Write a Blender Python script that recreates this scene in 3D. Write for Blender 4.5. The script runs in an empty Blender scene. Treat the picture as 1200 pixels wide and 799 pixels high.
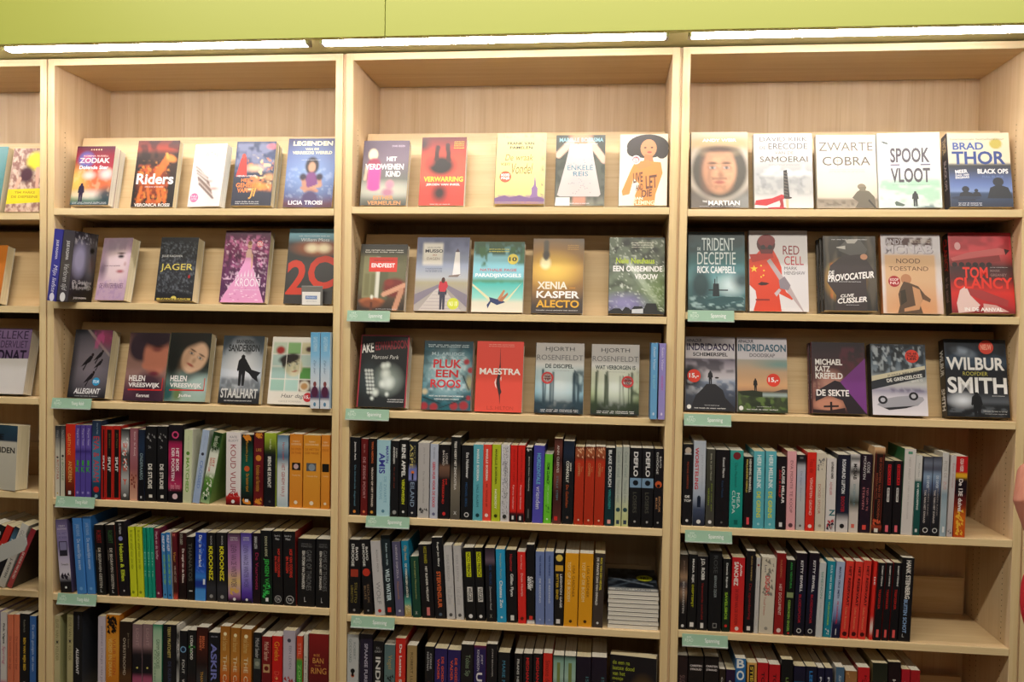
import bpy, math, random
import numpy as np
from mathutils import Matrix, Vector
from mathutils.geometry import tessellate_polygon

# ---------------------------------------------------------------- camera, world, lights, exposure
EZ = 1.62                                   # eye height above the floor
CX, CZ0, DIST, YAW, PIT, ROL, FPX = -0.16919, 0.0, 2.146, 0.110934, -0.024409, 0.016793, 986.9
scn = bpy.context.scene
def cam_axes():
    cy, sy = math.cos(YAW), math.sin(YAW)
    fw = np.array([-sy*math.cos(PIT), cy*math.cos(PIT), math.sin(PIT)])
    r0 = np.array([cy, sy, 0.0]); u0 = np.cross(r0, fw)
    c, s = math.cos(ROL), math.sin(ROL)
    return c*r0+s*u0, -s*r0+c*u0, fw
CR, CU, CF = cam_axes()
CO = np.array([CX, -DIST, EZ])
cam_data = bpy.data.cameras.new('camera'); cam = bpy.data.objects.new('camera', cam_data)
scn.collection.objects.link(cam); scn.camera = cam
cam_data.sensor_width = 36; cam_data.lens = FPX/1200*36; cam_data.clip_start = .02
M = Matrix(((CR[0], CU[0], -CF[0], CO[0]), (CR[1], CU[1], -CF[1], CO[1]), (CR[2], CU[2], -CF[2], CO[2]), (0, 0, 0, 1)))
cam.matrix_world = M
scn.view_settings.view_transform = 'Standard'; scn.view_settings.look = 'None'
scn.view_settings.gamma = 1; scn.view_settings.use_curve_mapping = False
scn.view_settings.exposure = 0.0
world = bpy.data.worlds.new('store_ambient'); scn.world = world; world.use_nodes = True
bg = world.node_tree.nodes['Background']; bg.inputs[0].default_value = (1.0, .93, .82, 1); bg.inputs[1].default_value = .04
def area(name, loc, target, sx, sy, power, col):
    d = bpy.data.lights.new(name, 'AREA'); d.shape = 'RECTANGLE'; d.size = sx; d.size_y = sy; d.energy = power; d.color = col
    o = bpy.data.objects.new(name, d); scn.collection.objects.link(o); o.location = loc
    o.rotation_euler = (Vector(target)-Vector(loc)).to_track_quat('-Z', 'Y').to_euler(); return o
# two rows of ceiling spots of the shop, behind and above the photographer's head
area('ceiling_lamp_row', (-.2, -1.5, EZ+1.42), (-.2, 0, EZ-.1), 4.0, .10, 55, (1, .92, .80))
area('far_ceiling_lamps', (-.6, -3.6, EZ+1.5), (-.2, 0, EZ-.4), 3.0, .8, 8, (1, .92, .8))
STRIP_W = 42

# ---------------------------------------------------------------- helpers
col = scn.collection
def hx(c):
    c = c.strip()
    if len(c) == 3: c = ''.join(k*2 for k in c)
    v = [int(c[i:i+2], 16)/255 for i in (0, 2, 4)]
    return np.array([k/12.92 if k <= .04045 else ((k+.055)/1.055)**2.4 for k in v])
def project(P):
    d = np.array(P)-CO; z = d@CF
    return 600+FPX*(d@CR)/z, 399.5-FPX*(d@CU)/z
def at(x, y, Y):                            # where the ray through a photo pixel meets the plane y=Y
    d = CF+CR*(x-600)/FPX+CU*(399.5-y)/FPX
    return CO+d*(Y-CO[1])/d[1]
def xat(px, Y, z):
    X = (px-720)/470
    for _ in range(5):
        q = project((X, Y, z))[0]; q2 = project((X+.01, Y, z))[0]; X += .01*(px-q)/(q2-q)
    return X
MC = {}
def mat(name, c=None, rough=.5, spec=.5, build=None, emit=None):
    if name in MC: return MC[name]
    m = bpy.data.materials.new(name); m.use_nodes = True; MC[name] = m
    nt = m.node_tree; b = nt.nodes['Principled BSDF']
    if c is not None: b.inputs['Base Color'].default_value = (*hx(c), 1)
    b.inputs['Roughness'].default_value = rough; b.inputs['Specular IOR Level'].default_value = spec
    if emit: b.inputs['Emission Color'].default_value = (*emit[0], 1); b.inputs['Emission Strength'].default_value = emit[1]
    if build: build(nt, b)
    return m
def wood(scale, c1, c2, c3):
    def f(nt, b):
        N = nt.nodes; L = nt.links
        tc = N.new('ShaderNodeTexCoord'); mp = N.new('ShaderNodeMapping'); mp.inputs['Scale'].default_value = scale
        L.new(tc.outputs['Object'], mp.inputs[0])
        n1 = N.new('ShaderNodeTexNoise'); n1.inputs['Scale'].default_value = 1; n1.inputs['Detail'].default_value = 5; n1.inputs['Roughness'].default_value = .65
        L.new(mp.outputs[0], n1.inputs['Vector'])
        mp2 = N.new('ShaderNodeMapping'); mp2.inputs['Scale'].default_value = tuple(s*4.5 if s > 20 else s*2.5 for s in scale)
        L.new(tc.outputs['Object'], mp2.inputs[0])
        n2 = N.new('ShaderNodeTexNoise'); n2.inputs['Scale'].default_value = 1; n2.inputs['Detail'].default_value = 2
        L.new(mp2.outputs[0], n2.inputs['Vector'])
        r = N.new('ShaderNodeValToRGB'); r.color_ramp.elements[0].position = .3; r.color_ramp.elements[1].position = .72
        r.color_ramp.elements[0].color = (*hx(c1), 1); r.color_ramp.elements[1].color = (*hx(c2), 1)
        L.new(n1.outputs['Fac'], r.inputs[0])
        r2 = N.new('ShaderNodeValToRGB'); r2.color_ramp.elements[0].position = .58; r2.color_ramp.elements[1].position = .74
        r2.color_ramp.elements[0].color = (0, 0, 0, 1); r2.color_ramp.elements[1].color = (.5, .5, .5, 1)
        L.new(n2.outputs['Fac'], r2.inputs[0])
        mx = N.new('ShaderNodeMix'); mx.data_type = 'RGBA'; mx.inputs['B'].default_value = (*hx(c3), 1)
        L.new(r2.outputs[0], mx.inputs['Factor']); L.new(r.outputs[0], mx.inputs['A'])
        L.new(mx.outputs['Result'], b.inputs['Base Color'])
        bp = N.new('ShaderNodeBump'); bp.inputs['Strength'].default_value = .04; bp.inputs['Distance'].default_value = .001
        L.new(n2.outputs['Fac'], bp.inputs['Height']); L.new(bp.outputs[0], b.inputs['Normal'])
    return f
W1, W2, W3 = 'd6b88c', 'e5cda6', 'c6a578'
wood_v = mat('oak_vertical_grain', rough=.55, spec=.3, build=wood((45, 45, 1.6), W1, W2, W3))
wood_h = mat('oak_horizontal_grain', rough=.5, spec=.3, build=wood((1.6, 45, 45), 'd2b385', 'e0c698', 'c2a070'))
wood_e = mat('oak_edge_band', rough=.4, spec=.4, build=wood((2, 60, 60), 'e0c692', 'ebd6a8', 'd3b67e'))
wood_ev = mat('oak_edge_band_upright', rough=.4, spec=.4, build=wood((60, 60, 2), 'dcc18d', 'e8d2a3', 'cfb27a'))
def attr_col(nt, b):
    a = nt.nodes.new('ShaderNodeAttribute'); a.attribute_name = 'Col'; nt.links.new(a.outputs['Color'], b.inputs['Base Color'])
print_mat = mat('printed_card', rough=.38, spec=.45, build=attr_col)
matte_mat = mat('printed_card_matt', rough=.6, spec=.3, build=attr_col)
def pages_build(nt, b):
    N = nt.nodes; L = nt.links
    tc = N.new('ShaderNodeTexCoord'); mp = N.new('ShaderNodeMapping'); mp.inputs['Scale'].default_value = (6, 900, 6)
    n = N.new('ShaderNodeTexNoise'); n.inputs['Scale'].default_value = 1; n.inputs['Detail'].default_value = 1
    L.new(tc.outputs['Object'], mp.inputs[0]); L.new(mp.outputs[0], n.inputs['Vector'])
    r = N.new('ShaderNodeValToRGB'); r.color_ramp.elements[0].position = .3; r.color_ramp.elements[1].position = .7
    r.color_ramp.elements[0].color = (*hx('c9bd98'), 1); r.color_ramp.elements[1].color = (*hx('e9dfbf'), 1)
    L.new(n.outputs['Fac'], r.inputs[0]); L.new(r.outputs[0], b.inputs['Base Color'])
page_mat = mat('cream_book_paper', rough=.85, spec=.1, build=pages_build)
def pages2_build(nt, b):
    pages_build(nt, b)
    for n in nt.nodes:
        if n.type == 'VALTORGB':
            n.color_ramp.elements[0].color = (*hx('cfcab8'), 1); n.color_ramp.elements[1].color = (*hx('efece0'), 1)
page_mat2 = mat('white_book_paper', rough=.85, spec=.1, build=pages2_build)

def new_obj(name, me, parent=None, mtx=None):
    o = bpy.data.objects.new(name, me); col.objects.link(o)
    if parent is not None: o.parent = parent
    if mtx is not None: o.matrix_basis = mtx
    return o
def mesh(name, V, F, material, colors=None, vcol=None):
    me = bpy.data.meshes.new(name); me.from_pydata([tuple(v) for v in V], [], F)
    if material is not None: me.materials.append(material)
    if vcol is not None:
        a = me.color_attributes.new('Col', 'FLOAT_COLOR', 'POINT')
        c = np.ones((len(V), 4), np.float32); c[:, :3] = np.asarray(vcol)*.86; a.data.foreach_set('color', c.ravel())
    me.update(); return me
def boxVF(x0, y0, z0, x1, y1, z1, k=0):
    V = [(x0,y0,z0),(x1,y0,z0),(x1,y1,z0),(x0,y1,z0),(x0,y0,z1),(x1,y0,z1),(x1,y1,z1),(x0,y1,z1)]
    F = [(0,3,2,1),(4,5,6,7),(0,1,5,4),(1,2,6,5),(2,3,7,6),(3,0,4,7)]
    return V, [tuple(i+k for i in f) for f in F]
def box(name, x0, y0, z0, x1, y1, z1, material, parent=None, bev=0, edge=None):
    V, F = boxVF(x0, y0, z0, x1, y1, z1)
    me = mesh(name, V, F, material)
    if edge is not None: me.materials.append(edge); me.polygons[2].material_index = 1
    o = new_obj(name, me, parent)
    if bev:
        m = o.modifiers.new('bevel', 'BEVEL'); m.width = bev; m.segments = 2
    return o
def root(name, loc, label, cat, group=None):
    o = bpy.data.objects.new(name, None); col.objects.link(o); o.location = loc; o.empty_display_size = .05
    o['label'] = label; o['category'] = cat
    if group: o['group'] = group
    return o
def structure(o): o['kind'] = 'structure'; return o

# ---------------------------------------------------------------- glyphs: flat letter shapes, each letter meshed once
CH = "ABCDEFGHIJKLMNOPQRSTUVWXYZabcdefghijklmnopqrstuvwxyz0123456789&.,-?!'/*=" + "\u00c5\u00c9\u00e9\u00d0"
GL = {}
def make_glyphs():
    tmp = []
    def tobj(s, off):
        c = bpy.data.curves.new('t', 'FONT'); c.body = s; c.size = 1; c.resolution_u = 3; c.offset = off
        o = bpy.data.objects.new('t', c); col.objects.link(o); tmp.append(o); return o
    T = {}
    for st, off in (('r', 0.0), ('b', .027)):
        T[st, 'HH'] = tobj('HH', off)
        for ch in CH: T[st, ch] = (tobj(ch, off), tobj('H'+ch+'H', off))
    bpy.context.view_layer.update(); dg = bpy.context.evaluated_depsgraph_get()
    def grab(o):
        e = o.evaluated_get(dg); me = e.to_mesh()
        v = np.zeros(len(me.vertices)*3); me.vertices.foreach_get('co', v); v = v.reshape(-1, 3)[:, :2].copy()
        me.calc_loop_triangles(); t = np.zeros(len(me.loop_triangles)*3, int); me.loop_triangles.foreach_get('vertices', t)
        e.to_mesh_clear(); return v, t.reshape(-1, 3)
    for st in 'rb':
        v, _ = grab(T[st, 'HH']); w0 = np.ptp(v[:, 0])
        for ch in CH:
            a, b = T[st, ch]; v, t = grab(a); vb, _ = grab(b)
            GL[st, ch] = (v, t, np.ptp(vb[:, 0])-w0)
    for o in tmp:
        c = o.data; bpy.data.objects.remove(o); bpy.data.curves.remove(c)
make_glyphs()
def text_shape(s, style=''):
    st = 'b' if 'b' in style else 'r'; x = 0; Vs = []; Ts = []; n = 0
    for ch in s:
        if ch == ' ' or (st, ch) not in GL: x += .32; continue
        v, t, adv = GL[st, ch]; vv = v+np.array([x, 0]); Vs.append(vv); Ts.append(t+n); n += len(v); x += adv
    if not Vs: return None
    V = np.concatenate(Vs); T = np.concatenate(Ts)
    if 'i' in style: V[:, 0] += V[:, 1]*.22
    mn = V.min(0); mx = V.max(0); return (V-mn)/np.maximum(mx-mn, 1e-6), T
class Layer:                                # flat print: crisp polygons and letters with a colour for each point
    def __init__(s): s.V = []; s.T = []; s.C = []; s.n = 0; s.k = 0
    def add(s, uv, T, c, lift=None):
        s.k += 1; z = (s.k*.000012) if lift is None else lift
        s.V.append(np.column_stack([uv, np.full(len(uv), z)])); s.T.append(np.asarray(T)+s.n); s.n += len(uv)
        s.C.append(np.tile(hx(c) if isinstance(c, str) else c, (len(uv), 1)) if not (isinstance(c, np.ndarray) and c.ndim == 2) else c)
    def poly(s, pts, c):
        T = tessellate_polygon([[Vector((p[0], p[1], 0)) for p in pts]])
        s.add(np.array(pts, float), np.array([tuple(t) for t in T]), c)
    def ell(s, cx, cy, rx, ry, c, n=20):
        a = np.linspace(0, 2*math.pi, n, endpoint=False); s.poly([(cx+rx*math.cos(k), cy+ry*math.sin(k)) for k in a], c)
    def text(s, tx, u0, v0, u1, v1, c, style='', rot=0, asp=1.5):      # upright text inside a box (v grows downwards)
        r = text_shape(tx, style)
        if r is None: return
        V, T = r; uv = np.column_stack([u0+V[:, 0]*(u1-u0), v1-V[:, 1]*(v1-v0)])
        if rot:
            a = math.radians(rot); cx, cy = (u0+u1)/2, (v0+v1)/2; x = uv[:, 0]-cx; y = (uv[:, 1]-cy)*asp
            uv = np.column_stack([cx+x*math.cos(a)+y*math.sin(a), cy+(-x*math.sin(a)+y*math.cos(a))/asp])
        s.add(uv, T, c)
    def down(s, tx, u0, v0, u1, v1, c, style=''):                       # text running down a spine
        r = text_shape(tx, style)
        if r is None: return
        V, T = r; s.add(np.column_stack([u0+V[:, 1]*(u1-u0), v0+V[:, 0]*(v1-v0)]), T, c)
    def obj(s, name, fn, parent, material):
        if not s.V: return None
        V = np.concatenate(s.V); T = np.concatenate(s.T); C = np.concatenate(s.C)
        P = fn(V[:, 0], V[:, 1], V[:, 2])
        return new_obj(name, mesh(name, P, T.tolist(), material, vcol=C), parent)
def vnoise(U, V, su, sv, seed):
    rng = np.random.default_rng(seed); g = rng.random((int(sv)+3, int(su)+3))
    x = U*su; y = V*sv; xi = np.clip(x.astype(int), 0, int(su)+1); yi = np.clip(y.astype(int), 0, int(sv)+1)
    fx = x-xi; fy = y-yi; fx = fx*fx*(3-2*fx); fy = fy*fy*(3-2*fy)
    return (g[yi, xi]*(1-fx)+g[yi, xi+1]*fx)*(1-fy)+(g[yi+1, xi]*(1-fx)+g[yi+1, xi+1]*fx)*fy
class Canvas:                               # soft artwork of a cover, one colour for each point of a grid
    def __init__(s, nu=44, nv=66, asp=1.5):
        s.nu, s.nv, s.asp = nu, nv, asp
        u = np.linspace(0, 1, nu+1); v = np.linspace(0, 1, nv+1); s.U, s.V = np.meshgrid(u, v); s.C = np.zeros((nv+1, nu+1, 3))+.5
    def mix(s, a, c): a = np.clip(a, 0, 1)[..., None]; s.C = s.C*(1-a)+hx(c)*a
    def g(s, *stops):
        vs = [p[0] for p in stops]; cs = np.array([hx(p[1]) for p in stops])
        s.C = np.stack([np.interp(s.V, vs, cs[:, k]) for k in range(3)], -1)
    def e(s, cx, cy, rx, ry, c, soft=.25, a=1, rot=0):
        x = s.U-cx; y = (s.V-cy)*s.asp; t = math.radians(rot)
        xr = x*math.cos(t)+y*math.sin(t); yr = -x*math.sin(t)+y*math.cos(t)
        d = np.sqrt((xr/rx)**2+(yr/(ry*s.asp))**2); s.mix(a*np.clip((1+soft-d)/(2*soft), 0, 1), c)
    def r(s, x0, y0, x1, y1, c, a=1, soft=.012):
        m = np.clip((s.U-x0)/soft+.5, 0, 1)*np.clip((x1-s.U)/soft+.5, 0, 1)*np.clip((s.V-y0)/soft+.5, 0, 1)*np.clip((y1-s.V)/soft+.5, 0, 1); s.mix(a*m, c)
    def n(s, c, su, sv, a=.6, thr=.5, seed=1, w=.15, box=None):
        k = np.clip((.65*vnoise(s.U, s.V, su, sv, seed)+.35*vnoise(s.U, s.V, su*2.1, sv*2.1, seed+7)-thr)/w+.5, 0, 1)
        if box: k = k*(np.clip((s.U-box[0])/.05, 0, 1)*np.clip((box[2]-s.U)/.05, 0, 1)*np.clip((s.V-box[1])/.05, 0, 1)*np.clip((box[3]-s.V)/.05, 0, 1))
        s.mix(a*k, c)
    def l(s, x0, y0, x1, y1, w, c, a=1):
        dx, dy = x1-x0, (y1-y0)*s.asp; t = np.clip(((s.U-x0)*dx+(s.V-y0)*s.asp*dy)/(dx*dx+dy*dy), 0, 1)
        d = np.hypot(s.U-x0-t*dx, (s.V-y0)*s.asp-t*dy); s.mix(a*np.clip((w-d)/.015+.5, 0, 1), c)
    def obj(s, name, fn, parent, material):
        P = fn(s.U.ravel(), s.V.ravel(), np.zeros(s.U.size)); w = s.nu+1; F = []
        for j in range(s.nv):
            for i in range(s.nu): a = j*w+i; F.append((a, a+w, a+w+1, a+1))
        return new_obj(name, mesh(name, P, F, material, vcol=s.C.reshape(-1, 3)), parent)

# ---------------------------------------------------------------- a book: cover wrap + page block (+ printed spine, printed front, lettering)
COV = .0006
def wrap_mesh(w, h, t, front, spine, back):
    r = min(.0018, t*.2)
    out = [(w, 0), (r, 0), (r*.3, r*.3), (0, r), (0, t-r), (r*.3, t-r*.3), (r, t), (w, t)]
    c = COV; inn = [(w, c), (r+c*.3, c), (r*.3+c, r*.3+c), (c, r+c*.3), (c, t-r-c*.3), (r*.3+c, t-r*.3-c), (r+c*.3, t-c), (w, t-c)]
    V = []; C = []; n = 8; cs = [front, front, spine, spine, spine, spine, back, back]
    for z in (0, h):
        for p, k in zip(out, cs): V.append((*p, z)); C.append(k)
    for z in (0, h):
        for p in inn: V.append((*p, z)); C.append(hx('d8d2c4'))
    F = []
    for i in range(n-1):
        F.append((i, i+1, n+i+1, n+i)); F.append((2*n+i+1, 2*n+i, 3*n+i, 3*n+i+1))
        F.append((i+1, i, 2*n+i, 2*n+i+1)); F.append((n+i, n+i+1, 3*n+i+1, 3*n+i))
    F += [(0, n, 3*n, 2*n), (n-1, 2*n+n-1, 3*n+n-1, 2*n-1)]
    return mesh('cover', V, [f[::-1] for f in F], print_mat, vcol=np.array(C))
def book_parts(rt, w, h, t, front, spine, back, white=False, spine_canvas=None, spine_layer=None, front_canvas=None, front_layer=None, stickers=()):
    new_obj('cover', wrap_mesh(w, h, t, front, spine, back), rt)
    i = .0012
    V, F = boxVF(COV*1.2, COV*1.05, i, w-.0015, t-COV*1.05, h-i)
    me = mesh('page_block', V, F, page_mat2 if white else page_mat); new_obj('page_block', me, rt)
    r = min(.0018, t*.2)
    fs = lambda u, v, z: np.column_stack([-.00012-z, (t-r*.2)+(r*.4-t)*u, h*(1-v)])
    ff = lambda u, v, z: np.column_stack([r*.6+(w-r*.6)*u, -.00012-z, h*(1-v)])
    if spine_canvas is not None: spine_canvas.obj('spine_print', fs, rt, print_mat)
    if spine_layer is not None: spine_layer.obj('spine_lettering', lambda u, v, z: fs(u, v, z+.00008), rt, print_mat)
    if front_canvas is not None: front_canvas.obj('cover_print', ff, rt, print_mat)
    if front_layer is not None: front_layer.obj('cover_lettering', lambda u, v, z: ff(u, v, z+.00008), rt, print_mat)
    for (cx, cy, rad, c, txt, tc) in stickers:
        L = Layer(); a = h/w; L.ell(cx, cy, rad, rad/a, c, 28)
        if txt: 
            for q, line in enumerate(txt.split('/')):
                nl = len(txt.split('/')); hh = 1.3*rad/a/nl*(.75 if nl > 1 else .62); y = cy-rad/a*.62+(q+.5)*1.24*rad/a/nl
                L.text(line, cx-rad*.72, y-hh/2, cx+rad*.72, y+hh/2, tc, 'b')
        o = L.obj('round_sticker', lambda u, v, z: ff(u, v, z+.0005), rt, print_mat); o['label'] = 'round price or award sticker'

# ---------------------------------------------------------------- bookcases
T = .018; DEP = .257
SX = {(0,'R'): -1.7097, (1,'L'): -1.6678, (1,'R'): -.8821, (2,'L'): -.835, (2,'R'): -.0173, (3,'L'): .027, (3,'R'): .8169}
SX[(0,'L')] = -2.50; SX[(4,'L')] = .860; SX[(4,'R')] = 1.65
SH = {(0,1): .2708, (0,2): .0165, (0,3): -.2346, (0,4): -.4944, (0,5): -.7672, (1,0): .6870, (1,1): .2843, (1,2): .0298, (1,3): -.2402, (1,4): -.5076, (1,5): -.7712,
      (2,0): .6870, (2,1): .2897, (2,2): .0154, (2,3): -.2421, (2,4): -.5205, (2,5): -.7835, (3,0): .6870, (3,1): .2853, (3,2): .0283, (3,3): -.2245, (3,4): -.5104, (3,5): -.7752,
      (0,0): .6870, (4,0): .687, (4,1): .285, (4,2): .028, (4,3): -.2245, (4,4): -.51, (4,5): -.775}
for c in range(5): SH[(c,6)] = -1.045; SH[(c,7)] = -1.42
UNIT = ['far left', 'left', 'middle', 'right', 'far right']
BCL = ['light oak bookcase cut off by the left edge of the photo', 'light oak bookcase second from the left, young adult shelves',
       'light oak bookcase in the middle with thriller shelves', 'light oak bookcase at the right with a bare stretch on its lower shelves',
       'light oak bookcase beyond the right edge, only its side showing']
for c in range(5):
    xl, xr = SX[(c,'L')], SX[(c,'R')]; cx = (xl+xr)/2
    rt = root('bookcase', (cx, 0, 0), BCL[c], 'bookcase', 'light oak bookcases along the wall')
    def B(name, x0, y0, z0, x1, y1, z1, m, edge=None, bev=.0008): return box(name, x0-cx, y0, z0, x1-cx, y1, z1, m, rt, bev, edge)
    ztop = SH[(c,0)]+EZ
    for s, x0, x1 in (('l', xl-T-.001, xl), ('r', xr, xr+T+.001)):
        sp = B('side_panel', x0, 0, 0, x1, DEP+.02, ztop, wood_v, wood_ev)
        # rows of pin holes: flat dark discs, the holes' shade painted as colour
        xf = (xl+.0004) if s == 'l' else (xr-.0004); V = []; F = []
        for yy in (.045, DEP-.045, DEP-.08):
            zz = .35
            while zz < ztop-.18:
                if not (yy > .2 and zz < 0):
                    k = len(V); 
                    for a in range(6):
                        an = a*math.pi/3; V.append((xf-cx, yy+.0017*math.cos(an), zz+.0017*math.sin(an)))
                        
                    F.append(tuple(range(k, k+6)) if s == 'l' else tuple(range(k+5, k-1, -1)))
                zz += .0136*1.0
        o = new_obj('pin_hole_discs', mesh('pin_hole_discs', V, F, mat('painted_hole_shade', '4a3520', .9, .1)), sp); o['kind'] = 'stuff'
    B('top_board', xl, 0, ztop-T, xr, DEP, ztop, wood_h, wood_e)
    B('back_panel', xl, DEP+.002, .08, xr, DEP+.012, ztop-T, wood_v)
    if c > 0: B('filler_strip', SX[(c-1,'R')]+T+.0015, .006, 0, xl-T-.0015, .02, ztop, wood_v, None, 0)
    B('plinth', xl, .03, 0, xr, .045, .09, wood_h)
    for k in range(1, 8):
        z = SH[(c,k)]+EZ
        B('shelf', xl+.0005, -.001, z-T, xr-.0005, DEP-.002, z, wood_h, wood_e)
        if k <= 3:                           # sloping display board the face-out books lean on
            hh = .215; y0, y1 = .062, .120
            V = [(xl+.006-cx, y0, z+.001), (xr-.006-cx, y0, z+.001), (xr-.006-cx, y1, z+hh), (xl+.006-cx, y1, z+hh)]
            V += [(a, b+.012, d) for a, b, d in V]
            F = [(0,1,2,3), (7,6,5,4), (3,2,6,7), (1,0,4,5), (2,1,5,6), (0,3,7,4)]
            new_obj('display_board', mesh('display_board', V, F, wood_h), rt)
        else:
            B('rear_upstand', xl+.012, DEP-.022, z, xr-.012, DEP-.008, z+.10, wood_h)
# setting
structure(box('wall_back', -3.6, DEP+.05, 0, 3.0, DEP+.15, 3.4, mat('wall_paint', 'd8cfc0', .8, .2)))
structure(box('floor', -3.6, -5, -.1, 3.0, DEP+.05, 0, mat('floor_vinyl', '8d7f6d', .5, .3)))
structure(box('ceiling', -3.6, -5, 3.4, 3.0, DEP+.15, 3.5, mat('ceiling_paint', 'e6e2d8', .9, .1)))
# green canopy above the bookcases
gz = .6585+EZ; GY = -.19
can = root('canopy', (0, GY, gz), 'lime green canopy fascia running above all the bookcases', 'canopy')
green = mat('lime_green_laminate', 'b8c05c', .4, .4)
seam = at(453.5, 30, GY)[0]
for x0, x1 in ((seam-1.72, seam-.0008), (seam+.0008, seam+1.72)):
    box('fascia_panel', x0, -.018, 0, x1, 0, .50, green, can, .0006)
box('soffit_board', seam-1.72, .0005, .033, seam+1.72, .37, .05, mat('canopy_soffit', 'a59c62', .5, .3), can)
# strip lamps under the canopy
tube = mat('lit_diffuser', 'ffffff', .4, .3, emit=((1.0, .93, 1.0), STRIP_W))
alu = mat('aluminium_profile', 'a8a6a0', .35, .5)
LY = -.13; k_ = lambda x: at(x, 48, LY)[0]
for a, b, lb in ((-370, -12, 'strip lamp over the bookcase cut off at the left edge'), (10, 360, 'lit strip lamp over the left bookcase'), (380, 780, 'lit strip lamp over the middle bookcase'), (810, 1220, 'lit strip lamp over the right bookcase')):
    x0, x1 = k_(a), k_(b)
    r_ = root('strip_lamp', ((x0+x1)/2, LY, gz+.0325), lb, 'lamp', 'strip lamps under the green canopy')
    w = (x1-x0)/2
    box('lamp_housing', -w-.006, -.016, -.015, w+.006, .016, 0, alu, r_, .001)
    box('diffuser', -w, -.013, -.0245, w, .013, -.0151, tube, r_, .003)
    for s in (-1, 1): box('end_cap', s*(w+.0035)-.0035, -.0145, -.025, s*(w+.0035)+.0035, .0145, -.0152, alu, r_)

# ---------------------------------------------------------------- green shelf signs
SIGN = [ (1,3,61,107,472.5,'Young Adult'), (1,4,65.7,111,588,'Young Adult'), (1,5,67.5,113,702,'Young Adult'),
 (2,2,407,457,370,'Spanning'), (2,3,405,456,485.5,'Spanning'), (2,4,429,480,611.5,'Spanning'), (2,5,411.6,462.5,729,'Spanning'),
 (3,2,806,860.5,370,'Spanning'), (3,3,801.7,857,492,'Spanning'), (3,4,803,858,628.5,'Spanning'), (3,5,799.6,853,750.5,'Spanning')]
sg = mat('sign_green_plastic', '93b69d', .35, .5); sclear = mat('sign_clear_lip', 'b9c4bc', .2, .6)
ORD = ['top board', 'first', 'second', 'third', 'fourth', 'fifth', 'sixth']
for (c, k, x0, x1, ym, tx) in SIGN:
    z = SH[(c,k)]+EZ; Y = -.012; xa = xat(x0, Y, z); xb = xat(x1, Y, z); w = xb-xa; zm = at((x0+x1)/2, ym, Y)[2]; h = .027
    rt = root('shelf_sign', (xa, Y, zm-h/2), 'sage green sign reading %s on the %s shelf from the top, %s bookcase' % (tx, ORD[k], UNIT[c]), 'sign', 'green category signs clipped to the shelves')
    V = [(0,-.004,0),(w,-.004,0),(w,.002,h),(0,.002,h)]; V += [(a,b+.0015,d) for a,b,d in V]
    F = [(0,1,2,3),(7,6,5,4),(3,2,6,7),(1,0,4,5),(2,1,5,6),(0,3,7,4)]
    new_obj('sign_plate', mesh('sign_plate', V, F, sg), rt)
    box('clip', .006, .0035, h*.3, w-.006, .0112, h*.42, sclear, rt)
    box('clear_lip', 0, -.0065, -.0018, w, -.0025, .0008, sclear, rt)
    L = Layer(); L.text(tx, .50, .30, .82, .76, 'ffffff', '')
    L.text('READ', .06, .38, .24, .66, 'dfeee0', ''); L.text('shop', .09, .72, .21, .86, 'cfe4d2', '')
    for q in range(3): L.poly([(.10+q*.035, .3), (.115+q*.035, .14), (.13+q*.035, .3)], 'dfeee0')
    L.obj('lettering', lambda u, v, zz: np.column_stack([w*u, -.00415+.006*(1-v)-zz, h*(1-v)]), rt, matte_mat)

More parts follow.
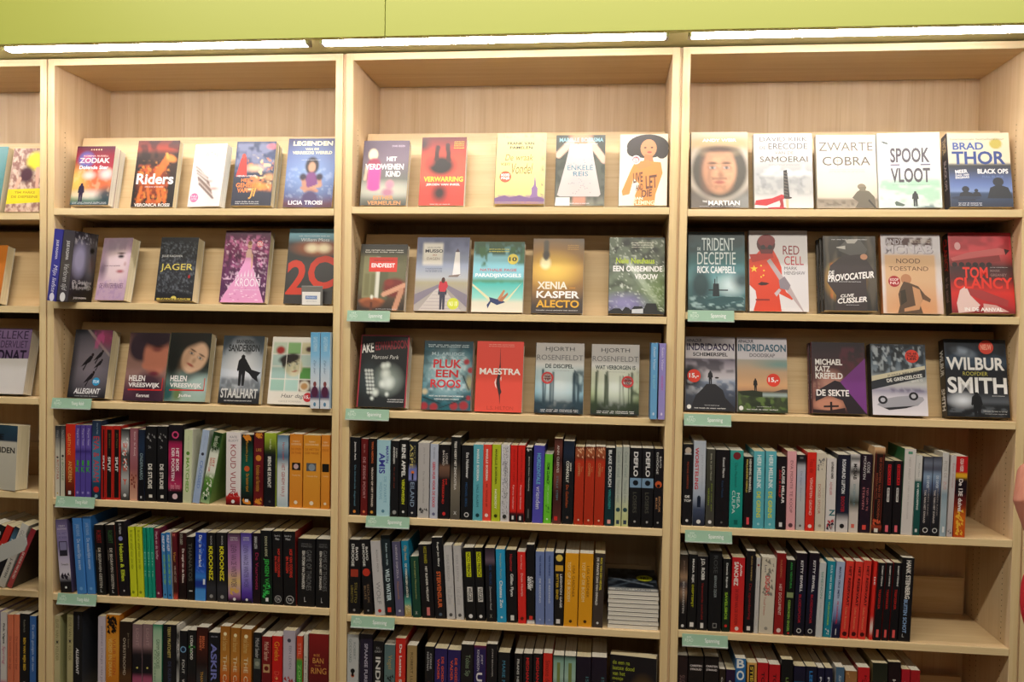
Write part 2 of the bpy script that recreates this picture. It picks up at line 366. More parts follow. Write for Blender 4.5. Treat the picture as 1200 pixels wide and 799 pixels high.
# ---------------------------------------------------------------- books standing spine out
def parse_base(b):
    st = []
    for k, p in enumerate(b.split()):
        if '@' in p: c_, v = p.split('@'); st.append((float(v), c_))
        else: st.append((0.0, p))
    return st
rng = random.Random(5)
labels_seen = {}
def spine_row(c, k, data, group):
    z = SH[(c,k)]; crop = (0, 0, 1)
    rows = []
    for line in data.strip().split('\n'):
        line = line.strip()
        if not line: continue
        if line[0] == 'C':
            crop = tuple(float(q) for q in line.split()[1:]); continue
        f = [q.strip() for q in line.split('|')]
        rows.append((crop, f))
    for idx, (cr, f) in enumerate(rows):
        g = f[0].split(); ox, oy, s = cr
        px = lambda v: ox+float(v)*s
        Y = .004+rng.random()*.004
        attop = g[0].startswith('T')
        a, b = px(g[0].lstrip('T')), px(g[1]); yt = oy+float(g[3])*s
        if attop:
            ztop = at(a, yt, Y)[2]; XA = xat(a, Y, ztop); XB = xat(b, Y, ztop); phi = 0.0; h = (ztop-EZ)-z
            if g[2] != '-': 
                XBt = xat(px(g[2]), Y, z+EZ); phi = math.atan2(XA-XBt, h); XB += XBt-XA; XA = XBt; h /= math.cos(phi)
        else:
            XA = xat(a, Y, z+EZ); XB = xat(b, Y, z+EZ)
            xt = a if g[2] == '-' else px(g[2])
            Pt = at(xt, yt, Y); h = Pt[2]-EZ-z; phi = 0.0
            if g[2] != '-': phi = math.atan2(Pt[0]-XA, h); h /= math.cos(phi)
        if idx and False: pass
        if idx == len(rows)-1: XB = min(XB, SX[(c,'R')]-.0008)
        if idx == 0 and phi >= 0: XA = max(XA, SX[(c,'L')]+.0008)
        t = max((XB-XA)*math.cos(phi)-.0006, .006)
        wd = .125+rng.random()*.012
        st = parse_base(f[1]); front = hx(f[3]) if len(f) > 4 and f[3] else hx(st[0][1])
        lab = f[-1]
        full = '%s, %s row, %s bookcase' % (lab, ['','','','','fourth','fifth','sixth'][k], UNIT[c])
        if len(full.replace(',', '').split()) > 16: full = lab
        if len(full.split()) > 16: print('LONG', full)
        rt = bpy.data.objects.new('paperback_book', None); col.objects.link(rt); rt.empty_display_size = .05
        rt['label'] = full; rt['category'] = 'book'; rt['group'] = group
        lift = t*math.sin(abs(phi)) if phi < 0 else 0.0
        # local x (spine to fore-edge) -> world y, local y (front to back cover) -> world -x
        Mx = Matrix.Translation((XA, Y, z+EZ+.0003)) @ Matrix.Rotation(phi, 4, 'Y') @ Matrix.Translation((t, 0, 0)) @ Matrix.Rotation(math.pi/2, 4, 'Z')
        if phi > 0: Mx = Matrix.Translation((0, 0, t*math.sin(phi))) @ Mx
        rt.matrix_world = Mx
        cv = None
        if len(st) > 1:
            cv = Canvas(2, 36, 8); cv.g(*sorted(st))
        L = Layer()
        for item in f[2].split(';'):
            item = item.strip()
            if not item: continue
            q = item.split('~')
            if q[0] == '#R': L.poly([(float(q[4]) if len(q) > 4 else 0, float(q[2])), (float(q[5]) if len(q) > 4 else 1, float(q[2])), (float(q[5]) if len(q) > 4 else 1, float(q[3])), (float(q[4]) if len(q) > 4 else 0, float(q[3]))], q[1])
            elif q[0] == '#O': r = float(q[3]) if len(q) > 3 else .3; L.ell(.5, float(q[2]), r, r*t/h, q[1], 14)
            elif q[0] == '#N':                 # scattered flecks
                n = int(q[4]) if len(q) > 4 else 30; r2 = random.Random(n)
                for _ in range(n):
                    u = r2.uniform(.18, .82); v = min(max(r2.uniform(float(q[2]), float(q[3])), .03), .962); d = r2.uniform(.05, .16)*(float(q[5]) if len(q) > 5 else 1); L.poly([(u-d, v), (u, v-d*t/h*1.6), (u+d*.8, v+d*t/h)], q[1])
            else:
                u0, u1 = .25, .75
                if len(q) > 5: u0, u1 = float(q[4]), float(q[5])
                stl = q[6] if len(q) > 6 else ''
                if 'h' in stl: L.text(q[0], u0, float(q[2]), u1, float(q[3]), q[1], stl)
                else: L.down(q[0], u0, float(q[2]), u1, float(q[3]), q[1], stl)
        book_parts(rt, wd, h, t, front, hx(st[0][1]) if cv is None else hx(st[0][1]), hx(st[0][1]) if not (len(f) > 4 and f[3]) else front, rng.random() < .5, cv, L)
        rt['row_key'] = 0; del rt['row_key']

spine_row(1, 4, """
C 0 470 .1753
368 402 - 165 | 2a2a2e@0 55565a@.15 c9c6b8@.35 d8d4c4@1 | Witte nachten~999~.06~.3; a RITOTAR~a8402c~.42~.75; #O~444~.44~.2; #O~c0a030~.94~.15 | | slim cream spine with dark top and red word, first in the row
404 435 - 165 | 38393c@0 6a6b6c@.15 cfcdbd@.35 d5d2bd@1 | Nacht roman~aaa~.06~.3; a BOGLEE~5f8a5a~.45~.76; #O~333~.42~.28 | | slim cream spine with dark top and green word
438 500 - 152 | d8301f@0 d43a1e@.35 b8431a@.6 7a2a12@.8 3a120c@1 | GARTH NIX~f0b060~.13~.42~.2~.55; ANDEREN~f0c070~.5~.78~.3~.7; #R~eee~.9~.95~.3~.6 | | thick red spine fading to brown with orange lettering
502 536 - 160 | 5a46a0@0 6a57b5@.3 3d2f80@.36 5c4ba8@.4 5646a0@1 | Margriet Visser~cdc4ee~.05~.28; I~3fae3a~.48~.55~.3~.7~h; K~3fae3a~.57~.64~.1~.9~bh; #O~9a8fd0~.92~.25 | | purple spine with green letters IK, left of three alike
538 570 - 160 | 5a46a0@0 6a57b5@.3 3d2f80@.36 5c4ba8@.4 5646a0@1 | Margriet Visser~cdc4ee~.05~.28; I~3fae3a~.48~.55~.3~.7~h; K~3fae3a~.57~.64~.1~.9~bh; #O~9a8fd0~.92~.25 | | purple spine with green letters IK, middle of three alike
572 608 - 160 | 5a46a0@0 6a57b5@.3 3d2f80@.36 5c4ba8@.4 5646a0@1 | Margriet Visser~cdc4ee~.05~.28; I~3fae3a~.48~.55~.3~.7~h; K~3fae3a~.57~.64~.1~.9~bh; #O~9a8fd0~.92~.25 | | purple spine with green letters IK, right of three alike
615 672 - 130 | 23304a@0 2c4866@.2 4a7da0@.3 4585a8@.7 1b4a66@.8 123@1 | EVA & ADAM~d23a3a~.2~.78~.15~.85; Anna van Praag~bcd~.03~.17~.5~.7; #O~c62a2a~.875~.35; #O~8ab~.96~.2 | | tall blue spine with red letters and a red apple
675 704 - 165 | a31b16@0 b0201a@1 | #R~220a0a~.05~.97~.45~.75; SPLIT~eee~.4~.6~.4~.8~b | | slim red spine reading SPLIT, left of three alike
706 753 - 165 | c42a20@0 c0281e@1 | #R~15100f~.05~.97~.16~.84; SPLIT~eee~.42~.62~.3~.7~b; Jan Peters~874~.1~.3~.4~.65 | | red bordered black spine reading SPLIT, middle of three alike
755 803 - 165 | c42a20@0 c0281e@1 | #R~15100f~.05~.97~.16~.84; SPLIT~eee~.42~.62~.3~.7~b; Jan Peters~874~.1~.3~.4~.65 | | red bordered black spine reading SPLIT, right of three alike
808 863 - 185 | 222@0 777@.1 ddd@.22 444@.35 555@.5 bbb@.7 222@1 | W~e2502a~.2~.27~.2~.8~bh; T~e2502a~.3~.37~.2~.8~bh; X~e2502a~.42~.49~.2~.8~bh; W~e2502a~.52~.6~.2~.8~bh; Y~e2502a~.7~.78~.25~.75~bh; #N~eee~.1~.6~24; #O~ddd~.93~.2 | | grey and white spine with five large orange letters
867 920 - 180 | 9a5f6a@0 a56a74@.35 9b5b62@.55 b87a68@.7 d8a890@1 | Karin de Rooij~f0d8d8~.05~.38~.45~.75; #N~7a2a20~.6~.85~18 | | dusty mauve spine with small white lettering
924 965 - 190 | 1c2436@0 20324c@.25 0e1018@.5 101016@1 | ONDERAARDS~9db8bf~.33~.7; #R~ddd~.93~.96~.35~.6 | | narrow dark navy spine with pale blue lettering
970 1045 - 168 | 1a191c@0 141416@1 | DE STUDIE~eeeae0~.5~.83~.25~.62~b; #R~e8e4da~.91~.95~.35~.65; #N~888~.1~.3~8 | | thick black spine reading DE STUDIE, left copy
1050 1118 - 168 | 1a191c@0 141416@1 | DE STUDIE~eeeae0~.5~.83~.25~.62~b; #R~e8e4da~.91~.95~.35~.65; #N~888~.1~.3~8 | | thick black spine reading DE STUDIE, right copy
C 190 480 .175
40 133 - 100 | 17131a@0 1c141c@.2 a02050@.24 b82a5c@.4 8a2048@.62 c03060@.8 131016@.85 131016@1 | HET BOEK~f5e6ea~.3~.6~.55~.78~b; DER POORTEN~f5e6ea~.3~.72~.22~.45~b; #O~d8487a~.13~.26; #O~301020~.13~.16; #O~e8c8d0~.92~.2; James Thomas~e8a8b8~.75~.85~.15~.85~h | | black and magenta spine with a round emblem on top
137 193 150 135 | c9d3a8@0 d8e0bc@.5 d0d6ae@1 | MATCHED~7fb04a~.38~.85~.3~.7~b; Ally Visser~aab890~.08~.28~.4~.6; #O~5a8a30~.32~.22 | e6e8d2 | pale green spine reading MATCHED
202 250 272 138 | a9bcd8@0 b4c6e0@.5 9fb6dc@1 | CROSSED~7794cc~.42~.8~.3~.75~b; Ally Visser~93a4c4~.08~.28~.4~.6; #O~334~.33~.22 | dfe6e8 | tilted pale blue spine reading CROSSED
254 318 345 158 | 1d3a1c@0 2f5a22@.2 e8eedd@.3 f0f2e4@.55 6a9a40@.65 3c6e28@.85 a8c890@1 | #N~16300f~.02~.28~26; #N~e8f0da~.6~.95~26; Vincent Kessel~dde8cc~.05~.2; HET~d84a30~.36~.48~.5~.75; GROOT LUIK~d84a30~.36~.56~.2~.42; #O~142~.93~.2 | 6f9a4e | tilted leafy green and white spine with orange lettering
426 524 - 150 | ebe4e4@0 efe8e6@.86 d02a20@.88 a01818@.92 3a0c0c@1 | KOUD VUUR~a02838~.17~.84~.3~.68; ELLIOTT~778~.1~.13~.15~.85~h; KATE~778~.05~.08~.25~.75~h; #N~c02020~.84~.9~16; #O~eee~.95~.12 | | thick white spine reading KOUD VUUR with a red foot
528 606 - 166 | 151816@0 12211a@.12 0e4a3c@.3 0d5a48@.5 0b3a2e@.75 151310@.9 151310@1 | #N~e08a28~.0~.08~30; #N~e08a28~.93~1~30; Samantha Jones~c89a3a~.1~.38~.35~.6; De laatste vijand~d8952a~.55~.8~.35~.7; #O~c85a28~.48~.24; #R~eee~.91~.95~.35~.65 | | dark green spine with orange floral borders
611 677 - 150 | 5a1420@0 6e1722@.4 5c1018@.7 7a1c1c@1 | #N~e09030~.0~.08~24; #N~e09030~.9~.99~24; #O~d88a30~.35~.3; LIRE~d8a048~.22~.26~.25~.8~h; Kronieken van Narrentine~d89a3a~.45~.8~.25~.7 | | wine red spine with gold ornaments
681 760 - 155 | a9bf3a@0 8fa530@.1 2f3a18@.24 15161c@.3 121216@.8 1a1420@1 | BRENG ME DE NACHT~e8e8e0~.32~.74~.3~.6~b; Susan Kaye~e0e8b0~.08~.22~.4~.62; #O~555~.93~.1 | | black spine with a lime green top
768 843 - 170 | 5a7a98@0 9db8c8@.12 4a6a88@.3 d8dfe0@.45 dfe6e8@.8 a8c0cc@1 | HET GEHEIM VAN JI~b02a2c~.4~.85~.3~.7; Henri Loever~c04a40~.1~.35~.45~.7 | | pale icy blue spine with red lettering
851 938 - 162 | e08a2c@0 e39532@.5 dc8a2a@1 | TERRY~f8e0b8~.09~.11~.2~.8~h; GOODKIND~f8e0b8~.125~.15~.1~.9~h; DE STEEN~b05a18~.19~.22~.1~.9~h; DER TRANEN~b05a18~.24~.27~.1~.9~h; #R~16120e~.39~.49~.18~.85; #O~caa~.44~.2; Tweede Wet~f4d8a8~.55~.57~.2~.85~h; #O~f4e4c8~.93~.14 | | orange spine with a black picture square, left of three
942 1058 - 170 | e0952c@0 e39b32@.5 dc902a@1 | TERRY~f8e0b8~.08~.1~.3~.7~h; GOODKIND~f8e0b8~.115~.14~.1~.9~h; DE WETTEN~b05a18~.18~.21~.1~.9~h; DER MAGIE~b05a18~.23~.26~.1~.9~h; #R~54585c~.38~.49~.18~.76; #O~8a96a0~.44~.2; Tweede Wet~f4d8a8~.55~.57~.2~.85~h; #O~f4e4c8~.93~.12 | | widest orange spine with a grey picture square, middle of three
1062 1120 - 170 | e08a2c@0 e39532@.5 dc8a2a@1 | TERRY~f8e0b8~.09~.11~.2~.8~h; GOODKIND~f8e0b8~.125~.15~.1~.9~h; DE BLOED~b05a18~.19~.22~.1~.9~h; #R~16120e~.39~.5~.1~.95; Vijfde~f4d8a8~.55~.57~.2~.85~h; #O~f4e4c8~.93~.16 | | narrow orange spine with a black picture, beside the side panel
""", 'books spine out on the fourth row of the left bookcase')

spine_row(1, 5, """
C 0 580 .1753
407 485 370 165 | 5a5078@0 8478a8@.12 9a90c0@.2 7a70a0@.35 c8c0dc@.55 e0dcea@.75 17141c@.85 121016@1 | #R~2a2838~.3~.5~.15~.85; #R~8a86b0~.31~.42~.22~.8; TERRY~e8e4f0~.08~.1~.2~.8~h; GOODKIND~e8e4f0~.115~.14~.1~.9~h; DE WET~585488~.18~.21~.1~.9~h; DER NEGEN~585488~.23~.26~.1~.9~h; Tweede~554~.6~.63~.2~.85~h; #N~221c2c~.74~.82~18; #O~eee~.93~.1 | | thick lilac and white spine with black foot, tilted left
515 578 480 155 | 4585d0 | De wonderlijke eeuwen~cfe0f8~.28~.68; JANE KRANS~a8c8f0~.08~.24; #O~79b0e8~.93~.18 | 3070b8 | mid blue spine with thin pale lettering, left copy
585 640 548 145 | 4585d0 | De wonderlijke eeuwen~cfe0f8~.28~.68; JANE KRANS~a8c8f0~.08~.24; #O~79b0e8~.93~.18 | 3070b8 | mid blue spine with thin pale lettering, right copy
650 712 626 200 | 151214@0 120f10@1 | ROBERT~a02828~.08~.26; DE BEGRAVEN GEESTEN~e4ddd0~.33~.9~.35~.65; De boeken~a09080~.36~.5~.12~.25; L~ddd~.92~.96~.4~.6~h | | black spine with a small red word and white lettering
730 790 703 200 | 151214@0 120f10@1 | ROBERT~3c6a3a~.08~.26; DE BEGRAVEN GEESTEN~e4ddd0~.33~.9~.35~.65; De boeken~a09080~.36~.5~.12~.25; L~ddd~.92~.96~.4~.6~h | 7a3528 | black spine with a small green word and white lettering
800 868 765 178 | 151216@0 17141a@1 | Heksen & Elfen~c8d838~.3~.8~.3~.7~b; D. Adriaens~ddd~.03~.17~.4~.65; #O~8a90c8~.23~.22; #O~ccc~.93~.08 | 2a2438 | tall black spine with yellow green lettering and a thistle
873 915 853 212 | d2dc28 | Ik zal er altijd voor jou zijn~6a7a10~.05~.6; #O~8a9a18~.93~.22 | | lime yellow spine, left of two alike
922 965 902 212 | d2dc28 | Ik zal er altijd voor jou zijn~6a7a10~.05~.6; #O~8a9a18~.93~.22 | | lime yellow spine, right of two alike
968 991 951 218 | 159a80 | Voor eeuwig~0c6a58~.08~.3; Dit is~8fd8c4~.35~.7 | | slim teal green spine, left of three alike
993 1016 976 218 | 159a80 | Voor eeuwig~0c6a58~.08~.3; Dit is~8fd8c4~.35~.7 | | slim teal green spine, middle of three alike
1018 1040 1001 218 | 159a80 | Voor eeuwig~0c6a58~.08~.3; Dit is~8fd8c4~.35~.7 | | slim teal green spine, right of three alike
1044 1080 1027 222 | 6e1a3a | Mark en de koffer~e8c0cc~.05~.45; #O~d8a0b0~.93~.22 | | maroon spine with small pink lettering
1092 1120 1076 255 | 3a86c8@0 4a92cc@1 | PHILIP HUFF~eef~.04~.28~.2~.8~b; GOED OM HIER TE ZIJN~8fc850~.33~.78~.2~.8~b; #O~124~.94~.2 | | blue spine with white and green lettering, left copy
1123 1155 1106 250 | 2f7ac0@0 3a86c8@1 | PHILIP HUFF~eef~.04~.28~.2~.8~b; GOED OM HIER TE ZIJN~8fc850~.33~.78~.2~.8~b; #O~124~.94~.2 | e0ded8 | blue spine with white and green lettering, right copy
C 190 590 .175
78 108 65 192 | 6a1a26@0 5a1822@.3 3a1216@.6 4a1a14@.9 c04a3a@.95 | Vuur~e0a048~.3~.45~.2~.8~i; H~e88070~.02~.06~.2~.7~bh; VAN HET LICHT~d8b8a8~.5~.75 | | narrow wine red spine with gold word near its top
112 163 112 195 | 2e1014@0 3a1014@.2 4a1418@.5 1a0c0e@.8 | De engel van de Khaos~eee0d8~.24~.75~.35~.75~b; KATE CASSIDY~ccb~.02~.18~.15~.5 | | dark brown spine with bold white lettering
167 217 162 222 | 17110f@0 141112@1 | THANATOS~6a6a60~.1~.7; #R~ddd~.85~.865~.3~.8 | | black spine with faint grey lettering
220 293 - 192 | 1838a0@0 1c48b8@.4 2458c8@.55 3a88e0@.65 1c3898@.72 1c3898@.8 4a98e8@.84 4a98e8@1 | Diep in Waterland~e8eefc~.04~.5~.25~.6~b; #N~4878e0~.1~.6~22; #R~e8f0ff~.68~.76~.75~.95 | | bright blue spine with white lettering and pale blue bands
297 364 290 194 | 1b1a1c@0 1d1c1e@.7 33343a@.8 2a2a2e@1 | KROONSZ~e8e028~.2~.7~.3~.72~b; ROOS~ccc~.05~.18~.5~.65; #O~999~.93~.18 | | black spine reading KROONSZ in yellow, left copy
369 438 362 194 | 1b1a1c@0 1d1c1e@.7 33343a@.8 2a2a2e@1 | KROONSZ~e8e028~.2~.7~.3~.72~b; ROOS~ccc~.05~.18~.5~.65; #O~999~.93~.18 | | black spine reading KROONSZ in yellow, right copy
443 528 438 196 | 3a3038@0 8a5a88@.12 b07ab0@.3 c890b8@.5 e8c880@.7 c89ab0@.85 8a4a88@.93 1a141c@.96 | STEPHENIE~ddd~.06~.08~.2~.8~h; SERVAN~ddd~.09~.11~.2~.8~h; LEVEN VAN DE WINTER WOEK~4a3050~.17~.78~.25~.7; #N~e8b858~.8~.88~14; #O~eee~.95~.12 | | pink and gold spine with black ends
532 604 526 196 | 4a3a90@0 7868c0@.15 a8a0e0@.3 b8b0e8@.45 8878d0@.7 5a3aa8@.85 4a2a90@.93 18141c@.96 | STEPHENIE~ddd~.06~.08~.2~.8~h; SERVAN~ddd~.09~.11~.2~.8~h; LEVEN VAN DE WINTER WOEK~4a4080~.17~.78~.25~.7; #O~eee~.95~.12 | | violet blue spine with black foot
609 661 606 197 | 1d1020@0 1a0e18@.5 201018@1 | De Vuurvoets~b02a58~.28~.8~.35~.75; SARAH LOTH~ccc~.05~.22~.2~.6~b | | black spine with crimson lettering and a white name
664 740 657 180 | 15181a@0 121a16@.5 0e2a1a@.8 102018@1 | JENSEN VALLEI~38b048~.38~.86~.25~.75~b; DERDE LIEFDE~d8d8b0~.08~.35~.4~.6; #N~38c858~.75~.9~12; #R~eee~.91~.96~.4~.65 | | tall black spine with bright green lettering
744 811 738 184 | 17171a@0 121214@1 | Sarah J.~ddd~.05~.08~.2~.8~h; Maas~ddd~.09~.12~.3~.7~h; HOF VAN DOORNS~d8382a~.24~.62~.5~.75~b; EN ROZEN~d8382a~.34~.56~.2~.42~b; #O~bbb~.92~.36; #O~161618~.92~.3; TA~ccc~.9~.94~.3~.7~bh | | black spine with red lettering and round emblem, left copy
816 898 810 186 | 17171a@0 121214@1 | Sarah J.~ddd~.05~.08~.1~.7~h; Maas~ddd~.09~.12~.2~.6~h; HOF VAN DOORNS~d8382a~.24~.62~.5~.75~b; EN ROZEN~d8382a~.34~.56~.2~.42~b; #O~bbb~.92~.34; #O~161618~.92~.28; TA~ccc~.9~.94~.3~.7~bh | 9a2a26 | black spine with red lettering and round emblem, right copy
905 1022 - 232 | 17171a@0 141416@1 | GEORGE R.R.~777~.07~.09~.2~.8~h; MARTIN~777~.1~.13~.2~.8~h; GAME OF THRONES~777~.17~.76~.5~.8; EEN STORM VAN ZWAARDEN~d8d4cc~.18~.74~.25~.42~b; L~ddd~.86~.93~.4~.5~h | | very thick black spine with grey and white lettering, left copy
1028 1120 - 236 | 17171a@0 141416@1 | GEORGE R.R.~777~.07~.09~.2~.8~h; MARTIN~777~.1~.13~.2~.8~h; GAME OF THRONES~777~.17~.76~.5~.8; EEN DANS MET DRAKEN~d8d4cc~.18~.74~.25~.42~b; L~ddd~.86~.93~.4~.5~h | | very thick black spine with grey lettering, beside the side panel
""", 'books spine out on the fifth row of the left bookcase')

spine_row(1, 6, """
C 0 680 .175
T362 404 - 235 | b8b088@0 c8c094@.6 c0b88c@1 | ELISE VAN DE KELDER~7a7248~.05~.6; #O~333~.35~.2 | c2c48c | pale olive spine standing first in the row
T450 490 - 222 | b0a878@0 c0b888@.6 b8b080@1 | ELISE VAN DE KELDER~6a6240~.05~.6; #O~333~.35~.2 | 8a8468 | pale olive spine behind the first gap
T492 553 - 208 | 17181c@0 141518@1 | ALLEGIANT~e8e8ea~.45~.78~.3~.62~bi; VERONICA~889~.04~.22~.5~.65 | 33373f | black spine reading ALLEGIANT with grey cover showing
T657 708 - 240 | cdc3d0@0 d8ccd8@1 | DUIZEND STUKJES VAN JOU~8a8098~.13~.88~.3~.65; #O~222~.92~.2 | | pale lilac spine with grey lettering
T711 800 - 228 | d8861c@0 e0902a@.2 e6a038@.35 dd8a24@.7 c0701a@1 | VLOED EN DRAAK~f0d080~.3~.78~.2~.45; VUUR TEGEN~c04828~.3~.75~.5~.75; #N~1a0e08~.04~.22~46; A. Roos~9a3a18~.85~.9~.2~.8~h | c87a20 | orange spine with a black running figure
T803 883 - 274 | 241812@0 2a1a12@.6 5a3a1c@.75 3a2414@1 | OVERSTROOMD~d8c8b0~.22~.72~.28~.5; Jan Storm~a89880~.15~.35~.65~.8 | | dark brown spine with spaced cream lettering
T888 954 - 292 | 8a6f74@0 98787c@.3 5a4448@.36 15121a@.42 15121a@.68 a85070@.74 b86080@1 | LIGHT~b8989a~.06~.3~.35~.65; #O~d8d070~.6~.1 | | mauve and black spine, left of two alike
T957 1022 - 292 | 8a6f74@0 98787c@.3 5a4448@.36 15121a@.42 15121a@.68 a85070@.74 b86080@1 | LIGHT~b8989a~.06~.3~.35~.65; #O~d8d070~.6~.1 | | mauve and black spine, right of two alike
T1025 1086 - 294 | 2a8a68@0 9fc8a8@.08 c0d8b8@.3 b8d0b0@.7 6aa080@1 | GRIMM SPROOKJES~3a6a4a~.2~.6; De reizen~5a8a6a~.35~.8~.15~.4 | | mint green spine with torn darker edge
T1094 1178 - 294 | 14141a@0 17171c@1 | TERRY PRATCHETT~c8b868~.03~.45~.35~.6~b; DE KLEURLING~444c70~.5~.9~.4~.65 | | thick black spine with gold lettering
C 190 680 .175
T98 117 - 297 | e0dcd4@0 333@.15 ddd@.3 222@.5 ccc@.8 222@1 | WAAR~222~.1~.4~.2~.8~b | | slim black and white striped spine
T118 168 - 336 | 12141a@0 16181e@.4 1a1c22@1 | #O~7fb0d8~.27~.42; #O~182848~.27~.3; FOUT~e0e0dc~.42~.62~.35~.7; WINDT~dcd8d0~.7~.9~.35~.7~b | | black spine with a pale blue globe
T171 230 - 332 | 131516@0 15171a@.6 3a1416@1 | LYDIA ROOD~e8e8e0~.08~.42~.3~.62~b; #N~3a9a40~.22~.32~8 | | black spine with white lettering and green leaf
T232 308 - 312 | 3a1612@0 4a1c14@.25 241414@.5 3a3a3c@.7 1a1a1c@1 | BRIAN~d87048~.12~.28~.5~.72~b; KEENEY~d87048~.12~.32~.25~.45~b; THANATOS~d8a040~.6~.9~.35~.6 | | dark rust and charcoal spine with orange lettering
T312 388 - 347 | 14151c@0 15161e@1 | HEIDE VAN~aab~.05~.07~.2~.8~h; ASKIR~7a80c8~.16~.7~.2~.75~b | | black spine reading ASKIR in violet
T391 456 - 305 | a86a24@0 b87a2c@.3 c88838@.45 d06020@.7 c85a1c@1 | THE CAGE~f4e8c0~.38~.92~.3~.68; Hank Schurman~e0c078~.12~.32; #O~fff0c0~.1~.18 | | bronze orange spine reading THE CAGE, left of three
T460 524 - 316 | a86a24@0 b87a2c@.3 c88838@.45 d06020@.7 c85a1c@1 | THE CAGE~f4e8c0~.38~.92~.3~.68; Hank Schurman~e0c078~.12~.32; #O~fff0c0~.1~.18 | | bronze orange spine reading THE CAGE, middle of three
T528 600 - 324 | a86a24@0 b87a2c@.3 c88838@.45 d06020@.7 c85a1c@1 | THE CAGE~f4e8c0~.38~.92~.3~.68; Hank Schurman~e0c078~.12~.32; #O~fff0c0~.1~.18 | | bronze orange spine reading THE CAGE, right of three
T612 666 - 348 | 191b1e@0 1c1e22@1 | Michel Sander~ccc~.08~.35; #R~6a7268~.36~.5~.1~.9; #O~9aa090~.43~.3 | | charcoal spine with a small grey picture square
T669 733 - 374 | 8a1c20@0 7a181c@.4 5a1416@1 | Michel Sander~f0c8b0~.08~.35; #R~c8a070~.4~.52~.15~.85; #O~6a1414~.46~.25 | | dark red spine with a tan picture square
T736 805 - 371 | cc1c1a | Grieks~f0a030~.08~.35; #O~f4b060~.6~.12; De kolonie~e85a48~.5~.9 | | bright red spine with small yellow emblem
T812 893 - 334 | bcb4c4@0 c8c0cc@.4 b8b0c0@1 | VUUR~444~.72~.98~.4~.7; EEN LEVEN~778~.2~.5~.5~.7; #O~445~.13~.16; #N~b03030~.6~.68~5 | | lilac white spine reading VUUR
T902 943 - 372 | d8482c@0 d8482c@.3 4a9a38@.34 3f9a34@.9 | STIL~f0a890~.1~.28; ZOMER~a8e080~.4~.8 | | narrow spine half orange red half green
T950 978 - 362 | d8d6cc@0 ccc9c0@1 | Het hoofd~888~.3~.8 | | slim off-white spine
T984 1118 - 355 | 8a1a1c@0 6a1416@.4 5a1014@1 | IN DE~e0a050~.27~.3~.25~.55~h; BAN~e0a050~.32~.39~.2~.75~h; VAN DE~e0a050~.41~.43~.3~.6~h; RING~e0a050~.45~.53~.12~.9~h; #O~f08028~.76~.34; #O~5a1014~.76~.26 | | very thick dark red spine with a glowing orange ring
""", 'books spine out on the sixth row of the left bookcase')

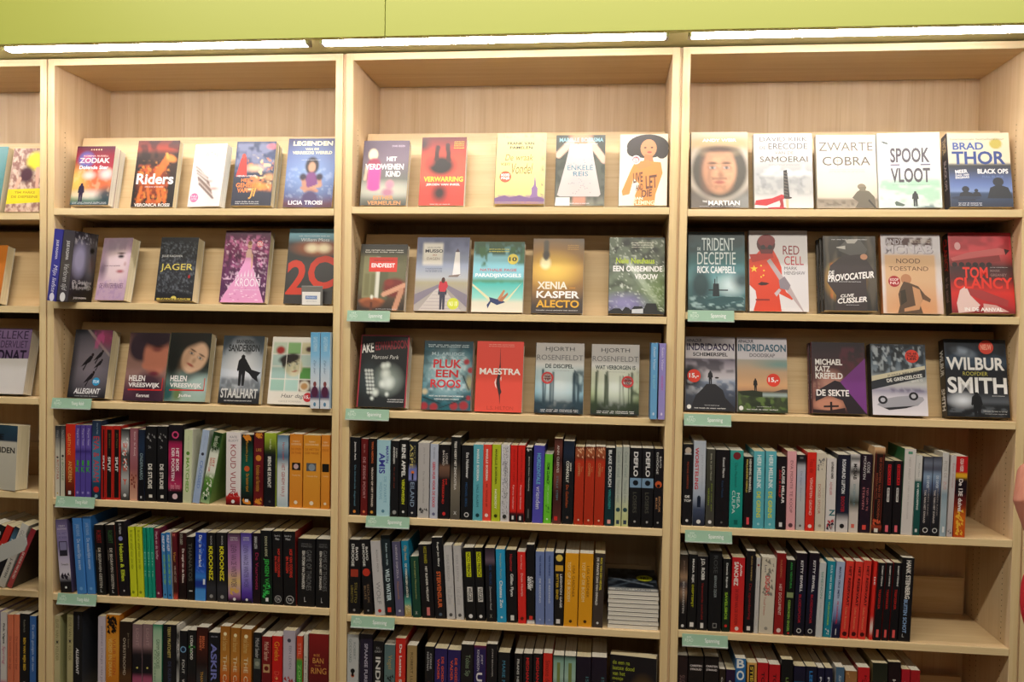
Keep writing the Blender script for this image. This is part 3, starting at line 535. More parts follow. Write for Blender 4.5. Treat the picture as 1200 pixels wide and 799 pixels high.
spine_row(2, 4, """
C 395 490 .1708
75 155 - 128 | 17171b@0 141418@1 | Jeannie Aark~e8e8e8~.06~.3~.4~.62~b; De bloedrode dageraad~6a9ab0~.36~.88~.4~.62; #O~e08838~.955~.14 | | black spine with white name and blue title, first in the row
160 208 - 140 | 6e1a1c@0 5a1416@.5 701c1c@1 | DE ZESDE POORT~d8a0a0~.24~.78~.3~.68; Stan de~e0b0a8~.07~.18~.4~.6; #O~e07850~.95~.2 | | narrow dark red spine with pale red lettering
211 264 - 138 | 1d1512@0 1a1413@1 | TIRZA HERDING~d86a38~.04~.32~.4~.65~b; VROUW OP HET STRAND~e8d8c8~.37~.88~.4~.65~b; #O~e0a040~.95~.2 | | black spine with orange and white small capitals
269 361 - 148 | a8d4e2@0 b0dae8@1 | AMIS~3b3fa0~.17~.44~.15~.62~b; MARTIN~4a50a8~.08~.3~.68~.88~b; DE ZWARTE~7ab0c8~.48~.82~.55~.75; WEDUWE~7ab0c8~.55~.78~.2~.4; #O~5a8aa0~.93~.12 | | wide pale cyan spine with blue lettering
364 421 - 154 | 17171a@0 161619@1 | KARIN~e4e4e0~.1~.22~.6~.8; ANDERSEN~e4e4e0~.08~.3~.28~.5~b; En al die tijd~a84830~.35~.62~.35~.5; #O~999~.94~.25 | | black spine with rust red small title
424 482 - 147 | 141416@0 161618@1 | RENE APPEL~f4f4f0~.06~.48~.25~.72~b; VERZWEGEN~d8e030~.51~.83~.3~.65~b; #O~ddd~.93~.15 | | black spine with bold white and yellow capitals
485 545 - 157 | 1c2028@0 1a1c24@.3 7078b8@.36 8a90cc@.5 1c2030@.52 1c1c24@1 | ASPE~d8c878~.04~.36~.15~.55; PIETER~98905a~.06~.36~.65~.8; EILAND~9ab0cc~.54~.86~.25~.72; #O~e07838~.41~.2; #R~151520~.42~.51~.4~.6; #O~ccc~.94~.12 | | dark spine with a lilac picture band, reading EILAND
551 629 - 168 | b9b5b4@0 c2bfbc@1 | Jens Strandh~888~.06~.28~.45~.62; De slag om Mariahoeve~8a8888~.38~.8~.4~.6; #N~333~.88~.93~8 | | light grey spine with thin grey lettering
634 690 - 176 | b8c0d2@0 c0c6d8@1 | GEEN HUIS VOOR DE DOOD~d02a3a~.24~.85~.3~.65~b; De tuinman~556~.05~.2~.4~.6; #O~668~.94~.2 | | pale blue grey spine with bold red lettering
694 771 - 180 | 161114@0 1a1416@.25 7a5a48@.3 5a4036@.42 1a1416@.46 17131a@1 | LOUIS~e8e0d8~.12~.26~.6~.8; BAYARD~e8e0d8~.08~.28~.32~.5; DE~d03028~.46~.54~.6~.75~b; WEESKIND~d03028~.46~.8~.3~.5~b; #O~d03030~.93~.16 | | black spine reading WEESKIND in red
775 842 - 128 | 141414@0 1c1b1a@.3 5a5248@.45 7a7264@.6 6a6458@.8 555048@1 | TIESS HOERT HET ZANDCASTELIA~e4e0d8~.05~.64~.35~.6~b; X~eee~.9~.94~.35~.65~h | | tallest spine, black fading to taupe
848 927 - 184 | 16171b@0 141519@1 | Eva Noldeweer~d8d8d8~.1~.44~.4~.65~b; MICHAEL BERG~2f5a8c~.5~.82~.35~.55; #O~ccc~.93~.22; #O~222~.93~.14 | | black spine with dark blue title and round emblem
929 997 - 180 | 5fb0bf | MARELLE BOERSMA~e8f4f4~.06~.48~.35~.6~b; VALS ALARM~1f5a68~.52~.82~.35~.6; #O~174048~.93~.2 | | turquoise spine with white and dark lettering
993 1056 - 180 | e8493a | MARELLE BOERSMA~f8e4e0~.06~.48~.35~.6~b; IK VOLG JE~7a201c~.52~.82~.35~.6; #O~f8dcd8~.93~.2 | | coral red spine beside the turquoise one
1057 1118 - 180 | b8c62c | MARELLE BOERSMA~5a6210~.06~.52~.35~.6~b; NOBODY~f4f6d8~.58~.84~.35~.6~b; #O~3a4008~.93~.2 | | lime green spine beside the coral red one
1119 1180 - 182 | d8d6da | #N~333~.02~.9~260~.35; Jan Hoek~778~.2~.5~.4~.6; #O~333~.93~.24 | | white spine covered in black dots
C 590 490 .1753
40 88 - 180 | d8261e@0 d8261e@.88 17121a@.89 17121a@1 | ONDER HET TAPIJT~8a1410~.06~.48~.35~.65; Patricia Hulsman~f8d8d4~.52~.83~.38~.6; #R~ddd~.92~.97~.3~.6 | | narrow bright red spine with black foot, left copy
89 138 - 180 | d8261e@0 d8261e@.88 17121a@.89 17121a@1 | ONDER HET TAPIJT~8a1410~.06~.48~.35~.65; Patricia Hulsman~f8d8d4~.52~.83~.38~.6; #R~ddd~.92~.97~.3~.6 | | narrow bright red spine with black foot, right copy
143 186 - 195 | 1a1a1c@0 151517@1 | #N~eee~0~.05~8; Simone Crinke Wandeling~c8c8c4~.12~.58~.4~.62~b; #R~666~.82~.94~.4~.6 | | slim black spine with small white lettering
190 262 206 182 | 4a48a8@0 5450b8@1 | HORIZONTALE~6ab8d8~.1~.5~.3~.68~b; vrienden~e4e8f4~.53~.82~.3~.72 | | violet blue spine reading vrienden in white
264 318 278 240 | 6cc832 | TOM CLANCY~18380f~.12~.44~.3~.65~bi; OP JACHT~c8f0b0~.46~.72~.4~.6; #N~3a8a20~.75~.86~6; #O~d8f4c8~.94~.12 | | short bright green spine
326 383 342 135 | 3a1c18@0 6a3a30@.1 3a1a18@.25 7a4238@.45 3a1c1c@.65 5a2c28@.9 6a3a34@1 | ANN CLEEVES~e8dcd4~.08~.4~.35~.62; STILLE STEM~6a90a0~.44~.72~.35~.58; #R~d8302c~.91~.96~.2~.6 | | tall rusty brown marbled spine
388 462 404 152 | 1c2638@0 202c40@.15 14161a@.3 15171a@1 | JOHN~e8e8dc~.26~.36~.6~.78~b; CONNOLLY~e8e8dc~.24~.5~.28~.55~b; De Geliefden~c85a2c~.53~.8~.3~.55; #O~8a6a5a~.92~.12 | | tall black spine with navy top
468 532 482 190 | 6a2c1c@0 a85a38@.08 7a3420@.15 b8341c@.18 b23018@1 | #N~e8b088~.02~.14~10; COFFERS~d8a068~.21~.38~.3~.55; Tom~d8a068~.25~.32~.65~.8; #O~e8c8b0~.94~.1 | | brick red spine with a photo band on top, left of three
534 600 550 190 | 6a2c1c@0 a85a38@.08 7a3420@.15 b8341c@.18 b23018@1 | #N~e8b088~.02~.14~10; COFFERS~d8a068~.21~.38~.3~.55; Tom~d8a068~.25~.32~.65~.8; #O~e8c8b0~.94~.1 | | brick red spine with a photo band on top, middle of three
602 670 618 190 | 6a2c1c@0 a85a38@.08 7a3420@.15 b8341c@.18 b23018@1 | #N~e8b088~.02~.14~10; COFFERS~d8a068~.21~.38~.3~.55; Tom~d8a068~.25~.32~.65~.8; #O~e8c8b0~.94~.1 | | brick red spine with a photo band on top, right of three
674 738 686 197 | 14171a@0 15202a@.5 12343a@.9 | BLAKE CROUCH~e8ecec~.03~.5~.3~.65~b; VERLOREN~3a9a98~.53~.78~.35~.62~b; #R~e8a8a0~.92~.97~.3~.65 | | black spine with bold white capitals and teal title
741 785 754 192 | a8b0a8@0 b8c0b4@.6 c8d098@.85 c8d090@1 | Corrie Conrad~7a8a86~.06~.38; Niemand weet~8a9890~.42~.7; #O~2a4a50~.79~.35; #R~345~.92~.97~.25~.75 | | pale grey green spine with an eye, left copy
788 833 801 192 | a8b0a8@0 b8c0b4@.6 c8d098@.85 c8d090@1 | Corrie Conrad~7a8a86~.06~.38; Niemand weet~8a9890~.42~.7; #O~2a4a50~.79~.35; #R~345~.92~.97~.25~.75 | | pale grey green spine with an eye, right copy
837 916 850 198 | 17171b@0 131316@1 | DEFLO~e8e8e8~.05~.36~.3~.68~b; #R~7a9ab8~.38~.5~0~1; #O~111820~.44~.24; LOSERS~5a5a50~.56~.82~.3~.62; #O~aaa~.93~.1 | | black spine with a pale blue picture, left copy
919 998 930 200 | 17171b@0 131316@1 | DEFLO~e8e8e8~.05~.36~.3~.68~b; #R~7a9ab8~.38~.5~0~1; #O~111820~.44~.24; LOSERS~5a5a50~.56~.82~.3~.62; #O~aaa~.93~.1 | | black spine with a pale blue picture, right copy
1001 1068 1012 203 | 16141a@0 131216@1 | BAVO~e8e8e4~.1~.24~.6~.8; DHOOGE~e8e8e4~.05~.32~.22~.45; #O~c85a30~.45~.4; #O~301410~.47~.2; SIOUX~d8a070~.6~.8~.55~.75; BLUES~d8a070~.62~.76~.2~.4; #O~aaa~.93~.12 | | black spine with an orange picture, beside the side panel
""", 'books spine out on the fourth row of the middle bookcase')

spine_row(2, 5, """
C 395 600 .1752
76 155 - 182 | 16151a@0 131216@1 | BAVO~e8e8e4~.1~.28~.55~.78~b; DHOOGE~e8e8e4~.06~.36~.2~.45~b; #R~a83a28~.4~.5~.15~.8; STILETTO~9a8a40~.58~.85~.5~.72; LIBRETTO~9a8a40~.62~.85~.18~.38; #O~999~.95~.1 | | black spine with a red picture, first in the row
178 244 152 183 | 16151a@0 131216@1 | BAVO~e8e8e4~.1~.28~.55~.78~b; DHOOGE~e8e8e4~.06~.36~.2~.45~b; #O~c83a28~.44~.4; SIOUX~a08060~.6~.85~.5~.72; BLUES~a08060~.62~.8~.18~.38; #O~999~.95~.1 | | tilted black spine with a red picture
255 322 222 194 | c8c6c8@0 d0cecd@1 | ROALD PISCE~777~.12~.42~.5~.68; WOLF~8a8a8c~.55~.85~.3~.72; #O~c83030~.94~.18 | | white spine reading WOLF, shrink wrapped
326 388 291 156 | 1d2a30@0 202c33@.4 1a2024@1 | Ruben van Dijk~b0c8d0~.1~.38~.4~.65~b; WILD WATER~d8eef4~.42~.82~.25~.72~b; #R~e04838~.9~.96~.25~.65 | | dark slate spine reading WILD WATER
394 450 366 198 | 5a5878@0 625f80@1 | LIENEKE DIJKZEUL~d8d4e0~.05~.5~.3~.6; Nieuwwelik~c08848~.54~.78~.35~.6; #O~ccd~.93~.15 | | slate purple spine with orange title
455 503 428 193 | 1d8ab0@0 1a80a8@.35 12404c@.5 1a3a40@.7 58b0a0@.82 c8b878@.9 b89a58@1 | DE VERBORGEN LICENTIE~f0f0e0~.3~.75~.35~.65~b; Olga Hoek~e8c070~.06~.26; #N~e8d8a0~.84~.97~14 | | spine blue on top and sandy at the foot
509 563 490 296 | 1f4a38@0 1d4636@1 | Isabel Jaagke Misverstanden~c8c878~.08~.7~.4~.6; X~e0e0d0~.9~.95~.3~.6~h | | short dark green spine
570 655 542 217 | 17151a@0 131114@1 | NICCI WAARD~a8a028~.03~.26~.4~.65~b; HET BLINDER WELLICHT~e4e0d8~.3~.78~.45~.62~b; #R~d87a78~.86~.97~.4~.65 | | black spine with yellow name and pink label
659 731 630 170 | 15151b@0 131318@1 | Roger Jon Ellory~e8e8e0~.06~.36~.45~.68~b; STERVENSUUR~e06a38~.42~.87~.3~.7~b; #O~567~.95~.15 | | tall black spine with orange red capitals
736 792 711 222 | c4c2c2@0 cecccb@1 | SVEA ERSSON~9a989c~.13~.48~.3~.6; Tot Ziens~b0aeb0~.55~.8; #O~555~.94~.22 | | light grey spine with pale grey lettering, left copy
797 851 775 224 | c4c2c2@0 cecccb@1 | SVEA ERSSON~9a989c~.13~.48~.3~.6; Tot Ziens~b0aeb0~.55~.8; #O~555~.94~.22 | | light grey spine with pale grey lettering, right copy
861 932 842 238 | 151518@0 131316@1 | #R~d8e020~.06~.4~.25~.7; NICCI FRENCH~2a2a10~.07~.39~.32~.64~b; #R~e4e2dc~.54~.74~.25~.75; WEGER~151515~.55~.73~.3~.7~b; #O~eee~.94~.2 | | black spine with yellow and white blocks, left copy
935 993 915 238 | 151518@0 131316@1 | #R~d8e020~.06~.4~.25~.8; NICCI FRENCH~2a2a10~.07~.39~.32~.74~b; #R~e4e2dc~.54~.74~.25~.85; WEGER~151515~.55~.73~.3~.8~b; #O~eee~.94~.2 | | black spine with yellow and white blocks, right copy
1000 1066 988 240 | 2a2430@0 4a3a48@.1 6a5868@.17 17171d@.25 151519@1 | DE VEILIG~2a4a80~.23~.5~.4~.65; Zeemeeuwen Nood~c8c8c8~.52~.84~.4~.6~i; X~aa9~.9~.95~.35~.6~h | | black spine with a cloudy photo top
1071 1134 1060 248 | 2a9fd0 | Marjolein Peters~b8c8a0~.06~.4~.35~.62; Chateau Zen~f0f6f4~.43~.8~.35~.68~b; #O~d8eef4~.93~.12 | | bright sky blue spine with white lettering
C 590 600 .1815
24 90 17 243 | 161519@0 141317@1 | Houtvuur~b02a30~.06~.3~.35~.62~b; Gillian Flynn~e8e8e4~.33~.64~.3~.68~b; #R~e0e0dc~.9~.97~.35~.7 | | black spine with dark red and white bold lettering
95 148 89 256 | e02c26 | Roos Vloor~f8d0c8~.05~.25~.4~.6; Doen Heertje~f8e0d8~.3~.62~.35~.68; #O~601010~.93~.22 | | bright red spine with white handwriting
151 203 149 209 | 15151a@0 141416@.96 ddd@.97 | Sander~eee~.4~.58~.1~.8~ib; Kaas~eee~.45~.55~.6~.9~i; #R~e03c30~.9~.95~.3~.75 | | tall narrow black spine with white script
207 265 208 254 | 6f83b8@0 7688bc@1 | TESS FRANKE~2f4478~.05~.33~.4~.62~b; DE REDDING~dce4f0~.37~.7~.4~.6; #O~aab8d8~.93~.1 | | periwinkle blue spine, left of two alike
269 324 270 254 | 6f83b8@0 7688bc@1 | TESS FRANKE~2f4478~.05~.33~.4~.62~b; DE REDDING~dce4f0~.37~.7~.4~.6; #O~aab8d8~.93~.1 | | periwinkle blue spine, right of two alike
328 386 333 263 | 15141a@0 1a1817@1 | #O~e8c858~.07~.4; #R~d8a838~.17~.25~.05~.95; LEIGHTON GAGE~e4e4e0~.29~.75~.6~.85~b; BITTER EIND~d8b030~.29~.64~.15~.42~b; #R~e8e4e0~.91~.97~.2~.65 | | black spine with a golden picture on top
388 476 401 264 | e8a21c@0 e8a21c@1 | LISA GARDNER~7a4a10~.17~.6~.55~.75; TOT OP DE BODEM~f8e8b0~.12~.66~.2~.42; #O~4a2a08~.93~.12 | | orange yellow spine, left of two alike
480 570 493 266 | e8a21c@0 e8a21c@1 | LISA GARDNER~7a4a10~.17~.6~.55~.75; TOT OP DE BODEM~f8e8b0~.12~.66~.2~.42; #O~4a2a08~.93~.12 | | orange yellow spine, right of two alike
572 640 592 266 | 3a322e@0 443a34@1 | RICK VAN DEN HEUVEL~d8c838~.06~.5~.55~.75~b; DE ZWARTE DAG VAN OSWALD~ece8e0~.06~.7~.2~.42~b; #O~ddd~.94~.12 | 2a1c1a | dark brown spine at the end beside the flat stack
""", 'books spine out on the fifth row of the middle bookcase')

spine_row(2, 6, """
C 395 700 .1708
T72 150 - 252 | c4c8c8@0 ccd0d0@1 | ROBERT~7a8888~.1~.32~.55~.75; GODDARD~7a8888~.06~.36~.15~.38; #O~151515~.47~.2; #O~e06830~.53~.16; #R~151515~.44~.54~.4~.6; H~c88~.8~.9~.3~.7 | | pale grey spine with a black and orange figure
T160 246 - 250 | 241f35@0 282238@1 | SPAANSE FURIE~b8b4c8~.12~.64~.35~.62~b; #R~334~.1~.6~.75~.8 | | dark navy spine reading SPAANSE FURIE
T248 322 - 298 | 141418@0 161619@1 | S.L.~bbb~.08~.11~.3~.7~h; GREY~bbb~.13~.16~.15~.85~h; INDER~dededa~.22~.75~.25~.72~b | | black spine with large white capitals
T326 400 - 322 | 5a7478@0 64807f@.4 4a6468@1 | Vogel~b8a060~.15~.35; #N~1a2022~.45~.6~10 | | slate teal spine with a small bird
T403 472 - 278 | d02a22@0 d8362a@.5 d86a20@.75 c04018@1 | De Laatste Slag~f4eee8~.08~.68~.3~.65~b; #N~f8b030~.72~.95~20 | | red spine with bold white lettering, reading De Laatste Slag
T482 550 - 328 | a88c5c@0 b09462@1 | ROBERT LUDLUM~5a4828~.1~.75~.35~.62 | 1a1a1c | tan spine with a black cover side
T604 668 - 335 | 17171b@0 131317@1 | CORINE~ddd~.1~.32~.55~.75; HARTMAN~ddd~.08~.34~.22~.42; #O~b83a28~.55~.36; #O~f0c090~.55~.14 | | black spine with a round red picture
T672 757 - 348 | 2c2260@0 302668@1 | DE GOEDE~e05838~.12~.52~.55~.75~b; VADER~e05838~.15~.45~.2~.4~b; Noah H~c8c8e0~.6~.8 | | indigo spine with orange red title, left copy
T761 850 - 358 | 2c2260@0 302668@1 | DE GOEDE~e05838~.12~.52~.55~.75~b; VADER~e05838~.15~.45~.2~.4~b; Noah H~c8c8e0~.6~.8 | | indigo spine with orange red title, right copy
T853 938 - 320 | 1b191c@0 17161a@1 | Tobias Sip~8aa080~.14~.42; NEFNN~e8e8e4~.52~.85~.35~.62~b | | black spine under the shelf edge with green name
T941 1025 - 328 | 7a1c38@0 2a2058@.04 282058@.6 301c50@1 | JOEY~e0dce8~.12~.25~.55~.75; KINDERSON~e0dce8~.06~.34~.25~.45; UBER~f0ecf0~.36~.8~.2~.7~b | | indigo spine with red edge and large white letters
T1028 1102 - 318 | 17151a@0 141318@1 | JOHN BROUWER~c8c4c0~.06~.42~.45~.62; DE KA~a8a8a8~.5~.8~.35~.65~b | | black spine with thin grey lettering
T1107 1188 - 375 | 14161a@0 121418@1 | MARIE MEIDEN~4a90b0~.12~.7~.35~.62 | | black spine with blue lettering
C 590 700 .175
T75 130 - 374 | 131317@0 141418@1 | FRANS HENTEREN~c8c8c4~.08~.7~.3~.6~b | | narrow black spine with white small capitals
T134 196 - 374 | 141418@0 14141a@1 | MEGHAN MILLER~d02828~.06~.7~.3~.65~b | | black spine with red lettering, left copy
T201 263 - 374 | 141418@0 14141a@1 | MEGHAN MILLER~d02828~.06~.7~.3~.65~b | | black spine with red lettering, right copy
T268 330 - 372 | d83024 | Simone de Vries~8a1c14~.1~.6 | | red spine beside the teal brushed ones
T335 407 - 386 | 1a2a2a@0 88b0a0@.08 a8c8b8@.3 50706a@.5 151a1c@.7 | #R~7a8a4a~.1~.6~.35~.65; #N~e8f0e8~.4~.7~8 | | black spine with teal brush strokes, left copy
T410 487 - 390 | 1a2a2a@0 88b0a0@.08 a8c8b8@.3 50706a@.5 151a1c@.7 | #R~7a8a4a~.1~.6~.35~.65; #N~e8f0e8~.4~.7~8 | | black spine with teal brush strokes, right copy
T490 589 - 395 | 1c1228@0 1a1420@.5 141318@1 | ISABEL~4a7a80~.28~.7~.65~.85; de een na~a8b030~.36~.7~.35~.5; van het~a8b030~.36~.6~.15~.28 | | thick purplish black spine, left copy
T592 695 - 398 | 1c1228@0 1a1420@.5 141318@1 | ISABEL~4a7a80~.28~.7~.65~.85; de een na~a8b030~.36~.7~.35~.5; van het~a8b030~.36~.6~.15~.28 | | thick purplish black spine, right copy
""", 'books spine out on the sixth row of the middle bookcase')

spine_row(3, 4, """
C 790 490 .1877
48 110 - 160 | 1b1a1c@0 17161a@1 | #O~c8b8a8~.08~.34; #R~222~.0~.04~.2~.8; #R~bbb~.11~.13~.15~.85; MONGE HARDING~a8482c~.22~.55~.4~.6; DE~f0f0ec~.63~.66~.25~.75~bh; TOP~f0f0ec~.68~.71~.15~.9~bh; #O~ddd~.94~.15 | | black spine with a small face on top reading DE TOP
113 190 - 140 | c0cad8@0 c8d0dc@.4 a8b4c8@.65 45506a@.8 1a1e2c@1 | WORSTELING~c8283a~.08~.57~.12~.42~b; JAN NOVEMBER~a8b0c0~.16~.58~.6~.8; #R~1a2438~.66~.78~.35~.65; #O~1a2438~.66~.12; #O~ddd~.95~.18 | | pale blue spine fading to black with red capitals
195 249 - 192 | 4a4a42@0 3c3e34@.5 4a4842@1 | Emily St. John Mandel~d0d0b8~.06~.4~.4~.62; Jeze voor een~98b038~.44~.8~.55~.75; VERZEEN~98b038~.5~.72~.2~.38; #O~eee~.94~.22 | | olive grey spine with green lettering
252 338 - 196 | 17161a@0 141317@1 | Kennet Maaren~c8c8c8~.1~.36~.5~.68~b; Katie Maaiek~2a4a70~.4~.62~.45~.6; #O~666~.94~.08 | | wide plain black spine with little lettering
342 425 - 200 | 4aa8a0@0 1f9a90@.14 189488@.8 128078@1 | #O~7a2a30~.07~.3; MEA~e0f0ec~.55~.75~.55~.78; CULPA~e0f0ec~.52~.82~.18~.42; Clara Mackintosh~0c5a54~.16~.48~.35~.55; #R~0c6058~.9~.96~.35~.65 | | teal green spine reading MEA CULPA
430 487 - 240 | 17171a@0 151518@1 | HENNING MANKELL~e4e4d8~.03~.5~.55~.8~b; WALLANDERS WERELD~c8b858~.03~.5~.2~.42~b; #R~e05058~.85~.95~.35~.65 | | black spine with white and gold capitals and red label
490 559 500 205 | 62b8c4@0 5ab0be@1 | HERI MELLINK~e8f6f6~.05~.48~.3~.68~b; DE GRENS~d8e038~.52~.86~.3~.68~b; #O~a8dce0~.94~.12 | | aqua blue spine with yellow title, left copy
562 631 574 205 | 62b8c4@0 5ab0be@1 | HERI MELLINK~e8f6f6~.05~.48~.3~.68~b; DE GRENS~d8e038~.52~.86~.3~.68~b; #O~a8dce0~.94~.12 | | aqua blue spine with yellow title, right copy
636 694 648 238 | 17151a@0 141418@1 | LOUISE MILLAR~eceae8~.14~.64~.5~.82~b; ZAN & PHILIP~b02a30~.18~.56~.18~.42~b; #R~ddd~.9~.96~.3~.65 | | black spine with big white capitals
696 756 708 205 | e8aab0 | EVA MONTE TE KOOP~8a5a64~.12~.78~.35~.65; #O~604048~.94~.24 | 7a1c24 | pastel pink spine reading TE KOOP
758 814 - 228 | 1a1c20@0 23252a@.1 b8bcc4@.15 b0b8cc@.3 c0c2c4@.6 b8b8b8@1 | De dagen daarvoor~8088a0~.22~.62~.35~.62; #O~555~.94~.14; #R~777~.03~.05~.3~.7 | | light grey spine with a black top
817 874 836 213 | dc2c20 | VERGETEN GROND~f8d8cc~.32~.8~.35~.65; Tess de~a81c14~.08~.26; #O~f8e0d8~.94~.22 | | scarlet spine reading VERGETEN GROND
877 939 891 216 | d8d0be@0 d4ccba@1 | DOOD SPOOR~b0503c~.4~.78~.25~.5; Margje Arend~aaa290~.45~.72~.7~.82; #N~777~.04~.22~16; #O~a89a88~.93~.16 | | cream spine with sketchy map lines on top
943 1004 956 250 | dcd8d6@0 e0dcda@.68 d8d4d4@1 | KATHERINE NIEMER~1a1c20~.05~.28~.45~.7~b; ADHELIER~c04858~.32~.5~.35~.6; Z~1f7078~.7~.78~.3~1~bh; #N~c02030~.82~.95~16; #N~181a30~.86~.99~16 | | white spine with a teal and red pattern at its foot
1007 1084 1026 228 | 1c2030@0 1b1f2e@.55 1c2638@.76 d8d4d4@.86 dcd8d6@1 | ROSAMUND LUPTON~e4e8ec~.06~.5~.35~.65~b; DOCHTER~b02430~.54~.74~.35~.65~b; #O~222~.92~.2 | | navy spine fading to white at its foot
C 980 490 .1877
75 134 94 226 | d8d6d4@0 555@.05 ddd@.12 333@.22 d0ccca@.3 98a0a0@.5 3a4238@.62 d4ccc4@.75 dcd4cc@1 | MCNAB~151517~.12~.32~.3~.7~b; EPICENTRUM~6a8a94~.38~.66~.35~.6; #R~d86858~.89~.94~.25~.6 | | white spine with grungy black lettering
138 208 160 224 | 201624@0 241826@1 | CODE~e8e4e4~.1~.24~.55~.8; MCFADYEN~e8e4e4~.03~.32~.2~.42; TIJD OM TE~c87a80~.42~.72~.55~.75; STERVEN~c87a80~.42~.7~.2~.4; #R~e85048~.9~.96~.3~.65 | | dark purple spine with white and rose lettering
213 282 243 182 | e0b88c@0 d8a878@.04 1c1412@.07 1a1210@.9 d05030@.93 1a1414@.95 | #R~8a2c1c~.06~.92~.12~.16; #R~8a2c1c~.06~.92~.84~.88; DE DOCHTERS VAN DE MOORDEN~b0563c~.12~.82~.5~.72; BARBARA MUTCH~b0563c~.3~.6~.25~.4; #N~d85a38~.84~.9~14; #R~e8e4dc~.94~.985~.3~.65 | | tall spine with an ornate red frame and cream top
286 342 307 266 | 17151a@0 151418@1 | #R~d8242c~.05~.33~.35~.7; NICOLAS~151518~.06~.32~.4~.65~b; #R~e8e4e0~.37~.56~.35~.62; MAKOMA~151518~.38~.55~.4~.58~b; #R~e86a78~.88~.97~.3~.65 | | black spine with red and white bars, left copy
345 399 365 266 | 17151a@0 151418@1 | #R~d8242c~.05~.33~.35~.7; NICOLAS~151518~.06~.32~.4~.65~b; #R~e8e4e0~.37~.56~.35~.62; MAKOMA~151518~.38~.55~.4~.58~b; #R~e86a78~.88~.97~.3~.65 | | black spine with red and white bars, right copy
401 473 430 192 | d8d4d0@0 dad6d2@1 | HEIDI ARENT~a8a4a0~.1~.36~.4~.58; U MIJN EEN EEUWIGER~b0aca8~.38~.82~.4~.56; #R~5a9a80~.03~.06~.3~.7 | 2c6a44 | tall white spine with dark green cover behind
475 519 498 232 | d4d4d0@0 d8d6d2@.3 1d5a54@.32 184e4a@1 | Ross Moss~888~.1~.27~.45~.65; DE VERDORPING~dce4e0~.35~.68~.35~.65~b; #R~d8dcd8~.92~.96~.3~.65 | | spine white above and dark teal below
524 582 550 240 | 3a3c48@0 70788a@.08 4a4c5c@.16 8aa4c0@.24 5a6a8a@.36 2a2c34@.5 181a1e@1 | DE OEVER~c8d4e0~.24~.4~.4~.7~b; TAK VAN HET KWAAD~c8c0bc~.42~.84~.2~.42~b; RUBEN RANK~a8a09c~.4~.75~.6~.75; #O~ddd~.93~.3; #O~151518~.93~.22 | | stormy blue and black spine, left copy
585 640 609 240 | 3a3c48@0 70788a@.08 4a4c5c@.16 8aa4c0@.24 5a6a8a@.36 2a2c34@.5 181a1e@1 | DE OEVER~c8d4e0~.24~.4~.4~.7~b; TAK VAN HET KWAAD~c8c0bc~.42~.84~.2~.42~b; RUBEN RANK~a8a09c~.4~.75~.6~.75; #O~ddd~.93~.3; #O~151518~.93~.22 | | stormy blue and black spine, right copy
643 683 668 215 | d0ceca@0 c8c8ca@.4 8aa0ae@.5 a8bac4@.7 9ab0bc@1 | PETER DE~a8a09c~.1~.3; ZUS~c89088~.34~.44; #R~e8ecec~.88~.95~.4~.75 | c8c4bc | white spine with silvery blue lower half
690 724 720 232 | ccc8c8@0 c4bcbc@1 | Een meisje~b8888c~.1~.4; #N~444~.9~.97~5 | d8d0cc | slim off-white spine next to the fiery one
728 803 750 238 | c41c20@0 c81e20@.2 e8b028@.205 e8b028@.265 1c1018@.28 1c1018@.45 7a2014@.6 d86a1c@.75 c85018@1 | COLIN~f4dcd4~.03~.1~.35~.65~b; VISSER~f4dcd4~.11~.19~.35~.65~b; De 13E duivel~ece4e0~.28~.68~.3~.66~b; #N~f8c040~.66~.98~34 | | red and yellow topped spine with flames, last in the row
""", 'books spine out on the fourth row of the right bookcase')

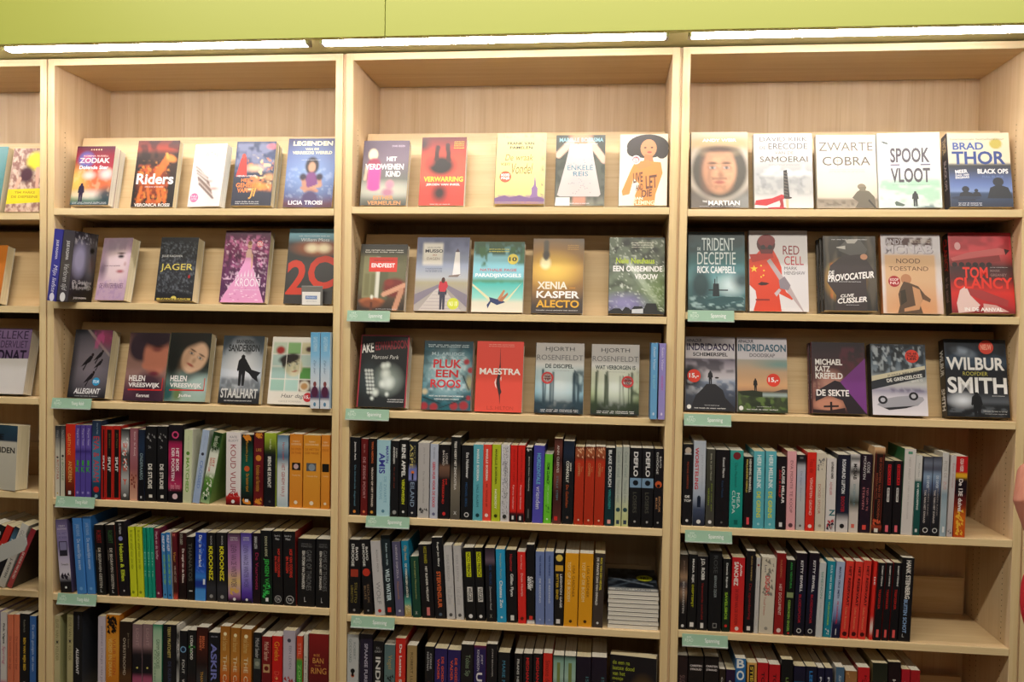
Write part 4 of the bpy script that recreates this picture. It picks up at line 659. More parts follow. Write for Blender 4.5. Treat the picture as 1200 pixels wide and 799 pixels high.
spine_row(3, 5, """
C 790 620 .1753
26 82 40 168 | 1d1a1b@0 5a4638@.2 a8886a@.3 2a2c3c@.4 9a7a60@.5 2a2424@.65 171518@.8 | JAN BOERTE~a89080~.08~.3~.4~.62; SOLDERVANTEN~e0dcd8~.36~.78~.4~.66; #O~ddd~.95~.2 | | black and brown photo spine, first in the row
84 145 100 168 | 151518@0 131316@1 | MARIA RIJK~e8e8e4~.06~.38~.35~.65~b; DIEPTEPIJT~b8b820~.4~.7~.35~.65~b; #R~e8e4e0~.9~.96~.3~.75 | | black spine with white and olive yellow capitals
149 220 160 180 | 17151a@0 151318@1 | J.D. ROBB~e8e8e4~.03~.32~.25~.68~b; Vermoorde onschuld~a82420~.36~.85~.4~.6; #R~e8e4e0~.9~.97~.35~.65 | | black spine with red script title
225 312 238 143 | 17181b@0 141518@1 | ROSE~55585a~.06~.28~.35~.65; BERNARD ZIJGER~a8b4b8~.31~.58~.35~.6; #R~888~.9~.96~.35~.68; #R~151518~.91~.95~.4~.63 | | thick black spine with dark grey name
318 370 330 196 | 17191a@0 151817@.5 16301a@.55 142416@1 | Dennis Rijnvis~e4e8e4~.06~.4~.35~.65~b; SAVELSBOS~98c838~.46~.83~.3~.68~b; #O~d83028~.92~.2 | | black spine with green leafy lower half
374 460 391 188 | c8242c@0 d02c2c@.5 dc3424@1 | SANCHEZ~f4f0ea~.06~.38~.15~.5~b; Julia~f4f0ea~.08~.25~.6~.8~bi; DE STEM VAN DE DODEN~701418~.42~.9~.3~.55; #O~f0e0d8~.95~.16 | | wide bright red spine with large white name
465 526 488 145 | 17151a@0 151318@1 | WARD RUMMENS~c8a868~.06~.36~.5~.68; De openbaring~a82428~.4~.84~.3~.68; #R~e8e4dc~.92~.97~.3~.7 | | tall black spine with dark red title
531 560 553 190 | cac8c6@0 cccac8@1 | Vera~aaa~.3~.4; #O~8a2028~.1~.28; Nederlands~b0b0b0~.7~.9 | | slim off-white spine with a tiny dark red dot
562 660 590 190 | d8d0be@0 d4ccba@1 | DIGGERS~d03038~.24~.5~.28~.62~b; Twaalf brieven~c06858~.52~.76~.25~.4; #N~8a867c~.02~.5~22; Lot~556~.1~.2~.2~.35; #O~9a968c~.93~.12 | | wide cream map spine with stamped red word
665 729 690 160 | 8a181c@0 96201f@1 | HET DOCUMENT~f0dcd0~.38~.76~.35~.65; SUUSEMIC~c88058~.08~.3~.4~.6; #O~e8d0c8~.95~.24 | | dark red spine reading HET DOCUMENT
733 791 758 205 | 141a18@0 121614@.4 202420@1 | ANA VENTURA~3a9a48~.03~.38~.4~.65~b; #R~8a9a6a~.43~.5~.1~.9; GEBROKEN ENGEL~88b848~.53~.95~.3~.6~b; #O~c83028~.97~.14 | | black spine with a thin green title and picture band
796 868 822 160 | 1c121c@0 151830@.5 171420@1 | KITTY SEWELL~e4e4e8~.09~.47~.4~.65~b; BLOEDSPOOR~a82030~.5~.85~.35~.6~b; #O~ccc~.94~.24; #O~181818~.94~.16 | | dark spine reading BLOEDSPOOR, left copy
872 941 908 160 | 1c121c@0 151830@.5 171420@1 | KITTY SEWELL~e4e4e8~.09~.47~.4~.65~b; BLOEDSPOOR~a82030~.5~.85~.35~.6~b; #O~ccc~.94~.24; #O~181818~.94~.16 | | dark spine reading BLOEDSPOOR, right copy
945 990 976 225 | c8ccce@0 ccd0d0@1 | SIMENON~3a8a78~.12~.48~.3~.65; Uit naam~9aa~.54~.76~.4~.6 | | light grey spine with thin green lettering
993 1046 1030 214 | 1f90a8@0 1c8498@1 | SUUS VAN DER BOES~d0e8ec~.05~.5~.4~.66~b; TUINSOMER~98c850~.53~.85~.4~.62~b; #N~e8f0f0~.9~.97~6 | | petrol blue spine with a small white figure
1048 1105 1089 218 | a8b8d8@0 b0c0dc@.5 8090c0@.68 202048@.82 1c1c38@1 | MARTIN CRUZ SMITH~2a3460~.07~.48~.35~.6~b; DE GOUDEN MIJL~c82848~.52~.82~.35~.6~b; #R~ddd~.88~.96~.45~.55 | | spine pale blue above and indigo below
1109 1164 1153 213 | e03c32 | HET RESERVAAT~4a1414~.07~.58~.4~.75~b; Lukas Roosman~f0a070~.6~.88~.35~.6; #O~4a1010~.94~.3 | | coral red spine reading HET RESERVAAT, left of three
C 980 620 .224
68 110 103 170 | e03c32 | HET RESERVAAT~4a1414~.07~.58~.4~.75~b; Lukas Roosman~f0a070~.6~.88~.35~.6; #O~4a1010~.94~.3 | | coral red spine reading HET RESERVAAT, middle of three
113 154 148 165 | e03c32 | HET RESERVAAT~4a1414~.07~.58~.4~.75~b; Lukas Roosman~f0a070~.6~.88~.35~.6; #O~4a1010~.94~.3 | | coral red spine reading HET RESERVAAT, right of three
170 188 200 168 | d82c24@0 d82c24@.7 e8e4d8@.85 d82c24@.95 | DE~fff~.2~.3 | | thin red spine between the red and the black books
191 232 221 176 | 161519@0 141317@1 | ROBERT STEVENS~e0e0dc~.04~.3~.5~.7~b; TREFZEKER~b82420~.34~.6~.3~.6~b; #R~e85a58~.86~.96~.35~.7 | b02424 | black spine with red title, left of three alike
235 272 263 176 | 161519@0 141317@1 | ROBERT STEVENS~e0e0dc~.04~.3~.5~.7~b; TREFZEKER~b82420~.34~.6~.3~.6~b; #R~e85a58~.86~.96~.35~.7 | b02424 | black spine with red title, middle of three alike
275 318 303 176 | 161519@0 141317@1 | ROBERT STEVENS~e0e0dc~.04~.3~.5~.7~b; TREFZEKER~b82420~.34~.6~.3~.6~b; #R~e85a58~.86~.96~.35~.7 | b02424 | black spine with red title, right of three alike
322 387 347 150 | 161619@0 141418@1 | HANK STEINBERG~f0ece4~.03~.49~.35~.75~b; BUITEN SCHOT~8fb0dc~.5~.9~.3~.62~b; L~ddd~.91~.95~.3~.45~h | | tall black spine with bold white and blue capitals, last in row
""", 'books spine out on the fifth row of the right bookcase')

spine_row(3, 6, """
C 790 730 .175
T15 93 - 214 | 2a1c1e@0 261a1c@1 | SUZANNE VERMEER~8a6a68~.25~.8 | | dark brown red spine, first in the row
T97 200 - 218 | 1a1517@0 171315@1 | CARSTEN~f0e8e8~.11~.135~.1~.9~bh; STROUD~f0e8e8~.155~.18~.12~.88~bh; #R~d8c8a8~.4~.5~.4~.8; DE TERUGKEER~d04830~.55~.9~.3~.7~b | | very thick black spine with white capitals, left copy
T205 303 - 222 | 1a1517@0 171315@1 | CARSTEN~f0e8e8~.11~.135~.1~.9~bh; STROUD~f0e8e8~.155~.18~.12~.88~bh; #R~d8c8a8~.4~.5~.4~.8; DE TERUGKEER~d04830~.55~.9~.3~.7~b | | very thick black spine with white capitals, right copy
T304 346 - 307 | 2a2018@0 1c1614@1 | CASTELLO~d8d4cc~.12~.5~.3~.6~b | | narrow dark brown spine in the sixth row
T350 412 - 310 | 2a1838@0 2c1a3c@1 | CHEVY~d8d4cc~.16~.36~.3~.55~b; IDEAAL~a8a0c0~.5~.9 | | dark purple spine beside the big blue one
T413 484 - 236 | 2f78b8@0 1f5a98@.4 3a6a90@.7 4a80a8@1 | B~f0f4f4~.01~.12~.1~.85~bh; O~f0f4f4~.15~.27~.1~.85~bh; T~f0f4f4~.3~.42~.1~.85~bh; E~f0f4f4~.46~.57~.1~.85~bh | | blue spine with huge stacked white letters
T490 557 - 264 | e0b068@0 d8a050@.05 d89a3c@1 | #R~17141a~.03~1~.2~.75; STIEG BUURT~e0c040~.05~.7~.32~.65~b | | yellow edged black spine
T561 634 - 264 | c01c24@0 c82028@1 | TOEN & HOE~3a1014~.12~.75~.35~.65~b | | crimson spine with black lettering, left copy
T638 713 - 276 | c01c24@0 c82028@1 | TOEN & HOE~3a1014~.12~.75~.35~.65~b | | crimson spine with black lettering, right copy
T720 800 - 242 | 141516@0 131415@1 | LISA UNGER~7a9a50~.22~.7~.4~.65 | | black spine with pale green letters in the sixth row
T804 882 - 286 | 1d1a38@0 1c1c30@.2 2080b8@.23 2a88c0@.45 1c1c34@.5 | KAREN~f0f4f4~.26~.44~.5~.75~b; VEER~f0f4f4~.26~.4~.2~.42~b | | navy spine with a sky blue label
T885 960 - 289 | 1a1a30@0 181a2c@1 | LEE VANS~3080c8~.06~.5~.3~.6~b | | navy spine with blue lettering in the sixth row
T963 1010 - 298 | 1a1a38@0 181a34@1 | Fontein~d8dce8~.12~.5~.3~.6~b | | narrow navy spine with white script, left copy
T1014 1065 - 300 | 1a1a38@0 181a34@1 | Fontein~d8dce8~.12~.5~.3~.6~b | | narrow navy spine with white script, right copy
T1084 1143 - 294 | 4a6a88@0 54728e@1 | Simone Baars~d0dce4~.1~.6~.35~.65~i | dcd8d0 | steel blue spine with white script
C 960 730 .1167
T266 385 - 478 | 9a6a3c@0 a8784a@.2 8a5c34@.5 7a5030@1 | #N~c89a60~.02~.9~30; Vrouw~5a3018~.3~.7 | | mottled tan brown spine
T390 512 - 442 | c82028@0 cc2428@1 | Karin~5a1014~.1~.4~.55~.75; VRIJER~5a1014~.14~.7~.25~.45~b | 8a1c20 | red spine right of the tan one
T538 692 - 398 | 20241a@0 2a2e22@.2 141612@.5 | THE~dcdcd0~.4~.55~.6~.8~b; BOXER~dcdcd0~.38~.6~.25~.5~b | 8a7a50 | thick greenish black spine
T698 826 - 388 | 1a1014@0 2a1018@.4 5a1420@1 | HET KAMP~e0d8d4~.2~.6~.35~.6~b; C~d88~.4~.45~.6~.8 | | black to maroon spine in the sixth row
T831 917 - 462 | b81c2c@0 b41a2a@1 | Jo Nesse~f0d0d0~.15~.6~.35~.6~b | | crimson spine near the end, left of two
T921 1018 - 472 | b02028@0 a81c24@1 | THRILLER~701014~.15~.6~.35~.6 | | darker red spine, last in the sixth row
""", 'books spine out on the sixth row of the right bookcase')

spine_row(0, 5, """
C 0 580 .1753
-330 -290 -165 190 | 8ac0b0 | ATLAS~333~.2~.6 | | tilted mint spine at the photo's edge
-283 -225 -118 195 | c8c4b8@0 d0ccc0@1 | BREEZE~555~.2~.7 | | tilted off-white spine beside the mint one
-219 -170 -54 200 | 2a3a5a@0 6a88a8@.3 c0c8d0@.6 | GRANT~eee~.2~.6 | | tilted blue grey spine with pale foot
-165 -125 2 210 | 1a1a1c | CARRARA~ddd~.1~.5 | | tilted black spine left of the red one
-120 -70 48 215 | c02a24@0 b82824@1 | EINDSTRIJD~eee~.3~.7~.3~.7~b | | tilted red spine in the middle of the slanting books
-65 -28 102 222 | 1c1c22@0 5a88a8@.3 1c1c22@.4 | REDE~ddd~.2~.5 | | tilted black and blue spine
-18 36 148 205 | cfcfc8@0 d4d0c8@.6 c8c4b8@1 | J. KOSTEN~5a5a58~.55~.85~.3~.7~b; GO~888~.1~.2 | | tilted white spine reading KOSTEN
44 84 210 235 | 8a2430@0 a03038@.3 b04a48@.7 | DE KLEUR VAN BLOED~f0d8d0~.4~.85~.3~.7~b | 2a1c18 | tilted raspberry red spine, last of the slanting books
""", 'slanting books on the fifth row of the far left bookcase')
spine_row(0, 6, """
C 0 680 .175
T-120 -62 - 190 | 1a1a1c | NACHT~ddd~.2~.6 | | black spine at the very left edge, lowest row
T-58 0 - 200 | 9a8ab0@0 8a7aa8@1 | WOUD~eee~.2~.6 | | violet spine at the very left edge, lowest row
T4 47 - 212 | d8d4d0@0 dcd8d4@.9 c83a6a@.95 | Pink Vigne~222~.15~.42~.3~.7~b; Spring~c85a80~.45~.7~.2~.8~i | | white spine with black name and pink script
T49 88 - 228 | dd7a58 | De kinderen van Jagt~a04a38~.3~.75 | | salmon orange spine, left copy
T92 130 - 228 | dd7a58 | De kinderen van Jagt~a04a38~.3~.75 | | salmon orange spine, right copy
T133 197 - 222 | 15151a@0 131318@1 | BEN VAN MIJN BED~e0b838~.32~.76~.3~.65~b; Roderick~998~.08~.25~.4~.6; #O~ddd~.93~.16 | | black spine with bold yellow lettering
T200 243 - 238 | 3a6ab0@0 3868ac@1 | De stille getuigen van toen~c8d8f0~.12~.75; #O~a8c0e0~.93~.12 | 1a1a1c | royal blue spine, last in the row
""", 'books spine out on the lowest row of the far left bookcase')

# ---------------------------------------------------------------- books standing face out on the sloping display boards
LEAN = math.radians(12)
def display(c, k, x0, x1, yt, t, label, paint, front='888', spine='888', back='888', n=1, yaw=0, stickers=(), sp='', Y0=.012, white=False, lean=LEAN, dxc=0):
    z = SH[(c,k)]+EZ; lift = n*t*math.sin(lean)+.0006; zb = z+lift
    XA = xat(x0, Y0, zb); XB = xat(x1, Y0, zb); w = (XB-XA)/max(math.cos(yaw), .3); h = .2
    for _ in range(8):
        q = project((XA, Y0+h*math.sin(lean), zb+h*math.cos(lean)))[1]; h += (q-yt)/470*.9
    grp = 'face-out books on the %s display shelf of the %s bookcase' % (ORD[k], UNIT[c])
    for i in range(n):
        rt = bpy.data.objects.new('paperback_book', None); col.objects.link(rt); rt.empty_display_size = .05
        rt['label'] = label if i == 0 else 'further copy right behind the %s' % ' '.join(label.split(',')[0].split()[:9])
        if i > 1: rt['label'] = 'rearmost copy behind the %s' % ' '.join(label.split(',')[0].split()[:9])
        rt['category'] = 'book'; rt['group'] = grp
        if len(rt['label'].split()) > 16: print('LONG', rt['label'])
        jx = 0 if i == 0 else dxc*i
        rt.matrix_world = Matrix.Translation((XA, Y0, zb)) @ Matrix.Rotation(yaw, 4, 'Z') @ Matrix.Rotation(-lean, 4, 'X') @ Matrix.Translation((jx, i*(t+.0012), 0))
        cv = L = None; sk = ()
        L2 = Layer()
        if sp:
            for item in sp.split(';'):
                q = item.strip().split('~'); u0, u1 = (float(q[4]), float(q[5])) if len(q) > 5 else (.25, .75)
                L2.down(q[0], u0, float(q[2]), u1, float(q[3]), q[1], q[6] if len(q) > 6 else '')
        if i == 0:
            cv = Canvas(42, 62, h/w); L = Layer(); paint(cv, L); sk = stickers
        book_parts(rt, w, h, t, hx(front), hx(spine), hx(back), white, None, L2, cv, L, sk)
def small(L, x0, y0, x1, y1, c, n=1, gap=None):          # lines of small print
    r = random.Random(int(x0*100+y0*1000)); hh = (y1-y0)/n
    words = 'de van het een thriller roman waar niemand spannend boek over verhaal nieuwe bestseller'.split()
    for i in range(n):
        s = ' '.join(r.choice(words) for _ in range(5)); L.text(s, x0, y0+i*hh, x1, y0+i*hh+hh*.62, c, 'b')
def face(cv, cx, cy, rx, ry, skin, shade, rot=0, lips='a04a40'):
    cv.e(cx, cy, rx, ry, skin, .12, 1, rot); cv.e(cx-rx*.75, cy+ry*.1, rx*.35, ry*.8, shade, .6, .5, rot)
    a = math.radians(rot)
    def pt(x, y):
        return cx+rx*(x*math.cos(a)-y*1.3*math.sin(a)), cy+ry*(x*.75*math.sin(a)+y*math.cos(a))
    for s in (-1, 1):
        x, y = pt(s*.42, -.12); cv.e(x, y, rx*.26, ry*.10, shade, .5, .8, rot); cv.e(x, y, rx*.17, ry*.055, 'e4dcd4', .3, 1, rot); cv.e(x, y, rx*.1, ry*.065, '2a3434', .3, 1, rot)
        x, y = pt(s*.42, -.32); cv.e(x, y, rx*.28, ry*.05, '3a2418', .4, .9, rot)
    x, y = pt(.08, .2); cv.e(x, y, rx*.14, ry*.16, shade, .7, .7, rot)
    x, y = pt(0, .52); cv.e(x, y, rx*.32, ry*.075, lips, .4, 1, rot)
def man(L, cx, y0, h, c, asp=1.5, wid=1.0):              # standing figure seen from behind
    w = h*asp*.16*wid
    P = [(-.35,.10),(-.9,.2),(-1.1,.5),(-.85,.55),(-.7,.5),(-.6,1),(-.1,1),(0,.6),(.15,1),(.65,1),(.7,.5),(.9,.55),(1.1,.48),(.85,.2),(.35,.10)]
    L.poly([(cx+x*w, y0+y*h) for x, y in P], c); L.ell(cx, y0+.07*h, w*.42, h*.065, c, 12)

# --- left bookcase, first display shelf
def p(cv, L):
    cv.g((0,'4a1030'),(.15,'8a1a30'),(.35,'a82838'),(.5,'e06a40'),(.7,'e88a50'),(.85,'7aa080'),(1,'183a4a'))
    cv.e(.1,.6,.25,.2,'f0d060',.8,.8); cv.e(.65,.6,.3,.16,'f05a30',.7,.6); cv.e(.4,.5,.14,.06,'ffe0d8',.6,.9); cv.e(.85,.48,.16,.08,'ffd8d8',.6,.9)
    cv.e(.5,.82,.4,.06,'ffe8e0',.8,.7); cv.e(.9,.85,.2,.15,'1c3040',.6,.9); cv.e(.28,.23,.2,.13,'3a6ab8',.25,.9); cv.e(.3,.22,.12,.07,'d8405a',.6,.7)
    cv.n('ffd8b0',9,12,.35,.6,3,.2,(0,.35,1,.9))
    L.text('ZODIAK', .1,.2,.9,.29,'e8d8d8','b'); L.text('Dolende Ster', .12,.33,.88,.395,'eef0f4','b'); L.text('ROMINA RUSSELL', .2,.155,.85,.18,'f0c0b8','b')
    for i in range(5): L.ell(.38+i*.065,.06,.018,.012,'ffd8a0',8)
    small(L,.05,.95,.95,.995,'e8e8e8',2); man(L,.25,.63,.32,'26183a')
display(1,1,81.2,126.5,171.5,.024,'Zodiak book, red and blue science fiction cover, top left display shelf',p,'8a1a30','4a1030',n=2,white=True)
def p(cv, L):
    cv.g((0,'5a2018'),(.12,'a83820'),(.2,'4a2c20'),(.5,'2c1c16'),(1,'201814')); cv.n('1a1412',5,6,.7,.5,2)
    cv.n('d8602a',10,14,.8,.55,5,.15,(.05,.35,.85,.98)); cv.n('f0a040',16,20,.7,.62,9,.12,(.1,.3,.85,.95))
    cv.e(.45,.62,.3,.16,'c04a1c',.5,.7,-25); cv.l(.55,.5,.75,.28,.09,'d8702a',.9); cv.e(.83,.27,.14,.05,'e88a38',.3,1,25); cv.l(.72,.2,.76,.26,.03,'f0a040')
    for x0,x1 in ((.2,.15),(.35,.42),(.6,.68),(.68,.8)): cv.l(x0,.7,x1,.92,.035,'d8702a',.9)
    L.text('Riders',.06,.5,.95,.66,'f4eee8','b'); small(L,.28,.69,.72,.715,'ddd',1); L.text('VERONICA ROSSI',.08,.945,.92,.995,'f0ece4','b')
display(1,1,152.5,202,165,.022,'book reading Riders, with a burning horse on a dark cover',p,'3a1c16','2a1812')
def p(cv, L):
    cv.g((0,'f0eee8'),(1,'f4f0ec')); cv.e(.7,.65,.3,.3,'f6e8e0',.5,1); cv.e(.75,.72,.12,.02,'c08a80',.6,.7); cv.e(.6,.6,.08,.02,'a08880',.6,.6)
    for i in range(9): cv.l(.12+.02*i,.36+.035*i,.52+.03*i,.55+.04*i,.03,['8a7468','c8b8ac','6a5448'][i%3],.85)
    for i in range(5): cv.l(.1,.3+.04*i,.5,.42+.05*i,.02,'d8d0c8',.8)
    L.text('WITHEET',.35,.13,.9,.2,'c8a088','r'); small(L,.3,.07,.85,.095,'b8b0a8'); L.text('roman',.6,.23,.75,.255,'c8b8a0','i')
display(1,1,219,259.5,169.5,.026,'white book with a feathered wing and a pink sticker on its cover',p,'f2f0ea','e8e4da',yaw=math.radians(-8),white=True,stickers=[(.18,.86,.13,'e07aa8','NU/EXTRA','f8d8e8')])
def p(cv, L):
    cv.g((0,'2c3858'),(.3,'34446a'),(.6,'242a40'),(1,'1c2238')); cv.n('8a90b0',6,9,.6,.5,4,.2,(0,0,1,.5)); cv.n('f08a50',7,14,.9,.6,8,.1,(.3,.2,1,.8)); cv.n('f8d8a0',9,16,.8,.66,8,.08,(.3,.2,1,.8))
    cv.e(.5,.42,.2,.05,'f8c8a0',.6,.9); cv.e(.7,.7,.2,.05,'f0a040',.6,.9); cv.e(.9,.56,.12,.05,'f0b070',.6,.8)
    L.poly([(.2,.2),(.28,.25),(.33,.55),(.05,.55),(.14,.28)],'c83028'); L.ell(.21,.23,.05,.04,'d84838',12)
    cv.e(.9,.08,.12,.04,'d86a78',.4,1); L.text('HET',.2,.58,.42,.635,'f08a38','b'); L.text('GEHEIM',.08,.65,.58,.72,'f08a38','b'); L.text('VAN',.12,.73,.38,.8,'f08a38','b'); L.text('JI',.42,.73,.6,.9,'f8b048','bi')
    L.text('HENRI LOEVER',.08,.53,.58,.555,'e8dcd8','b'); small(L,.1,.93,.7,.99,'ccc',2)
display(1,1,270,317,166,.022,'dark blue cover with a red cloaked figure, book with fiery clouds',p,'2a3450','2c5a60','3a8078',n=2)
def p(cv, L):
    cv.g((0,'26264e'),(.3,'4a5a98'),(.55,'5a78b8'),(.8,'3a4680'),(.95,'5a2038'),(1,'4a1c30')); cv.e(.5,.5,.45,.3,'9ab8e0',.8,.6); cv.n('c8d8f0',14,20,.25,.62,3,.1,(0,.4,1,.9))
    cv.e(.53,.4,.14,.13,'1e1a26',.15); cv.e(.53,.42,.075,.075,'c89878',.2); cv.e(.53,.62,.14,.13,'7a3a7a',.15); cv.l(.36,.56,.42,.74,.045,'c08a70'); cv.l(.7,.56,.72,.68,.045,'c08a70'); cv.l(.42,.76,.72,.68,.035,'c89878'); cv.l(.36,.72,.66,.76,.035,'c08a70'); cv.e(.53,.88,.17,.12,'4a3a68',.2); cv.e(.36,.56,.07,.05,'2a2038',.3); cv.e(.7,.56,.07,.05,'2a2038',.3)
    L.text('LEGENDEN',.1,.04,.92,.105,'f8f0c0','b'); L.text('VAN DE',.36,.14,.64,.17,'f0e8b8','b'); L.text('VERREEZIG WERELD',.1,.185,.92,.23,'f0e8b8','b'); small(L,.3,.31,.7,.325,'d8e0f0'); L.text('LICIA TROISI',.1,.9,.8,.96,'f0f0f4','b')
display(1,1,331,388.5,162.5,.02,'blue fantasy cover with a girl crossing her arms, reading Legenden',p,'3a4480','26264e')
# --- left bookcase, second display shelf
def p_julie(cv, L):
    cv.g((0,'1a181e'),(.4,'5a5868'),(.8,'222024'),(1,'141316')); cv.e(.3,.4,.28,.22,'b0b0d0',.4,.9); cv.e(.8,.35,.25,.3,'77747c',.4,.9); cv.e(.8,.25,.1,.04,'222',.4); cv.e(.85,.45,.12,.1,'8a6a60',.7,.6); cv.n('d8d8dc',16,24,.6,.6,7,.1,(.0,.0,1,.2)); cv.n('e0e0e0',20,26,.7,.6,17,.1,(.0,.68,1,.84))
    L.text('De Gevangene',.1,.69,.9,.76,'dcdcdc','i'); L.text('VERLOREN TIJD',.1,.78,.92,.83,'cfcfcf','i'); L.text('JULIE KAGAWA',.2,.93,.75,.965,'e8e8e8','b')
def p(cv, L):
    cv.g((0,'a88a9c'),(.25,'c8a8bc'),(.6,'d8b8c8'),(1,'c8a8c4')); cv.e(.55,.42,.4,.3,'ecd4d8',.3,1); cv.n('8a6a80',8,8,.6,.5,4,.2,(0,0,1,.22)); cv.e(.45,.1,.6,.12,'9a8a98',.5,.8,-15)
    cv.e(.68,.3,.1,.025,'2a2028',.4); cv.e(.68,.25,.14,.012,'5a4040',.4); cv.e(.72,.54,.12,.025,'b86a70',.5); cv.e(.85,.42,.04,.03,'c89a98',.6,.8); cv.n('b090c0',16,22,.5,.6,9,.1,(0,.65,1,1)); cv.e(.1,.5,.14,.14,'5a4858',.7,.8)
    L.text('DE WINTERPRINSES',.08,.73,.9,.81,'6a4a68','i'); small(L,.15,.44,.7,.47,'7a5a70')
display(1,2,110.5,148.5,279,.03,'pale mauve cover with a woman\'s face in profile, beside the black one',p,'c8a8bc','8a6a8a',yaw=math.radians(-9),Y0=.016)
def p(cv, L):
    cv.g((0,'1c1e22'),(.5,'2a2d33'),(.9,'1a1b20'),(1,'1a1a1c')); cv.n('6a7078',26,40,.7,.55,3,.1,(0,.05,1,.9)); cv.n('14151a',22,34,.7,.5,8,.1)
    L.text('JAGER',.06,.42,.92,.55,'d8c858','r'); L.text('JULIE KAGAWA',.06,.28,.62,.325,'c8c8c8','b'); L.ell(.85,.62,.03,.03,'a82020',10); L.poly([(.05,.96),(.95,.96),(.95,.99),(.05,.99)],'c8b048'); L.ell(.5,.955,.07,.03,'e0cc60',12); L.text('TALON SAGA',.12,.96,.88,.99,'201c10','b')
display(1,2,180.5,225,278,.036,'black scaly cover reading Jager in yellow capitals',p,'1c1e22','16171a')
def p(cv, L):
    cv.g((0,'3a0c30'),(.25,'7a1c58'),(.5,'6a1a58'),(.8,'4a1848'),(1,'5a2050')); cv.n('e07ab0',14,20,.7,.6,5,.1,(0,.05,1,.55)); cv.n('f8d0e8',22,34,.8,.66,11,.08,(0,.1,1,1)); cv.n('2a0c28',9,5,.6,.5,6,.2,(0,.3,1,.65))
    L.poly([(.5,.36),(.64,.36),(.66,.44),(.68,.55),(.82,.75),(.97,1),(.02,1),(.1,.88),(.3,.68),(.46,.46)],'e8a0cc')
    L.ell(.56,.21,.05,.045,'d8a890',12); L.poly([(.52,.26),(.6,.26),(.63,.33),(.65,.38),(.5,.38),(.49,.32)],'e0b8a8'); L.poly([(.6,.3),(.65,.34),(.66,.5),(.63,.56),(.62,.44)],'d8a890'); L.ell(.56,.175,.045,.03,'8a6038',10)
    for i in range(26):
        r = random.Random(i); x = r.uniform(.15,.85); y = r.uniform(.68,.98); L.poly([(x-.03,y),(x,y-.012),(x+.035,y+.004),(x,y+.008)],['f4c0dc','d888b8','f8d4e8'][i%3])
    L.text('KROON',.32,.67,.86,.78,'f8f0f6',''); L.poly([(.3,.655),(.88,.655),(.88,.66),(.3,.66)],'f4e8f0')
    for i in range(7): x = .36+i*.075; L.poly([(x-.02,.645),(x,.6-.02*(3-abs(i-3))),(x+.02,.645)],'f0dce8')
    small(L,.3,.82,.85,.84,'f0d8e8')
display(1,2,256,310,270,.026,'purple cover with a girl in a wide pink ball gown',p,'7a1c58','5a1848',stickers=[(.78,.19,.075,'e87888','NU/9,95','fff')])
def p(cv, L):
    cv.g((0,'7ab8c8'),(.12,'6a9aa8'),(.2,'3a3a38'),(1,'33312e')); cv.e(.62,.26,.38,.08,'c86a30',.7,.9); cv.e(.5,.26,.13,.055,'fff0c8',.5); cv.e(.75,.26,.13,.055,'fff0c8',.5)
    L.text('2',.02,.42,.44,.88,'c83820','b'); L.text('C',.46,.36,1.0,.8,'c83820','b'); small(L,.2,.09,.85,.11,'d8e8ec'); L.text('Willem Moss',.25,.125,.85,.17,'d8e0e0','')
display(1,2,331.5,388.5,268,.02,'dark grey cover with a huge red 2C and two headlights',p,'3a3a38','22201e')
# --- left bookcase, third display shelf
def p(cv, L):
    cv.g((0,'22252c'),(.4,'5a5560'),(.75,'4a4850'),(1,'16171c')); cv.e(.55,.5,.45,.3,'8a8088',.8,.7); cv.l(.35,0,1,.38,.03,'b0a098',.6); cv.e(.85,.12,.3,.12,'8a3a5a',.6,.9,35); cv.n('c8508a',8,8,.5,.6,4,.1,(.5,0,1,.3)); cv.e(.0,.5,.12,.5,'14161c',.6,.8)
    for (x, y, s) in ((.42,.45,1),(.7,.38,.8),(.52,.7,.9),(.72,.5,.7)): L.poly([(x-.16*s,y+.1*s),(x-.04*s,y),(x+.06*s,y-.07*s),(x+.14*s,y-.05*s),(x+.08*s,y+.02*s),(x+.0*s,y+.05*s),(x-.08*s,y+.16*s),(x-.1*s,y+.13*s),(x-.03*s,y+.06*s)],'1a151a'); L.ell(x+.12*s,y-.08*s,.035*s,.026*s,'2a1c1c',10)
    L.text('ALLEGIANT',.16,.86,.86,.94,'f0f0f2','bi'); small(L,.2,.965,.8,.985,'ccc')
display(1,3,78,122.5,386,.038,'grey cover with four falling figures and a blue sticker',p,'33333c','1c1e24',stickers=[(.72,.76,.1,'2a9cd0','FILM','d8f0fc')])
def vrees(L, t2):
    L.text('HELEN',.1,.63,.5,.715,'f4f0ec','b'); L.text('VREESWIJK',.1,.735,.88,.82,'f4f0ec','b'); L.poly([(.1,.83),(.93,.825),(.93,.66),(.95,.66),(.95,.845),(.1,.85)],'d02a28'); L.text(t2,.33,.895,.65,.945,'f0ece8','b')
def p(cv, L):
    cv.g((0,'3a2428'),(.2,'8a6458'),(.6,'947068'),(.85,'5a3444'),(1,'3a2434')); cv.e(.32,.2,.3,.22,'34242e',.15); cv.e(.72,.33,.32,.3,'c07860',.15); cv.e(.48,.48,.1,.05,'c07860',.3); cv.e(.7,.08,.4,.14,'2a1a24',.3); cv.e(.72,.24,.12,.04,'6a3030',.5,.8); cv.e(.74,.2,.14,.012,'3a1c18',.4); cv.e(.7,.6,.11,.03,'8a3038',.4); cv.e(.6,.8,.35,.22,'3a2030',.3,.9)
    vrees(L,'Kersrust')
display(1,3,143,190.5,389.5,.02,'brown cover with a woman in profile looking down, titled in white blocks',p,'8a6458','3a2428')
